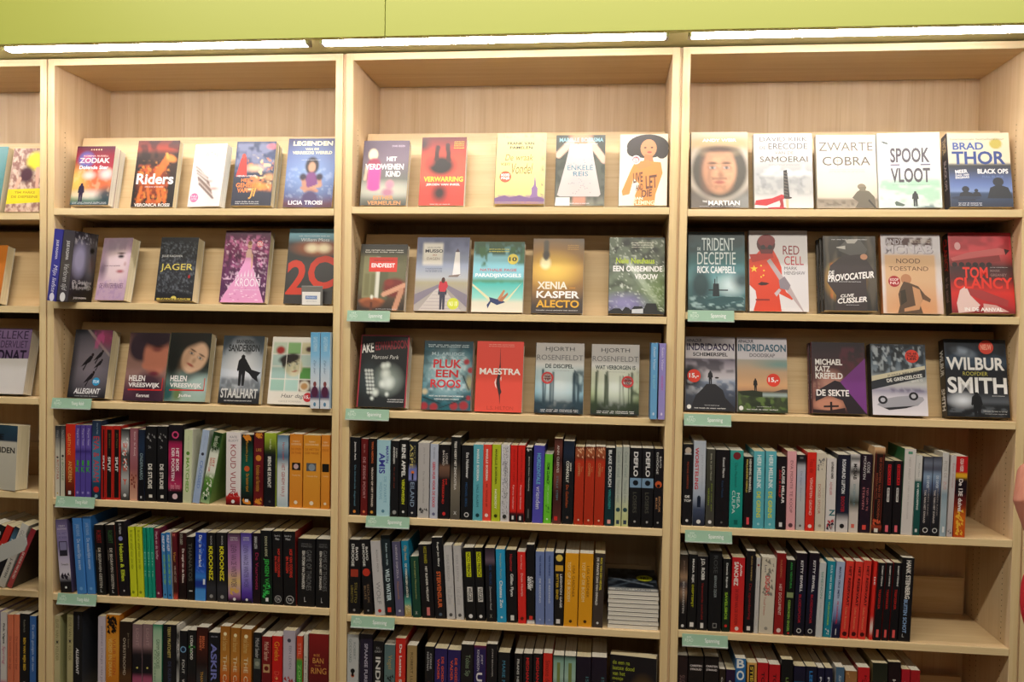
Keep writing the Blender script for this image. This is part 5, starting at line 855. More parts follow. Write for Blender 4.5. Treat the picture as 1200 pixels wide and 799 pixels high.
def p(cv, L):
    cv.g((0,'1c201a'),(.5,'2a3028'),(.75,'8aa8a0'),(1,'a0b8a8')); face(cv,.64,.36,.3,.24,'e0b898','a07858',28,'a85848'); cv.e(.45,.08,.6,.13,'1f1c16',.3,1,-18); cv.e(.1,.35,.18,.35,'161914',.4); cv.e(.7,.62,.35,.05,'1a1c18',.5,.9,-25); cv.e(.8,.78,.3,.16,'b0c8c0',.4,.8); cv.e(.05,.88,.2,.15,'2a5a58',.5); cv.e(.3,.9,.1,.1,'6a8050',.5)
    vrees(L,'Julie')
display(1,3,191.5,240,389.5,.03,'cover with a green-eyed girl resting her tilted head',p,'1c201a','26302c')
def p(cv, L):
    cv.g((0,'243038'),(.2,'4a5a68'),(.5,'b8c4d0'),(.75,'8a949c'),(.85,'3a3c40'),(1,'1a1a1c')); cv.e(.5,.45,.36,.28,'eef0f4',.7,.9); cv.n('2c3438',6,8,.6,.55,5,.2,(0,0,1,.3)); cv.n('4a5258',9,9,.7,.5,9,.2,(0,.6,1,.8)); cv.n('26282c',8,16,.5,.5,6,.2,(0,.75,1,1))
    man(L,.52,.28,.46,'16171b',1.5,1.05); L.poly([(.45,.36),(.6,.36),(.75,.5),(.98,.54),(.9,.6),(.93,.68),(.78,.62),(.7,.56),(.6,.52),(.44,.5)],'16171b'); L.poly([(.47,.34),(.52,.27),(.57,.34)],'101114')
    L.text('BRANDON',.32,.06,.74,.115,'23282c','b'); L.text('SANDERSON',.14,.13,.9,.235,'23282c','b'); L.text('STAALHART',.05,.78,.95,.92,'d8d8d4','b'); small(L,.15,.95,.82,.975,'eee')
display(1,3,254.5,303,393,.022,'grey cover with a cloaked man from behind, reading Staalhart',p,'3a4248','22282e')
def p(cv, L):
    cv.g((0,'f0ece0'),(1,'efe9dc'))
    for j in range(4):
        for i in range(3): cv.r(.04+i*.32,.08+j*.185,.34+i*.32,.25+j*.185,['c8d8c0','8ab878','d8d0a8','b8d0c8','d8d8c8','c8dcd0','a8c8c0','c0d8d0','5a9a48','a8d0c0','b8dcd0','5a4030'][j*3+i],1)
    face(cv,.52,.43,.2,.16,'dcd4b0','9aa080',-15,'b06a50'); cv.e(.42,.32,.24,.07,'2a2420',.2,1,-12); cv.e(.3,.38,.05,.08,'2a2420',.3); cv.e(.2,.2,.1,.06,'a82c24',.3); cv.e(.85,.18,.08,.04,'4a2820',.3); cv.e(.8,.73,.12,.08,'f0e8d0',.2); cv.e(.8,.73,.08,.05,'c89860',.2)
    L.text('Haar dag',.3,.845,.8,.92,'4a4844','i'); L.text('GAYLE FORMAN',.25,.945,.75,.97,'b8b4a8','')
    for a in (.345,.665): L.poly([(a,.07),(a+.012,.07),(a+.012,.82),(a,.82)],'f2eee4')
display(1,3,312.6,365,394.5,.03,'white cover with a photo grid and a red sticker, reading Haar dag',p,'f0ece0','e8e4d8',stickers=[(.9,.89,.1,'d83038','15,-','fff')],white=True)
# --- middle bookcase, first display shelf
def p(cv, L):
    cv.g((0,'5a4a5c'),(.3,'7a6a78'),(.6,'6a6c64'),(.8,'a8a89a'),(.92,'6a6c60'),(1,'3c3e38')); cv.e(.5,.75,.6,.1,'d0d0bc',.7,.7); cv.e(.05,.1,.3,.2,'4a3c50',.7,.7)
    cv.e(.22,.22,.1,.09,'f0e0b8',.2); cv.e(.25,.36,.14,.09,'a03858',.2); cv.r(.13,.42,.4,.74,'e0489c',1,.05); cv.e(.27,.73,.13,.05,'e0489c',.2); cv.l(.1,.4,.07,.6,.03,'d8c0a0'); cv.e(.62,.68,.09,.07,'d090a0',.3); cv.e(.58,.8,.12,.06,'b87a90',.4)
    L.text('HET',.52,.25,.74,.32,'f8f4f0','b'); L.text('VERDWENEN',.06,.36,.9,.45,'f8f4f0','b'); L.text('KIND',.52,.47,.84,.56,'f8f4f0','b'); L.text('ESTHER',.28,.85,.72,.91,'d89858','b'); L.text('VERMEULEN',.16,.93,.88,.99,'d89858','b'); L.text('DWARS GELEZEN',.62,.07,.9,.1,'b8a8b8','b')
display(2,1,421,475.5,165,.02,'grey violet cover with a child in a pink dress and teddy bear',p,'5a4a5c','3a3040')
def p(cv, L):
    cv.g((0,'5a1c18'),(.12,'8a2820'),(.3,'e04a30'),(.6,'e85840'),(.75,'e04030'),(1,'d83a2a')); cv.e(.45,.42,.3,.14,'1a1212',.3); cv.e(.2,.36,.1,.07,'b03a2c',.4,.8); cv.l(.36,.15,.34,.32,.05,'3a1614'); cv.l(.58,.12,.62,.34,.05,'3a1614'); cv.e(.45,.82,.16,.12,'2a1212',.6); cv.e(.0,.1,.15,.1,'3a1c1c',.6)
    L.text('VERWARRING',.08,.58,.96,.655,'f8d838','b'); L.text('JEROEN VAN INKEL',.14,.68,.9,.72,'f0e8e4','b'); small(L,.72,.06,.95,.18,'f0c840',4); small(L,.25,.975,.7,.995,'f0d8d0')
display(2,1,490,543,161,.022,'red cover with a blurred upside down dark figure, reading Verwarring',p,'d83a2a','a82820',white=True)
def p(cv, L):
    cv.g((0,'e8dc88'),(.5,'eee48c'),(.85,'e8dc80'),(1,'8a6a88')); cv.n('4a4048',14,20,.7,.62,4,.1,(0,0,1,.08)); cv.n('8a5a90',12,18,.9,.5,8,.12,(0,.86,1,1)); cv.n('4a3c58',14,30,.7,.6,3,.1,(.9,0,1,1)); cv.n('e8a050',10,16,.7,.6,6,.1,(0,.9,1,1))
    L.poly([(.8,.58),(.83,.75),(.86,.78),(.86,.88),(.9,.92),(.7,.92),(.74,.86),(.74,.78),(.78,.74)],'8a6898'); L.poly([(0,.92),(.2,.88),(.3,.91),(.5,.88),(.7,.92),(.9,.9),(1,.93),(1,.97),(0,.97)],'7a5888')
    L.text('FRANK VAN',.22,.125,.76,.165,'38322a','b'); L.text('PAMELEN',.27,.185,.73,.225,'38322a','b'); L.text('De wraak',.18,.3,.75,.39,'7c6220','i'); L.text('van',.1,.42,.28,.46,'7c6220','i'); L.text('Vondel',.32,.43,.75,.58,'7c6220','i')
display(2,1,578.8,637.5,156.5,.022,'pale yellow cover with a purple church skyline and orange sticker',p,'e8dc88','8a7a58','c8b878',n=2,dxc=-.004,stickers=[(.2,.62,.12,'e0603a','HOOFD/PRIJS','fff')])
def p(cv, L):
    cv.g((0,'3c4238'),(.5,'4a5044'),(.85,'5a5c50'),(1,'8a8a78')); cv.n('222a20',7,9,.6,.5,4,.2)
    cv.e(.5,.05,.22,.12,'c8906a',.3); cv.l(.3,.1,.05,.28,.07,'e0b8a0'); cv.l(.7,.1,.98,.36,.07,'e0b8a0')
    L.poly([(.28,.14),(.72,.12),(.76,.3),(.92,.84),(.88,.87),(.1,.87),(.04,.85),(.2,.4)],'c9c0ba'); cv.r(.36,.87,.62,.98,'c88a70',1,.05)
    L.poly([(.02,.88),(.3,.88),(.3,1),(0,1)],'e8dcd4')
    for i in range(40):
        r = random.Random(i+4); x = r.uniform(.25,.75); y = r.uniform(.35,.84); L.ell(x,y,.012,.008,'a8989a',5)
    L.text('MARELLE BOERSMA',.06,.04,.96,.1,'8ab8c0','b'); small(L,.15,.12,.85,.14,'e8e8e0'); L.text('ENKELE',.24,.43,.76,.5,'3f7f95',''); L.text('REIS',.36,.52,.66,.585,'3f7f95',''); small(L,.3,.62,.75,.72,'b8c0c0',3); small(L,.3,.96,.7,.98,'fff')
display(2,1,649.5,708,158.5,.02,'dark green cover with a white lace summer dress, reading Enkele reis',p,'3c4238','22282a')
def p(cv, L):
    cv.g((0,'f0e8c8'),(1,'f2ecd2')); 
    L.ell(.58,.17,.44,.17,'241a14',26); L.ell(.3,.22,.16,.1,'241a14',14); L.ell(.88,.24,.14,.11,'241a14',14)
    L.ell(.6,.2,.17,.13,'c88858',20); L.poly([(.52,.28),(.68,.3),(.72,.42),(.5,.42)],'b87848')
    L.poly([(.3,.42),(.6,.38),(.86,.4),(.9,.55),(.76,.85),(.74,1),(.32,1),(.34,.85),(.42,.7),(.3,.62),(.22,.84),(.08,.86),(.06,.8),(.24,.5)],'d88a38'); L.poly([(.3,.4),(.6,.36),(.68,.44),(.42,.5)],'cf8440')
    for sx in (.53,.67): L.ell(sx,.19,.03,.01,'1a1410',8)
    L.ell(.62,.255,.05,.014,'a84838',10)
    for i,(t_,a,b,c_,d) in enumerate((('LIVE',.28,.56,.5,.68),('AND',.34,.72,.5,.79),('LET',.54,.6,.8,.76),('DIE',.46,.8,.7,.88))): L.text(t_,a,b-.02,c_,d,'5a2c14','bi',8)
    L.text('IAN',.34,.88,.5,.92,'f8f0d8','b'); L.text('FLEMING',.3,.93,.74,.99,'f8e8c0','b'); L.poly([(.1,0),(.12,0)]+[(.12,.001)],'241a14')
display(2,1,724.3,781.2,158,.022,'cream cover with a curly haired woman and an orange arm full of lettering',p,'f0e8c8','222','2a2620',yaw=math.radians(-3),stickers=[(.34,.36,.1,'e8e0e0','',''),(.34,.36,.075,'c8485a','EXTRA','fff')],white=True)
# --- middle bookcase, second display shelf
def p(cv, L):
    cv.g((0,'1c1a16'),(.12,'3a382c'),(.2,'6a6848'),(.6,'6e6c4c'),(.85,'4a3a28'),(1,'241c16')); cv.r(.08,.18,.38,.82,'8a8860',1); cv.r(.12,.45,.22,.78,'7a7850',1); cv.r(.26,.45,.34,.78,'7a7850',1); cv.r(.36,.2,.44,.84,'e8e8d8',.9,.03); cv.r(.44,.2,.62,.84,'5e6044',1)
    cv.e(.78,.66,.25,.14,'7a2c24',.2); cv.e(.65,.58,.1,.05,'8a3428',.3); cv.l(.55,.76,.98,.62,.05,'d8a080'); cv.l(.92,.7,.8,.98,.055,'c89070'); cv.e(.3,.86,.26,.05,'b8683a',.2); cv.e(.3,.9,.22,.06,'8a4a28',.3); cv.l(.3,.9,.3,1,.03,'5a2c18'); cv.e(.3,.8,.03,.03,'f0f0e0',.4)
    L.poly([(.2,.2),(.8,.2),(.8,.42),(.2,.42)],'e03a2c'); L.text('EINDFEEST',.25,.29,.75,.355,'fff','b'); small(L,.3,.24,.7,.26,'7a1c14'); small(L,.1,.08,.92,.14,'e8e4d8',2); small(L,.4,.975,.85,.99,'eee')
display(2,2,417.5,473,286,.022,'dark green door cover with crossed legs and red label, reading Eindfeest',p,'2c2a20','1c1a16',white=True)
def p(cv, L):
    cv.g((0,'4a5070'),(.12,'6a7090'),(.4,'9aa4b8'),(.55,'b8bcc0'),(.62,'b0a888'),(.75,'a8a098'),(1,'b8b0ac')); cv.n('3a4060',5,6,.6,.5,3,.25,(0,0,1,.25)); cv.r(.12,.08,.5,.38,'ddd8cc',1,.04)
    L.poly([(.4,.7),(.56,.7),(.9,1),(.08,1)],'cfc6c0'); L.poly([(.0,.78),(.45,.64),(.46,.68),(0,.92)],'8a8290'); L.poly([(1,.78),(.6,.64),(.58,.68),(1,.95)],'8a8290')
    for i in range(6): y = .74+i*.045; L.poly([(.38-.05*i,y),(.6+.06*i,y),(.6+.06*i,y+.004),(.38-.05*i,y+.004)],'9a9094')
    L.poly([(.74,.2),(.82,.2),(.85,.52),(.7,.52)],'ece8e4'); L.poly([(.74,.2),(.78,.15),(.82,.2)],'5a4a58'); L.poly([(.64,.52),(.86,.5),(.8,.54),(.62,.54)],'8a7a70')
    man(L,.53,.56,.42,'3a3a4c',1.5,.75); L.poly([(.47,.6),(.6,.6),(.63,.66),(.58,.74),(.48,.74),(.45,.68)],'c83040'); L.ell(.535,.585,.035,.04,'4a2820',12)
    L.text('GUILLAUME',.2,.13,.45,.15,'777',''); L.text('MUSSO',.16,.165,.5,.21,'3a3c44','b'); L.text('30',.3,.23,.38,.255,'b06a58',''); L.text('DAGEN',.2,.275,.44,.31,'8a7a70',''); small(L,.18,.42,.5,.48,'4a5068',3)
display(2,2,484,546.5,278,.025,'blue grey cover with a lighthouse and a woman in red on a boardwalk',p,'6a7090','b87858','b8603c',stickers=[(.74,.9,.11,'d8e040','NU 10','f8f8c0')])
def p(cv, L):
    cv.g((0,'2a4a30'),(.08,'5a8a88'),(.2,'8ac8d8'),(.5,'8ad0dc'),(.56,'5a9a78'),(.6,'4ac0b8'),(.8,'9ae0d0'),(.86,'e8e4cc'),(1,'f0e8d4')); cv.n('2a5030',12,10,.95,.42,4,.12,(0,-.1,1,.22)); cv.n('3a6838',16,9,.9,.55,9,.12,(-.1,.05,.3,.38)); cv.n('3a6838',16,9,.9,.55,12,.12,(.7,.05,1.1,.35)); cv.n('4a8a58',14,30,.8,.45,6,.2,(0,.54,1,.61))
    L.poly([(0,.6),(.35,.8),(.6,.84),(.7,.8),(.97,.58),(.72,.83),(.6,.88),(.4,.88),(.0,.63)],'e8e4b8'); L.poly([(.34,.79),(.62,.84),(.66,.86),(.5,.9),(.38,.86),(.32,.95),(.3,.9),(.36,.84)],'2a3a6a'); L.poly([(.5,.82),(.62,.68),(.65,.7),(.58,.82)],'c88a60'); L.poly([(.52,.84),(.7,.72),(.71,.75),(.6,.85)],'b87850')
    L.text('NATHALIE PAGIE',.14,.385,.86,.425,'c06a78','b'); L.text('PARADIJSVOGELS',.05,.455,.95,.52,'f8fcfc','b'); small(L,.3,.1,.7,.16,'e8e060',2)
display(2,2,551.5,612,283,.022,'turquoise beach cover with palm leaves and a hammock',p,'5a9aa8','b88068','c07050',stickers=[(.78,.25,.105,'ecd858','10','1a1a1a')])
def p(cv, L):
    cv.g((0,'6a6258'),(.3,'6a5a48'),(.6,'5a4a3c'),(1,'3c3430')); cv.e(.35,.42,.6,.26,'d89a30',.9,.9); cv.e(.42,.42,.34,.15,'f8d060',.9,.95); cv.e(.25,.33,.1,.08,'fff4c0',.3); cv.l(.26,.05,.26,.26,.05,'5a5448'); cv.e(.26,.22,.07,.05,'4a443c',.3)
    L.text('XENIA',.1,.58,.69,.68,'f4ecd8','b'); L.text('KASPER',.09,.705,.93,.8,'fbf8f4','b'); L.text('ALECTO',.09,.825,.93,.925,'e8b030','b'); small(L,.09,.955,.9,.975,'eee'); small(L,.68,.08,.9,.16,'d8a858',3); L.poly([(.73,.655),(.85,.655),(.85,.67),(.73,.67)],'c88a30')
display(2,2,622,682.5,279.5,.02,'brown cover with a glowing light bulb, title Alecto in yellow',p,'6a6258','4a4038',white=True)
def p(cv, L):
    cv.g((0,'1c2420'),(.12,'2a322c'),(.3,'4a5248'),(.6,'4a5444'),(.85,'3a4434'),(1,'2a2c28')); cv.n('8a9a80',6,12,.5,.5,5,.3); cv.l(.25,.2,.85,.8,.12,'8a9a84',.5); cv.l(.3,.28,.85,.82,.05,'d0dcc8',.5); cv.n('e0e8d8',34,50,.7,.7,8,.05); cv.e(.3,.86,.35,.1,'9088c0',.7,.8); cv.e(.9,.7,.25,.2,'6a8838',.8,.6)
    L.poly([(.0,.97),(.1,.93),(.2,.93),(.25,.96),(.3,.91),(.36,.92),(.4,.95),(.46,.9),(.6,.9),(.62,.95),(.68,.86),(.85,.86),(.88,.95),(1,.98),(1,1),(0,1)],'16181a'); L.poly([(.42,.94),(.62,.93),(.62,.99),(.42,.99)],'c8ccd0')
    L.text('Nele Neuhaus',.12,.27,.82,.345,'c8e030','b'); L.text('EEN ONBEMINDE',.07,.375,.96,.45,'f4f4f0','b'); L.text('VROUW',.46,.48,.88,.55,'f4f4f0','b'); small(L,.4,.06,.8,.15,'e0e0d0',3)
display(2,2,712.5,778.5,278,.026,'dark green starry sky cover with black village silhouette',p,'22281f','16181a')
# --- middle bookcase, third display shelf
def p(cv, L):
    cv.g((0,'141416'),(1,'141518')); cv.e(.4,.65,.4,.25,'2a3438',.9,.9); cv.e(.6,.62,.22,.15,'b8c8c0',.7,.8); cv.e(.2,.62,.14,.16,'3a4a50',.8,.7)
    for j in range(7):
        for i in range(3): cv.e(.14+i*.06+j*.012,.5+j*.05,.024,.018,'f0f8f4',.5)
    for x,y,r in ((.5,.43,.05),(.58,.42,.05),(.55,.54,.08),(.62,.66,.1),(.5,.68,.06),(.36,.8,.06),(.6,.82,.035),(.3,.88,.03)): cv.e(x,y,r,r*.75,'f0faf4',.6)
    L.text('AKE',.02,.12,.27,.25,'e8e8e4','b',6); L.text('EDWARDSON',.3,.08,.98,.2,'8a2430','b',5); L.text('Marconi Park',.24,.28,.8,.335,'dcdcd8','i'); small(L,.62,.88,.95,.94,'ddd',2)
    for q in ([(-.005,0),(.02,0),(.02,1),(-.005,1)],[(0,0),(1,0),(1,.018),(0,.018)],[(.975,0),(1,0),(1,1),(.975,1)]): L.poly(q,'b83848')
display(2,3,417.5,475,392,.036,'black cover with bright stadium lights and a red rim',p,'b83848','8a2430',white=True)
def p(cv, L):
    cv.g((0,'12303c'),(.2,'1f5a68'),(.6,'2a7888'),(1,'1d5f6c')); cv.e(.5,.48,.42,.27,'b8dce4',.6,.9); cv.n('e8f4f8',20,30,.5,.58,4,.1,(.1,.2,.9,.75)); cv.n('0e2c34',8,12,.5,.6,9,.2)
    for x,y,r in ((.88,.3,.06),(.97,.42,.06),(.05,.95,.08),(.25,.96,.08),(.66,.94,.08),(.86,.93,.09),(.95,.82,.05)): cv.e(x,y,r,r*.7,'a83038',.25)
    cv.e(.05,.74,.06,.04,'d8c8a0',.4); cv.e(.95,.6,.06,.1,'a8a078',.5); cv.l(.02,.82,.35,.9,.012,'12242a'); cv.l(.82,.5,.95,.7,.012,'12242a'); cv.l(.35,.98,.9,.82,.01,'12242a')
    L.text('M.J. ARLIDGE',.16,.165,.83,.225,'a8c0c8','b'); L.text('PLUK',.2,.27,.78,.395,'d83038','b'); L.text('EEN',.26,.42,.72,.53,'d83038','b'); L.text('ROOS',.16,.56,.78,.68,'d83038','b'); small(L,.08,.05,.92,.1,'c8d8dc',2); L.text('WAT ALS JE EIGEN NACHTMERRIE',.14,.79,.85,.815,'eef4f4','b'); L.text('WERKELIJKHEID WORDT?',.25,.835,.76,.86,'eef4f4','b')
display(2,3,493,551,399,.024,'teal cover with red berries and red capitals, reading Pluk een roos',p,'1f5a68','12303c',white=True)
def p(cv, L):
    cv.g((0,'e04434'),(1,'ea5240')); 
    L.poly([(.5,.1),(.505,.1),(.515,.3),(.53,.45),(.51,.55),(.53,.66),(.56,.72),(.53,.76),(.535,.9),(.51,.78),(.48,.7),(.44,.6),(.45,.52),(.48,.45),(.5,.3)],'2a2024'); L.poly([(.44,.52),(.4,.58),(.42,.64),(.46,.68),(.43,.6)],'f4e0d8'); L.poly([(.52,.52),(.55,.5),(.54,.57)],'f4e0d8')
    L.text('MAESTRA',.07,.385,.95,.475,'fbf4f0','b'); L.text('L.S. HILTON',.26,.92,.82,.97,'c03828',''); small(L,.25,.04,.8,.09,'f0a898',2)
display(2,3,555.5,611,399.5,.02,'plain coral red cover with a dark slit, reading Maestra',p,'e64c3a','d84030')
def forest(cv, L, c1, c2, c3, seed, title):
    cv.g((0,'b8b4b0'),(.24,'b8b6b2'),(.3,'d8d8d4'),(.4,c1),(.7,c2),(.85,c3),(1,'16191a')); cv.e(.5,.6,.3,.2,'e8f0ec',.8,.7)
    r = random.Random(seed)
    for i in range(11):
        x = r.choice([r.uniform(0,.35),r.uniform(.65,1),r.uniform(0,1)]); cv.l(x,.38+r.random()*.08,x+r.uniform(-.03,.03),.86,.008+.016*r.random(),c3,.85)
    cv.n(c3,10,10,.8,.5,seed,.2,(.75,.36,1.1,.75)); cv.n(c3,10,14,.8,.5,seed+3,.2,(-.1,.8,1.1,1.1))
    L.text('HJORTH',.2,.055,.8,.13,'34363a',''); L.text('ROSENFELDT',.02,.17,.98,.245,'6a6a6c',''); L.text(title,.2 if len(title) < 12 else .08,.3,.78 if len(title) < 12 else .92,.36,'3c4a4c','b'); small(L,.35,.39,.7,.4,'667'); small(L,.12,.94,.9,.985,'e8e8e8',2)
display(2,3,625.5,683,401.5,.022,'grey and icy blue forest cover with a round red sticker',lambda cv,L: forest(cv,L,'b8ccd0','8ab8c8','1c3a48',3,'DE DISCIPEL'),'a8aaa8','1c2a30',stickers=[(.25,.5,.125,'d0383a','',''),(.25,.5,.09,'f0e4e0','TOP/TIP','4a2020')],white=True)
display(2,3,691.5,748.5,403,.022,'grey and mossy green forest cover with a round red sticker',lambda cv,L: forest(cv,L,'ccd0b8','a8b888','26381c',8,'WAT VERBORGEN IS'),'a8aaa8','2a3424',stickers=[(.76,.53,.125,'d0383a','',''),(.76,.53,.09,'f0e4e0','TOP/TIP','4a2020')],white=True)
# --- right bookcase, first display shelf
def p(cv, L):
    cv.g((0,'c8b898'),(.2,'b8a484'),(.6,'a89880'),(.85,'5a5048'),(1,'3a3430')); cv.e(.5,.5,.56,.42,'d8ccb8',.08); cv.e(.5,.51,.5,.38,'4a4438',.1); cv.e(.5,.15,.55,.08,'c0a070',.3); cv.e(.5,.25,.35,.08,'8a7a5c',.4)
    face(cv,.5,.51,.29,.3,'d8a078','9a6448',0,'a8584a'); cv.e(.5,.235,.27,.045,'4a3424',.4,1); cv.e(.5,.3,.2,.04,'c08a64',.5,.7); cv.l(.38,.62,.62,.62,.012,'7a4438',.9); cv.e(.5,.74,.18,.06,'a87050',.6,.5); cv.n('7a5a44',12,18,.3,.55,4,.3,(.25,.3,.75,.8)); cv.e(0,.95,.3,.15,'6a6258',.5); cv.e(1,.93,.25,.12,'8a8a84',.5)
    L.text('ANDY WEIR',.2,.09,.8,.13,'f4f0ea','b'); L.text('MARTIAN',.3,.905,.85,.965,'f8f4ee','b'); L.text('THE',.2,.905,.28,.93,'f8f4ee','b'); small(L,.15,.975,.85,.99,'ddd')
display(3,1,809.3,877.3,155,.02,'cover with a close-up of an astronaut\'s face inside a helmet',p,'b8a484','2a2622')
def p(cv, L):
    cv.g((0,'dcdad4'),(.35,'c8c6c0'),(.5,'b0b2b0'),(.75,'b8b8b4'),(1,'e4e0da')); cv.n('8a8f8e',9,14,.5,.55,4,.2,(0,.5,1,.85)); cv.n('e8e8e4',5,9,.6,.5,7,.2,(0,.4,1,.6)); cv.n('7a8080',14,9,.4,.6,14,.1,(0,.55,1,.8))
    L.poly([(.5,.5),(.56,.49),(.6,.86),(.5,.86)],'26221f')
    for i in range(8): L.poly([(.505,.52+i*.042),(.565,.535+i*.042),(.58,.55+i*.042),(.51,.54+i*.042)],'5a5048')
    L.ell(.56,.865,.08,.015,'3a1c18',12); L.poly([(.53,.88),(.58,.88),(.58,1),(.54,1)],'c8b890'); L.poly([(.46,.82),(.5,.83),(.5,.88),(.2,.97),(.0,.96),(.02,.9),(.3,.87)],'c01c28'); L.poly([(.42,.88),(.48,.86),(.5,1),(.42,1),(.44,.95)],'a81824'); L.ell(.38,1.0,.16,.012,'c8242c',14)
    L.text('DAVID KIRK',.1,.045,.92,.105,'5e5a54',''); L.text('DE',.1,.17,.2,.21,'66625c',''); L.text('ERECODE',.25,.13,.92,.21,'5e5a54',''); L.text('VAN DE',.36,.24,.68,.28,'7c7870',''); L.text('SAMOERAI',.1,.31,.92,.385,'5e564c',''); small(L,.25,.41,.78,.44,'999',2)
display(3,1,884,953.5,157,.02,'pale grey cover with a sword hilt and a red sash',p,'d4d2cc','aaa69c',white=True)
def p(cv, L):
    cv.g((0,'e4ddcc'),(.4,'e0d8c8'),(.65,'e4dac4'),(.86,'d8c8b0'),(.88,'8a7c68'),(1,'a89c88')); cv.e(.4,.7,.4,.12,'f0e4cc',.8,.8); cv.n('5a5244',14,24,.6,.55,4,.15,(0,.88,1,1))
    L.ell(.74,.71,.07,.04,'8a7d66',14); L.poly([(.66,.78),(.72,.75),(.86,.77),(.95,.85),(.97,1),(.62,1),(.68,.92),(.58,.86)],'6a6250'); L.poly([(.68,.72),(.82,.71),(.8,.77),(.72,.77)],'7a705a'); L.poly([(.86,.88),(.98,1),(.95,1),(.84,.9)],'3a342c')
    L.text('ZWARTE',.04,.1,.95,.22,'6a6256',''); L.text('COBRA',.1,.3,.9,.42,'5c5448',''); L.text('JACK COGGINS',.2,.245,.8,.27,'c8bfae','')
    L.poly([(.35,.27),(.356,.27),(.356,.45),(.35,.45)],'8a8274'); L.poly([(.27,.357),(.44,.357),(.44,.363),(.27,.363)],'8a8274'); small(L,.2,.47,.8,.53,'c0b8a8',3)
display(3,1,958,1029,158.5,.02,'cream cover with a kneeling soldier, reading Zwarte Cobra',p,'e0d8c8','b8ae9a',white=True)
def p(cv, L):
    cv.g((0,'e8e8e0'),(.5,'eaeee6'),(.7,'c8e0cc'),(.85,'e0f0e0'),(1,'d8e8dc')); cv.n('8ac8a0',5,14,.6,.55,5,.2,(0,.6,1,.95)); cv.n('4a6a68',12,30,.8,.5,8,.2,(.5,.93,1,1.05)); cv.n('c8d8cc',4,14,.5,.5,9,.3,(0,.1,1,.6))
    L.text('SPOOK',.2,.2,.83,.4,'4a444c','b'); L.text('VLOOT',.2,.47,.83,.665,'4a444c','b'); L.text('TOM CLANCY & AUGUST COLE',.2,.16,.8,.18,'6a6a6a',''); L.poly([(.2,.42),(.35,.42),(.35,.437),(.2,.437)],'5a4a6a'); L.poly([(.68,.42),(.84,.42),(.84,.437),(.68,.437)],'5a4a6a'); small(L,.22,.69,.82,.71,'9ab0a0')
    L.poly([(.04,.1),(.14,.12),(.18,.14),(.16,.15),(.1,.14)],'55605c'); man(L,.58,.78,.2,'2c3034',1.5,1); L.poly([(.25,.93),(.28,.91),(.42,.96),(.38,.98),(.27,.97)],'5a6a5c')
display(3,1,1029.8,1103,156.5,.018,'white and pale green cover slightly ajar, reading Spook Vloot',p,'e8e8e0','c8c8c0',yaw=math.radians(-3),Y0=.006)
def p(cv, L):
    cv.g((0,'d8ceb0'),(.4,'dcd4b8'),(.44,'22262e'),(.52,'2a3550'),(.7,'5a74b0'),(.8,'7a94c4'),(.81,'2c4468'),(1,'14203a')); cv.e(.78,.15,.1,.07,'b8a848',.1); cv.n('22262e',18,40,1,.5,4,.1,(0,.41,1,.45))
    L.text('BRAD',.08,.13,.58,.23,'33549a','b'); L.text('THOR',.06,.25,.92,.43,'1c3c84','b'); L.text('Internationale bestsellerauteur',.05,.07,.92,.1,'77745f',''); L.text('BLACK OPS',.46,.49,.95,.555,'eef0f0','b'); L.text('FULL BLACK',.53,.58,.88,.61,'5a74a8','b'); L.text('MEER',.1,.5,.3,.55,'eee','b',5); L.text('DAN 1000',.1,.56,.32,.585,'eee','b',5); L.text('PAGINAS',.1,.59,.32,.62,'eee','b',5)
    for x,y,s in ((.78,.72,1.1),(.25,.8,.75),(.42,.8,.4)): L.ell(x,y-.05*s,.08*s,.055*s,'141c2c',14); L.poly([(x-.17*s,y+.15*s),(x-.12*s,y+.02*s),(x,y-.02*s),(x+.14*s,y+.02*s),(x+.2*s,y+.15*s)],'121a28')
    L.ell(.25,.88,.24,.025,'1c2c48',14); small(L,.12,.94,.5,.99,'d8dce8',2)
display(3,1,1114,1188,156,.036,'cream and navy cover with frogmen in the sea, right end of top shelf',p,'d8ceb0','22304a',sp='THOR~c8c0a0~.05~.25~.2~.8~b;BLACK OPS~dde~.35~.75~.3~.7~b')
# --- right bookcase, second display shelf
def p(cv, L):
    cv.g((0,'14282c'),(.15,'2a4a4e'),(.4,'3a7074'),(.6,'6aa0a4'),(.75,'4a7c80'),(1,'16383c')); cv.e(.75,.68,.2,.1,'d8ecec',.7,.9); cv.e(.22,.68,.18,.2,'1a3438',.4,.9); cv.e(.95,.62,.15,.1,'1f3a40',.6,.9); cv.n('b8d8d8',10,26,.6,.6,5,.12,(0,.8,1,1)); cv.n('0e2428',6,8,.5,.5,8,.2,(0,0,1,.3))
    L.poly([(.44,.66),(.54,.66),(.55,.82),(.43,.82)],'122226'); L.poly([(.46,.6),(.48,.6),(.48,.66),(.46,.66)],'122226'); L.poly([(.5,.57),(.51,.57),(.51,.66),(.5,.66)],'122226'); L.poly([(.36,.735),(.7,.735),(.7,.75),(.36,.75)],'122226'); L.poly([(.3,.87),(.6,.82),(.95,.83),(1,.86),(.5,.92)],'2a5256')
    L.text('DE',.16,.2,.22,.24,'c8d8d8','b'); L.text('TRIDENT',.24,.08,.82,.24,'d4e0e0',''); L.text('DECEPTIE',.16,.26,.84,.42,'d4e0e0',''); L.text('RICK CAMPBELL',.16,.44,.84,.53,'e8f0f0','b')
display(3,2,806,873.5,271.5,.02,'teal cover with a submarine at sea, first on the second shelf',p,'2a4a4e','14282c')
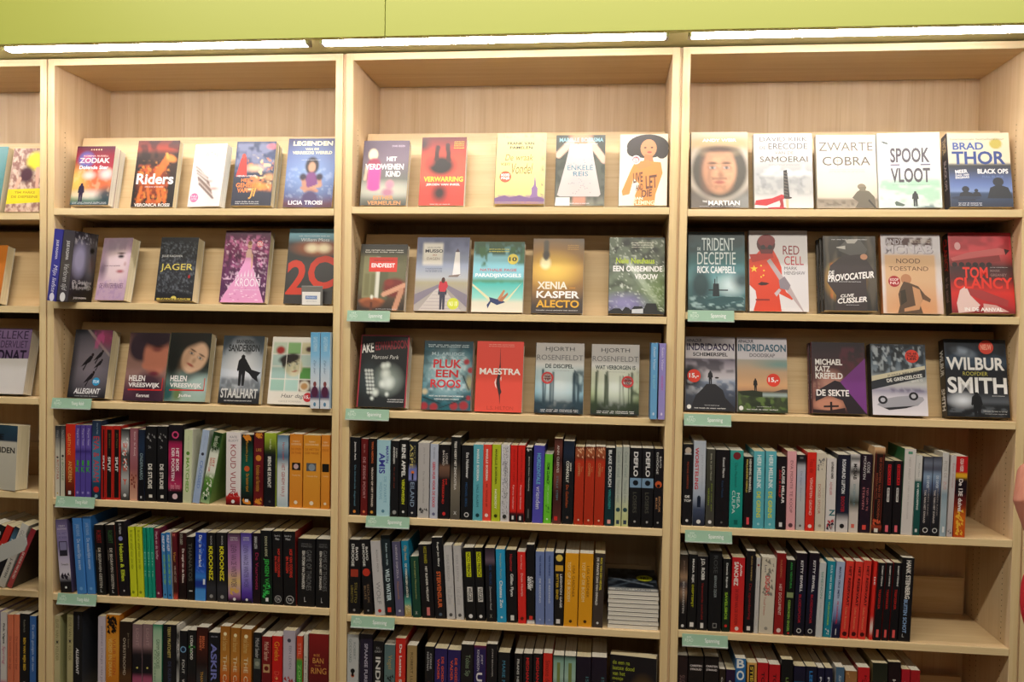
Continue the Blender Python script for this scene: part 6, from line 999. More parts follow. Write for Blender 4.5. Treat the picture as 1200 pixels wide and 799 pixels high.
def p(cv, L):
    cv.g((0,'c8c4c4'),(.3,'d8d4d4'),(1,'e0dcdc'))
    L.poly([(.0,.36),(.12,.3),(.18,.25),(.42,.25),(.5,.36),(.55,.46),(.56,.6),(.62,.76),(.75,.83),(.72,.86),(.5,.78),(.54,1),(.06,1),(.12,.85),(.1,.75),(0,.68)],'d8401f'); L.poly([(.0,.3),(.4,.28),(.42,.34),(.05,.4)],'b83020')
    L.ell(.29,.17,.16,.12,'4a1414',20); L.ell(.3,.13,.15,.08,'7a2020',18); L.ell(.36,.21,.04,.03,'1a0c10',12); L.ell(.24,.21,.04,.03,'1a0c10',12); L.poly([(.18,.24),(.42,.24),(.4,.29),(.2,.29)],'6a1c1c')
    L.poly([(.3,.38),(.36,.35),(.6,.6),(.68,.68),(.92,1),(.9,1),(.62,.74),(.55,.66)],'b8a8a8'); L.poly([(.5,.62),(.6,.57),(.7,.68),(.66,.74),(.52,.72)],'8a8088'); L.poly([(.42,.78),(.5,.72),(.54,.74),(.46,.82)],'c8b8b8')
    a = [(math.pi/5*i-.5*math.pi, .07 if i % 2 == 0 else .028) for i in range(10)]; L.poly([(.08+r*math.cos(t)*1,.48+r*math.sin(t)*.68) for t, r in a],'f0c830')
    for x,y in ((.2,.44),(.25,.5),(.24,.56),(.2,.58)): L.ell(x,y,.015,.01,'f0c830',8)
    L.poly([(.14,.67),(.2,.64),(.3,.65),(.34,.66),(.28,.68),(.2,.685)],'3a1410'); L.poly([(.1,.85),(.34,.85),(.34,.87),(.1,.87)],'8a2418')
    L.text('RED',.58,.19,.86,.3,'8a1c28',''); L.text('CELL',.6,.32,.93,.43,'c02c38',''); L.text('MARK',.6,.45,.82,.49,'5a5458',''); L.text('HENSHAW',.6,.505,.95,.55,'5a5458','')
display(3,2,878.3,948,270,.022,'white cover with a red soldier silhouette and yellow star',p,'d0cccc','8a8484','3a1c1c',sp='RED CELL~a03038~.1~.5;HENSHAW~333~.55~.85',white=True)
def p(cv, L):
    cv.g((0,'3a3630'),(1,'2c2824')); cv.n('6a6050',9,3,.6,.5,4,.2); cv.n('1a1816',14,3,.7,.5,9,.2)
    L.poly([(.12,.4),(.4,.25),(.7,.25),(.85,.35),(.98,.5),(.96,.56),(.8,.55),(.8,1),(.2,1),(.22,.8),(.05,.62)],'3a3030'); cv.e(.4,.6,.3,.22,'d8a030',.5); cv.n('e86a20',8,10,.9,.5,6,.2,(.1,.35,.75,.85)); cv.n('8aa030',6,8,.8,.55,12,.2,(.05,.35,.45,.65)); cv.e(.5,.5,.12,.1,'141014',.3)
    L.v=0
    for q,c_ in (([(.28,.16),(.45,.05),(.72,.06),(.84,.18),(.8,.24),(.5,.26),(.3,.2)],'5a5854'),([(.25,.15),(.42,.13),(.42,.18),(.25,.16)],'c8c4bc'),([(.42,.05),(.68,.04),(.6,.1),(.46,.1)],'b8b4ac')): L.poly(q,c_)
    L.ell(.77,.28,.07,.04,'c89070',12)
    L.text('DE',.08,.47,.2,.52,'f4f0ea','bi',6); L.text('PROVOCATEUR',.06,.5,.95,.59,'f8f4ee','bi',6); L.text('CLIVE',.3,.78,.56,.82,'f0ece4','bi',5); L.text('CUSSLER',.24,.825,.8,.895,'f8f4ee','bi',5); small(L,.15,.04,.85,.06,'ddd'); small(L,.1,.61,.7,.63,'ddd'); small(L,.4,.92,.65,.935,'ddd')
display(3,2,966.5,1029,276.5,.0145,'dark wood cover with a man in a hat made of flames',p,'3a3630','221e1c','2a2622',n=3,dxc=-.004,sp='PROVOCATEUR~c8c4bc~.35~.85~.3~.7~b;CUSSLER~8a8680~.05~.3~.3~.7~b')
def p(cv, L):
    cv.g((0,'c8c4c8'),(.24,'d0ccd0'),(1,'e8e0dc')); cv.r(.05,.26,.9,1,'d8b088',1,.03); cv.e(.5,.45,.5,.16,'d0a878',.8,.5); cv.e(.6,.95,.5,.2,'d89058',.8,.7); cv.r(.08,.04,.86,.15,'4a2c28',1,.02); cv.n('d8d4d4',14,20,.6,.6,5,.1,(.0,.0,1,.24))
    L.text('ANDY',.08,.06,.38,.13,'b0aab0','b'); L.text('MCNAB',.06,.14,.88,.25,'7a7078','b'); L.text('MCNAB',.05,.135,.87,.245,'ccc6cc','b'); L.text('NOOD',.25,.31,.65,.37,'5a3c28',''); L.text('TOESTAND',.12,.41,.78,.465,'5a3c28','')
    L.ell(.4,.57,.09,.065,'b88058',16); L.poly([(.36,.6),(.46,.62),(.6,.66),(.7,.76),(.62,.9),(.66,1),(.24,1),(.28,.9),(.26,.76),(.3,.68)],'5a4432'); L.poly([(.5,.66),(.62,.7),(.66,.82),(.6,.95),(.35,.98),(.35,.94),(.54,.9),(.52,.78)],'c89468'); L.poly([(.3,.72),(.38,.7),(.4,.85),(.3,.9)],'3a3020'); L.poly([(.68,.75),(.8,.82),(.78,.86),(.66,.82)],'6a4c34'); small(L,.5,.07,.84,.11,'d8c8b8',2)
display(3,2,1035,1106,274.5,.022,'white bordered cover with a crouching soldier, reading Nood toestand',p,'d8d4d8','a86a38','7a4a28',stickers=[(.2,.6,.1,'a82428','KOOP/NU','f0d0c8')],white=True)
def p(cv, L):
    cv.g((0,'b82834'),(.12,'c83440'),(.25,'d84a50'),(.38,'8a2c30'),(.43,'3a2426'),(.58,'5a2222'),(.75,'d82c24'),(.9,'b8262a'),(1,'7a1a1e')); cv.n('8a1820',5,10,.6,.5,4,.2,(0,0,1,.25))
    L.poly([(.02,.32),(.3,.25),(.8,.19),(.96,.22),(.9,.27),(.5,.3),(.05,.36)],'c86060'); L.poly([(.88,.2),(.97,.22),(.9,.28)],'3a1c20'); L.poly([(.02,.36),(.8,.28),(.82,.36),(.02,.42)],'8a2c2c')
    for i in range(6): L.ell(.08+i*.11,.4,.045,.03,'2a1a1c',12)
    L.poly([(.08,.88),(.14,.72),(.24,.66),(.3,.78),(.45,.9),(.35,.98),(.1,1)],'e8c8c0'); L.poly([(.26,.7),(.5,.72),(.9,.84),(.88,.92),(.5,.84),(.3,.78)],'a83838'); L.poly([(.5,.88),(.7,.9),(.9,.98),(.5,.99)],'d8a8a0')
    L.ell(.14,.17,.05,.05,'d8a0a0',12); L.text('TOM',.2,.43,.6,.57,'e83424','b'); L.text('CLANCY',.05,.56,.98,.7,'e83424','b'); L.text('IN DE AANVAL',.2,.93,.8,.975,'f8f4f0','b'); L.text('MARK',.64,.46,.8,.49,'8a6a68','b'); L.text('GREANEY',.64,.51,.9,.545,'8a6a68','b'); small(L,.64,.43,.92,.44,'ddd')
display(3,2,1115.5,1190.5,272.5,.036,'red cover with a missile truck and a hand holding a pistol',p,'b82834','1c1416',sp='CLANCY~d02c24~.06~.48~.2~.8~b;In de aanval~c8a0a0~.55~.85')
# --- right bookcase, third display shelf
def indr(L, t2, c1):
    L.text('ARNALDUR',.02,.03,.33,.075,'2c2c3c','b'); L.text('INDRIDASON',.02,.09,.98,.19,c1,'b'); small(L,.18,.955,.8,.98,'e8e8e8'); small(L,.38,.92,.68,.935,'d8d8d8'); L.ell(.07,.95,.045,.03,'f0f0ec',14)
def p(cv, L):
    cv.g((0,'c0bcc4'),(.29,'ccc8cc'),(.3,'6a6474'),(.42,'b0a8b4'),(.56,'d0ccd4'),(.6,'8a98b0'),(.75,'4a5468'),(1,'22222a')); cv.n('2c2834',5,8,.8,.5,4,.15,(0,.28,1,.5)); cv.e(.05,.55,.3,.14,'141418',.3); cv.n('d8dce4',9,20,.5,.55,7,.15,(0,.55,1,.8))
    L.poly([(.1,.98),(.2,.8),(.35,.7),(.42,.64),(.6,.64),(.75,.72),(.8,.82),(.98,.95),(1,1),(.05,1)],'24242a'); cv.n('3a3a40',9,14,.4,.5,9,.2,(0,.6,1,1)); man(L,.5,.46,.18,'1c1c24',1.5,1.1); L.ell(.63,.555,.045,.012,'1c1c24',8)
    L.text('SCHEMERSPEL',.15,.215,.85,.265,'26262c','b'); indr(L,'','33284e')
display(3,3,802.8,862,394,.022,'cover with a man on wet rocks and an orange price sticker, reading Schemerspel',p,'c0bcc4','8a8890',stickers=[(.17,.535,.135,'e8402c','15,-','fff')])
def p(cv, L):
    cv.g((0,'c0bcc4'),(.29,'ccc8cc'),(.3,'a8a498'),(.45,'c8a888'),(.65,'d8a878'),(.72,'b88a68'),(.73,'4a5438'),(1,'2c3822')); cv.e(.9,.36,.4,.06,'6a9a98',.7,.8); cv.n('1c2a18',7,12,.7,.5,4,.2,(0,.72,1,1)); cv.n('7a9a48',10,18,.5,.6,9,.15,(0,.75,1,1)); cv.r(.48,.745,1,.79,'a8b8b8',.9,.03)
    man(L,.36,.55,.18,'1c1818',1.5,.9); L.poly([(0,.73),(.3,.71),(.5,.73),(.5,.8),(.1,.78)],'26301f'); L.poly([(.75,.72),(.9,.69),(1,.69),(1,.73),(.7,.73)],'4a4440')
    L.text('DOODSKAP',.25,.215,.76,.265,'77747a','b'); indr(L,'','2a5a70')
display(3,3,864,923.5,395,.022,'cover with a lone figure on a green moor under orange sky, price sticker',p,'c0bcc4','8a8890',stickers=[(.72,.57,.135,'e8402c','15,-','fff')])
def p(cv, L):
    cv.g((0,'221a20'),(.2,'3a2a30'),(.5,'5a3838'),(.7,'8a5a50'),(1,'3a2226')); cv.n('6a2c3c',8,12,.5,.5,4,.2,(.5,.05,1,.4)); cv.e(.35,.55,.2,.14,'c08a7a',.4,.9); cv.e(.3,.88,.3,.1,'c88a70',.3); cv.n('b8907a',16,24,.7,.5,8,.1,(0,.55,.3,.7))
    L.poly([(1,.22),(1,1),(.52,.56)],'7a3a86'); L.poly([(.42,.54),(.52,.56),(1,1),(.66,1),(.56,.82),(.3,.75),(.05,.84),(.05,.7)],'2a2228'); L.poly([(0,.95),(.3,.96),(.6,.92),(.6,1),(0,1)],'2a1a1c')
    L.poly([(.32,.84),(.36,.84),(.36,1),(.32,1)],'241418'); L.poly([(.2,.895),(.48,.885),(.48,.91),(.2,.92)],'241418')
    L.text('MICHAEL',.06,.24,.57,.325,'f8f4f0','b'); L.text('KATZ',.06,.34,.34,.42,'f8f4f0','b'); L.text('KREFELD',.06,.435,.57,.52,'f8f4f0','b'); L.text('DE SEKTE',.07,.67,.68,.76,'f8f4f0','b')
display(3,3,952.5,1016,400.5,.017,'black and purple cover with a cross, reading De Sekte',p,'2c2228','5a2c38','3a2028',n=2,dxc=-.003,sp='DE SEKTE~d8c8c8~.45~.8~.3~.7~b;KREFELD~b8a0a0~.05~.25')
def p(cv, L):
    cv.g((0,'2c3038'),(.25,'5a6a78'),(.4,'8a98a4'),(.56,'c8c8c4'),(.66,'a09cb0'),(.75,'d8d4dc'),(1,'ece8ee')); cv.n('1c2024',12,9,.8,.52,4,.1,(-.1,-.1,1,.45)); cv.n('d8e4ec',18,14,.5,.66,12,.08,(0,0,1,.4)); cv.n('5a5470',20,18,.7,.45,6,.2,(.3,.6,1,.7))
    L.poly([(0,.46),(.98,.3),(.98,.35),(0,.53)],'dcd4b8'); L.poly([(0,.53),(.98,.35),(.98,.46),(.0,.65)],'30343a')
    L.poly([(.08,.86),(.2,.78),(.45,.74),(.7,.72),(.92,.74),(.94,.78),(.82,.86),(.45,.9),(.2,.9)],'a8a8b0'); L.poly([(.2,.9),(.5,.88),(.78,.86),(.6,.9),(.3,.93)],'26262c'); 
    for x,y in ((.19,.79),(.75,.73)): L.ell(x,y,.085,.058,'1a1a20',18); L.ell(x,y,.045,.031,'c0c0c8',14)
    L.text('JUAN MILLER',.28,.4,.88,.43,'8a8678','b',11); L.text('DE GRENZELOZE',.27,.455,.93,.505,'f4f4f0','b',11); L.text('SERIE Q',.72,.5,.93,.53,'e8e8e4','b',11); L.text('MYSTERIE',.02,.04,.18,.055,'aab','')
display(3,3,1022.5,1088,402.5,.032,'winter cover with an overturned car and a red sticker',p,'3a4048','1c2024','22262a',stickers=[(.75,.17,.125,'e04434','DE 6E/THRIL/LER','3a1010')])
def p(cv, L):
    cv.g((0,'14171e'),(.15,'26303e'),(.3,'3a4c60'),(.4,'1a1e26'),(.7,'2c2e34'),(.8,'5a6068'),(.85,'22262a'),(1,'16181c')); cv.e(.3,.17,.16,.05,'9aa8b8',.6,.8,15); cv.n('0e1014',6,8,.7,.5,5,.2,(0,0,1,.25)); cv.e(.25,.79,.16,.07,'e8eef4',.8,.9); cv.n('8a929a',10,30,.4,.6,9,.1,(0,.85,1,1))
    L.text('WILBUR',.02,.235,.96,.4,'f0f0ee','b'); L.text('SMITH',.02,.49,.98,.7,'f0f0ee','b'); L.text('ROOFDIER',.28,.42,.68,.47,'c8c058',''); man(L,.48,.68,.32,'16181c',1.5,1.1); L.text('Hector Cross is terug!',.58,.91,.96,.935,'d8d8d4',''); small(L,.6,.95,.95,.965,'ccc'); small(L,.73,.72,.93,.735,'eee')
display(3,3,1110.5,1184,397,.036,'dark stormy cover with large white capitals, at the right end of third shelf',p,'1c222c','141416',sp='WILBUR~e8e8e4~.14~.48~.2~.8~b;SMITH~e8e8e4~.64~.92~.2~.8~b',stickers=[(.68,.1,.12,'d04434','NIEUW','f0a890')])
# --- far left bookcase
def p(cv, L):
    cv.g((0,'a88878'),(.5,'c0a090'),(1,'d0b098')); cv.n('8a5a50',12,16,.8,.5,4,.15); cv.n('e8d0b8',14,20,.7,.55,8,.12); cv.e(.68,.2,.24,.14,'e8dc30',.25); cv.e(.48,.42,.2,.13,'4a2430',.3); cv.l(.78,.32,.85,.7,.05,'e0b098'); cv.l(.3,.48,.12,.74,.05,'e0b098')
    L.poly([(0,.65),(1,.63),(1,.85),(0,.88)],'ecdc28'); L.text('TIM PARKS',.2,.68,.8,.715,'b89818','b'); L.text('DE DIEPSEINE',.12,.745,.9,.785,'b89818','b')
display(0,1,5,45.5,174,.02,'yellow and floral cover with a bending child, top shelf at the left edge',p,'c0a090','a88878')
def p(cv, L): cv.g((0,'6a9a98'),(1,'4a8080'))
display(0,1,-52,-1.5,172,.03,'teal book mostly cut off at the left edge, top shelf',p,'5a8c8a','3a6a68')
def p(cv, L): cv.g((0,'d8802c'),(1,'b86a20'))
display(0,2,-55,-.8,287,.03,'orange book mostly cut off at the left edge, second shelf',p,'d8802c','b86a20')
def p(cv, L):
    cv.g((0,'8a7098'),(.46,'7a6288'),(.49,'e8e4e0'),(1,'e4e0dc')); L.text('ELLEKE',.3,.04,.94,.16,'3a2848',''); L.text('NOORDERVLIET',-.1+.12,.19,.95,.3,'3a2848',''); L.text('DONAT',.2,.33,.95,.5,'241830','b'); L.poly([(0,.47),(1,.46),(1,1),(0,1)],'dedad6')
display(0,3,-32,27,384,.035,'mauve book with a broad white paper band, third shelf at the left edge',p,'8a7098','5a4868',white=True)
def p(cv, L):
    cv.g((0,'2c4a5c'),(.24,'24384a'),(.26,'d0ccbc'),(1,'cac6b4')); cv.e(.3,.12,.2,.1,'6a98b0',.3); L.text('DE',.5,.14,.72,.23,'16181c','b'); L.text('WEREVENDEN',.0+.02,.34,.96,.43,'26241f','b'); small(L,.35,.9,.65,.94,'aaa08a')
display(0,4,-38,28,495,.04,'grey white book with a dark blue top band, leaning in the fourth row, far left',p,'cac6b4','8a8878',yaw=math.radians(-12),Y0=.03,lean=math.radians(3))
# two light blue spines at the right end of the third display shelf, left bookcase; two Susan spines in the middle bookcase
def end_spine(c, k, x0, x1, yt, base, texts, front, label, wd=.072, Y=-.012, phi=0, paint=None):
    z = SH[(c,k)]+EZ; XA = xat(x0,Y,z); XB = xat(x1,Y,z); t = XB-XA-.0006; XB = min(XB, SX[(c,'R')]-.0008); t = XB-XA-.0006; h = at((x0+x1)/2, yt, Y)[2]-z
    rt = bpy.data.objects.new('paperback_book', None); col.objects.link(rt); rt['label'] = label; rt['category'] = 'book'; rt['group'] = 'spine-out books standing among the display books'
    rt.matrix_world = Matrix.Translation((XA, Y, z+.0005+t*math.sin(phi))) @ Matrix.Rotation(phi, 4, 'Y') @ Matrix.Translation((t, 0, 0)) @ Matrix.Rotation(math.pi/2, 4, 'Z')
    st = parse_base(base); cv = Canvas(3, 40, 8); cv.g(*st); L = Layer()
    for item in texts.split(';'):
        q = item.strip().split('~')
        if q[0] == '#O': L.ell(.5, float(q[2]), float(q[3]), float(q[3])*t/h*1.6, q[1], 14)
        else: L.down(q[0], float(q[4]), float(q[2]), float(q[5]), float(q[3]), q[1], q[6] if len(q) > 6 else '')
    fc = fl = None
    if paint: fc = Canvas(42, 62, h/wd); fl = Layer(); paint(fc, fl)
    book_parts(rt, wd, h, t, hx(front), hx(st[0][1]), hx(front), True, cv, L, fc, fl)
for a, b, w_ in ((363.2, 374.3, 'left'), (375, 386.2, 'right')):
    end_spine(1,3,a,b,389.5,'6ab0dc@0 8ac4e8@.3 c8dcec@.5 dce4ec@.7 6a5a78@.78 4a3c68@.85 e4e8ee@.9','GAYLE FORMAN~b8dcf0~.06~.25~.3~.75~b;Zijn jaar~5a7898~.36~.55~.3~.6~i;#O~8a4a4a~.68~.18;#O~5a2c48~.78~.36;#O~5a8cb0~.945~.14','b8d4e8','light blue spine with a seated figure, %s of the pair beside Haar dag' % w_)
end_spine(1,2,66.2,79.5,270,'46424a@0 5a5550@.5 46424a@1','JULIE KAGAWA~dcdcdc~.15~.42~.3~.65~b;Verloren tijd~cfcfcf~.48~.85~.2~.8~i;#O~eee~.945~.25','26242a','grey spined book with a black and lilac cover, second from the left side panel',.104,-.043,math.radians(6.5),p_julie)
end_spine(1,2,55,65.6,268.5,'3c3c96@0 4848a8@.5 3a3a90@1','JULIE KAGAWA~e4e4f4~.15~.42~.3~.65~b;Mijn liefste~e8e8f8~.5~.88~.2~.8~i;#O~eef~.945~.28','3a3a90','purple spined book jutting over the shelf edge at the left side panel',.104,-.043,math.radians(6.5))
end_spine(2,3,761.5,769.8,402,'6aa8d8@0 74b0dc@1','Susan Visser~dceaf8~.05~.36~.35~.7~i;DE VLUCHT~a8e0e0~.42~.6~.35~.65;#O~dceaf8~.93~.14','3a80b8','sky blue spine at the end of the third display shelf')
end_spine(2,3,771,780,402.5,'9a90d0@0 a498d8@1','Susan Visser~e8e0f8~.05~.36~.35~.7~i;VERDRIET~c858a8~.42~.62~.35~.65;#O~e8e0f8~.93~.14','8a80c0','lavender spine beside the sky blue one, against the side panel')

# ---------------------------------------------------------------- flat stack, facing book, price card
z = SH[(2,5)]+EZ; Ys = .012; XA = xat(711.5, Ys, z); XB = xat(773, Ys, z); XB = min(XB, SX[(2,'R')]-.004)
zt = at(740, 692, Ys)[2]; nb = 9; tt = (zt-z)/nb
for i in range(nb):
    names = ['lowest', 'second', 'third', 'fourth', 'fifth', 'sixth', 'seventh', 'eighth']
    rt = bpy.data.objects.new('paperback_book', None); col.objects.link(rt)
    rt['label'] = 'dark covered book on top of the flat stack, with a yellow oval' if i == nb-1 else '%s book from the bottom of the flat stack of white-paged books' % names[i]
    rt['category'] = 'book'; rt['group'] = 'flat stack of identical books in the middle bookcase'
    w = XB-XA-.003; d = .19; jx = [.0,.0012,-.0006,.0008,0,.001,-.0004,.0006,-.0008][i]
    t_ = tt-.0005
    V, F = boxVF(0, 0, COV, w, d, t_-COV); 
    wr = []
    c1 = new_obj('page_block', mesh('page_block', V, F, MC.get('stack_paper') or mat('stack_paper', 'd9d6cc', .85, .1)), rt)
    for zz, nm in ((0, 'back_cover'), (t_-COV, 'front_cover')):
        V, F = boxVF(-.0005, -.0008, zz, w+.0005, d, zz+COV); new_obj(nm, mesh(nm, V, F, print_mat, vcol=np.tile(hx('1a2230') if zz else hx('d8d4cc'), (8, 1))), rt)
    if i == nb-1:
        cv = Canvas(30, 30, 1.2); cv.g((0,'10161e'),(1,'18222e')); cv.l(.05,.45,.9,.75,.03,'8a98a8',.8); cv.l(.1,.85,.8,.4,.025,'5a6a7a',.8); cv.n('6a7a8a',9,9,.5,.6,4); cv.r(0,.9,1,1,'dcdcd8',1)
        L = Layer(); L.ell(.76,.42,.17,.14,'c8d030',20); L.text('NU',.68,.36,.84,.48,'2a2c10','b'); L.text('ROBERT LARSEN',.15,.91,.85,.98,'3a4a58','')
        f_ = lambda u, v, q: np.column_stack([w*u, d*(1-v), t_+.0002+q])
        cv.obj('cover_print', f_, rt, print_mat); L.obj('cover_lettering', lambda u, v, q: f_(u, v, q+.0001), rt, print_mat)
    rt.matrix_world = Matrix.Translation((XA+.0015+jx, Ys, z+.0003+i*tt))
# face-out book at the right end of the sixth row, middle bookcase
def p(cv, L):
    cv.g((0,'17151c'),(1,'121014')); cv.e(.72,.55,.2,.2,'8a6a30',.8,.6); cv.e(.62,.45,.08,.06,'b83828',.6,.8); cv.e(.78,.48,.06,.06,'70b0a0',.6,.7); cv.e(.7,.8,.2,.2,'5a3a20',.6,.6)
    for i, s in enumerate(('de een na','laatste dood','van het','meisje','Capone')): L.text(s, .05,.07+i*.075,[.42,.52,.32,.28,.33][i],.125+i*.075,'b8c838','')
z = SH[(2,6)]+EZ; zt = at(712, 767, .012)[2]; w = xat(769.5, .03, z)-xat(712.5, .012, z)
rt = bpy.data.objects.new('paperback_book', None); col.objects.link(rt); rt['label'] = 'black face-out book with yellow green title lines, end of the lowest middle row'; rt['category'] = 'book'; rt['group'] = 'books spine out on the sixth row of the middle bookcase'
rt.matrix_world = Matrix.Translation((xat(712.8, .012, z)+.001, .012, z+.0005)) @ Matrix.Rotation(math.radians(-7), 4, 'Z') @ Matrix.Translation((0, .004, 0))
h = zt-z; w = min(w, .118); cv = Canvas(42, 62, h/w); L = Layer(); p(cv, L); book_parts(rt, w, h, .03, hx('17151c'), hx('17151c'), hx('17151c'), False, None, None, cv, L)
# small price card in front of the 2C book
z = SH[(1,2)]+EZ; XA = xat(353, .003, z); XB = xat(378, .003, z); w = XB-XA
rt = root('price_card', (XA, .001, z+.0004), 'small white card in a grey plastic holder in front of the red 2C', 'card')
box('holder', 0, .0012, 0, w, .0035, .052, mat('grey_clear_plastic', '7c7a74', .25, .6), rt, .0015)
box('card', .003, .0002, .002, w-.006, .0011, .036, mat('white_card', 'eeece6', .6, .3), rt)
L = Layer(); L.poly([(.18,.3),(.82,.3),(.82,.56),(.18,.56)],'5a80c0'); L.text('SPANNEND',.22,.36,.78,.5,'dde8f8','b'); small(L,.2,.7,.8,.78,'999')
L.obj('lettering', lambda u, v, q: np.column_stack([.003+(w-.009)*u, np.full(len(u), 0.0)-q, .002+.034*(1-v)]), rt, matte_mat)
# grey shelf-end tag sticking out on the far left bookcase
P0 = at(-14, 655, -.10); P1 = at(31, 636, -.10); dx = P1[0]-P0[0]; dz = P1[2]-P0[2]
rt = root('shelf_tag', tuple(P0), 'pale grey plastic tag jutting out before the slanting books', 'sign')
hh = .044; V = [(0,0,-hh/2),(dx*.93,0,dz-hh/2),(dx,0,dz-hh*.1),(dx*.96,0,dz+hh/2),(0,0,hh/2)]; n_ = 5; V += [(a, b+.004, c_) for a, b, c_ in V]
F = [tuple(range(n_)), tuple(range(2*n_-1, n_-1, -1))]+[((i+1) % n_, i, n_+i, n_+(i+1) % n_) for i in range(n_)]
new_obj('tag_plate', mesh('tag_plate', V, F, mat('frosted_grey_plastic', 'b4b6b2', .4, .4)), rt)
box('tag_arm', .0, .004, -.004, .006, .105, .004, mat('frosted_grey_plastic'), rt)

# ---------------------------------------------------------------- a customer standing at the right, mostly outside the frame (knuckle and elbow reach in)
person = root('person', (0, 0, 0), 'person in red standing at the right edge, only a knuckle and elbow visible', 'person')
def skin_obj(name, chains, m, parent, mult=1.25, lv=2):
    v = []; e = []; r = []
    for start, pts, rad in chains:           # start: index of the vertex this chain grows from
        prev = start
        for q, rr in zip(pts, rad):
            v.append(tuple(q)); r.append(rr*mult); i = len(v)-1
            if prev is not None: e.append((prev, i))
            prev = i
    me = bpy.data.meshes.new(name); me.from_pydata(v, e, []); o = new_obj(name, me, parent)
    o.modifiers.new('skin', 'SKIN')
    for i, rr in enumerate(r): me.skin_vertices[0].data[i].radius = (rr, rr)
    me.skin_vertices[0].data[0].use_root = True
    s = o.modifiers.new('sub', 'SUBSURF'); s.levels = lv; s.render_levels = lv; me.materials.append(m)
    bpy.context.view_layer.update(); ev = o.evaluated_get(bpy.context.evaluated_depsgraph_get())
    m2 = bpy.data.meshes.new_from_object(ev); o.modifiers.clear(); o.data = m2
    for pl in m2.polygons: pl.use_smooth = True
    return o
def skin_build(nt, b):
    b.inputs['Subsurface Weight'].default_value = .12; b.inputs['Subsurface Radius'].default_value = (.01, .004, .002)
    n = nt.nodes.new('ShaderNodeTexNoise'); n.inputs['Scale'].default_value = 60
    r = nt.nodes.new('ShaderNodeValToRGB'); r.color_ramp.elements[0].color = (*hx('b8705c'), 1); r.color_ramp.elements[1].color = (*hx('cc8c76'), 1)
    nt.links.new(n.outputs['Fac'], r.inputs[0]); nt.links.new(r.outputs[0], b.inputs['Base Color'])
def knit(nt, b):
    n = nt.nodes.new('ShaderNodeTexNoise'); n.inputs['Scale'].default_value = 300; bp = nt.nodes.new('ShaderNodeBump'); bp.inputs['Strength'].default_value = .3
    nt.links.new(n.outputs['Fac'], bp.inputs['Height']); nt.links.new(bp.outputs[0], b.inputs['Normal'])
skin = mat('skin', rough=.55, spec=.35, build=skin_build); red = mat('red_knit', 'b81c28', .85, .2, build=knit)
K = at(1187, 567, -.95)+np.array([.0185, 0, -.004]); EL = at(1200, 741, -1.04)+np.array([.043, 0, 0])
W = K+np.array([.028, -.02, -.085]); BX, BY = .66, -1.17
def k(dx, dy, dz): return K+np.array([dx, dy, dz])
SHL = np.array([BX-.17, BY, 1.37]); SHR = np.array([BX+.17, BY, 1.37]); ELR = np.array([BX+.24, BY-.03, 1.10]); WR = np.array([BX+.20, BY+.12, .90])
body = [(None, [(BX, BY, .95), (BX, BY, 1.10), (BX, BY, 1.26), (BX, BY, 1.40), (BX, BY+.01, 1.47), (BX, BY+.025, 1.55), (BX, BY+.02, 1.64)], [.08, .08, .095, .05, .045, .078, .068]),
        (2, [SHL, EL, W, K+np.array([.012, -.004, -.03]), K], [.04, .034, .022, .021, .019]),        # vertices 7..11
        (2, [SHR, ELR, WR, WR+np.array([0, .03, -.06])], [.04, .034, .022, .024]),                   # 12..15
        (0, [(BX-.09, BY, .88), (BX-.09, BY+.02, .5), (BX-.09, BY, .1)], [.07, .05, .035]),
        (0, [(BX+.09, BY, .88), (BX+.09, BY+.02, .5), (BX+.09, BY, .1)], [.07, .05, .035]),
        (11, [k(.006,.018,.020), k(.022,.035,.022), k(.036,.028,.014)], [.0105, .009, .007]),
        (11, [k(.014,.014,.026), k(.034,.032,.026), k(.046,.022,.018)], [.0085, .008, .0065]),
        (11, [k(.026,.008,.026), k(.044,.024,.026), k(.054,.014,.018)], [.008, .0075, .006]),
        (11, [k(.036,-.002,.020), k(.054,.012,.020), k(.060,.004,.012)], [.007, .0065, .0055]),
        (10, [k(.030,.022,-.012), k(.040,.040,-.002), k(.046,.042,.010)], [.009, .008, .007])]
r_ = WR+np.array([0, .03, -.06])
body += [(15, [r_+np.array([dx, .01, -.03]), r_+np.array([dx*1.2, .03, -.055]), r_+np.array([dx*1.2, .045, -.045])], [.008, .0075, .0065]) for dx in (-.03, -.01, .01, .03)]
body += [(15, [r_+np.array([-.035, .02, .0]), r_+np.array([-.045, .04, -.02])], [.009, .0075])]
skin_obj('body', body, skin, person)
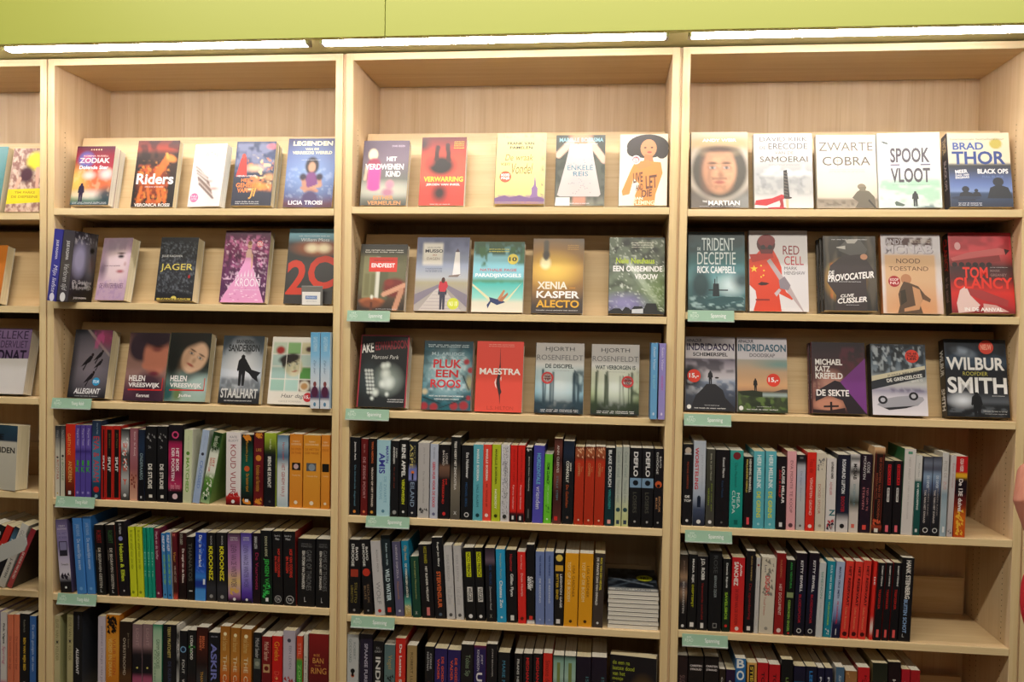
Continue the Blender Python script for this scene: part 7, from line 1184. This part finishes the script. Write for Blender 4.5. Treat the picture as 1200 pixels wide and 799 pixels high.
skin_obj('sweater', [(None, [(BX, BY, .84), (BX, BY, .95), (BX, BY, 1.26), (BX, BY, 1.38), (BX, BY, 1.43)], [.15, .14, .125, .085, .058]),
                     (2, [SHL, EL, W+(EL-W)*.12], [.058, .046, .031]), (2, [SHR, ELR, WR+(ELR-WR)*.12], [.058, .046, .031])], red, person)
skin_obj('trousers', [(None, [(BX, BY, .94), (BX, BY, .88)], [.125, .12]), (1, [(BX-.09, BY, .80), (BX-.09, BY+.02, .5), (BX-.09, BY, .09)], [.085, .066, .055]), (1, [(BX+.09, BY, .80), (BX+.09, BY+.02, .5), (BX+.09, BY, .09)], [.085, .066, .055])], mat('dark_denim', '252c3c', .85, .2), person)
for s in (-1, 1):
    skin_obj('shoe', [(None, [(BX+s*.09, BY-.03, .045), (BX+s*.09, BY+.07, .04), (BX+s*.095, BY+.16, .032)], [.036, .038, .028])], mat('black_leather', '1a1817', .45, .5), person)
    skin_obj('ear', [(None, [(BX+s*.078, BY+.01, 1.575), (BX+s*.082, BY+.012, 1.60)], [.010, .013])], skin, person)
    skin_obj('eye', [(None, [(BX+s*.03, BY+.093, 1.595), (BX+s*.031, BY+.094, 1.595)], [.010, .010])], mat('dark_eye', '2a2018', .2, .5), person, 1.0, 2)
skin_obj('nose', [(None, [(BX, BY+.098, 1.60), (BX, BY+.112, 1.57), (BX, BY+.104, 1.562)], [.008, .011, .009])], skin, person)
skin_obj('mouth', [(None, [(BX-.022, BY+.092, 1.535), (BX, BY+.102, 1.535), (BX+.022, BY+.092, 1.535)], [.005, .007, .005])], mat('lips', 'a85450', .5, .4), person)
skin_obj('hair', [(None, [(BX, BY+.02, 1.685), (BX, BY-.04, 1.64), (BX, BY-.045, 1.55), (BX, BY-.05, 1.47)], [.075, .085, .075, .045]), (1, [(BX-.055, BY+.0, 1.62), (BX-.07, BY-.01, 1.54)], [.045, .03]), (1, [(BX+.055, BY+.0, 1.62), (BX+.07, BY-.01, 1.54)], [.045, .03])], mat('brown_hair', '3a281c', .6, .3), person)
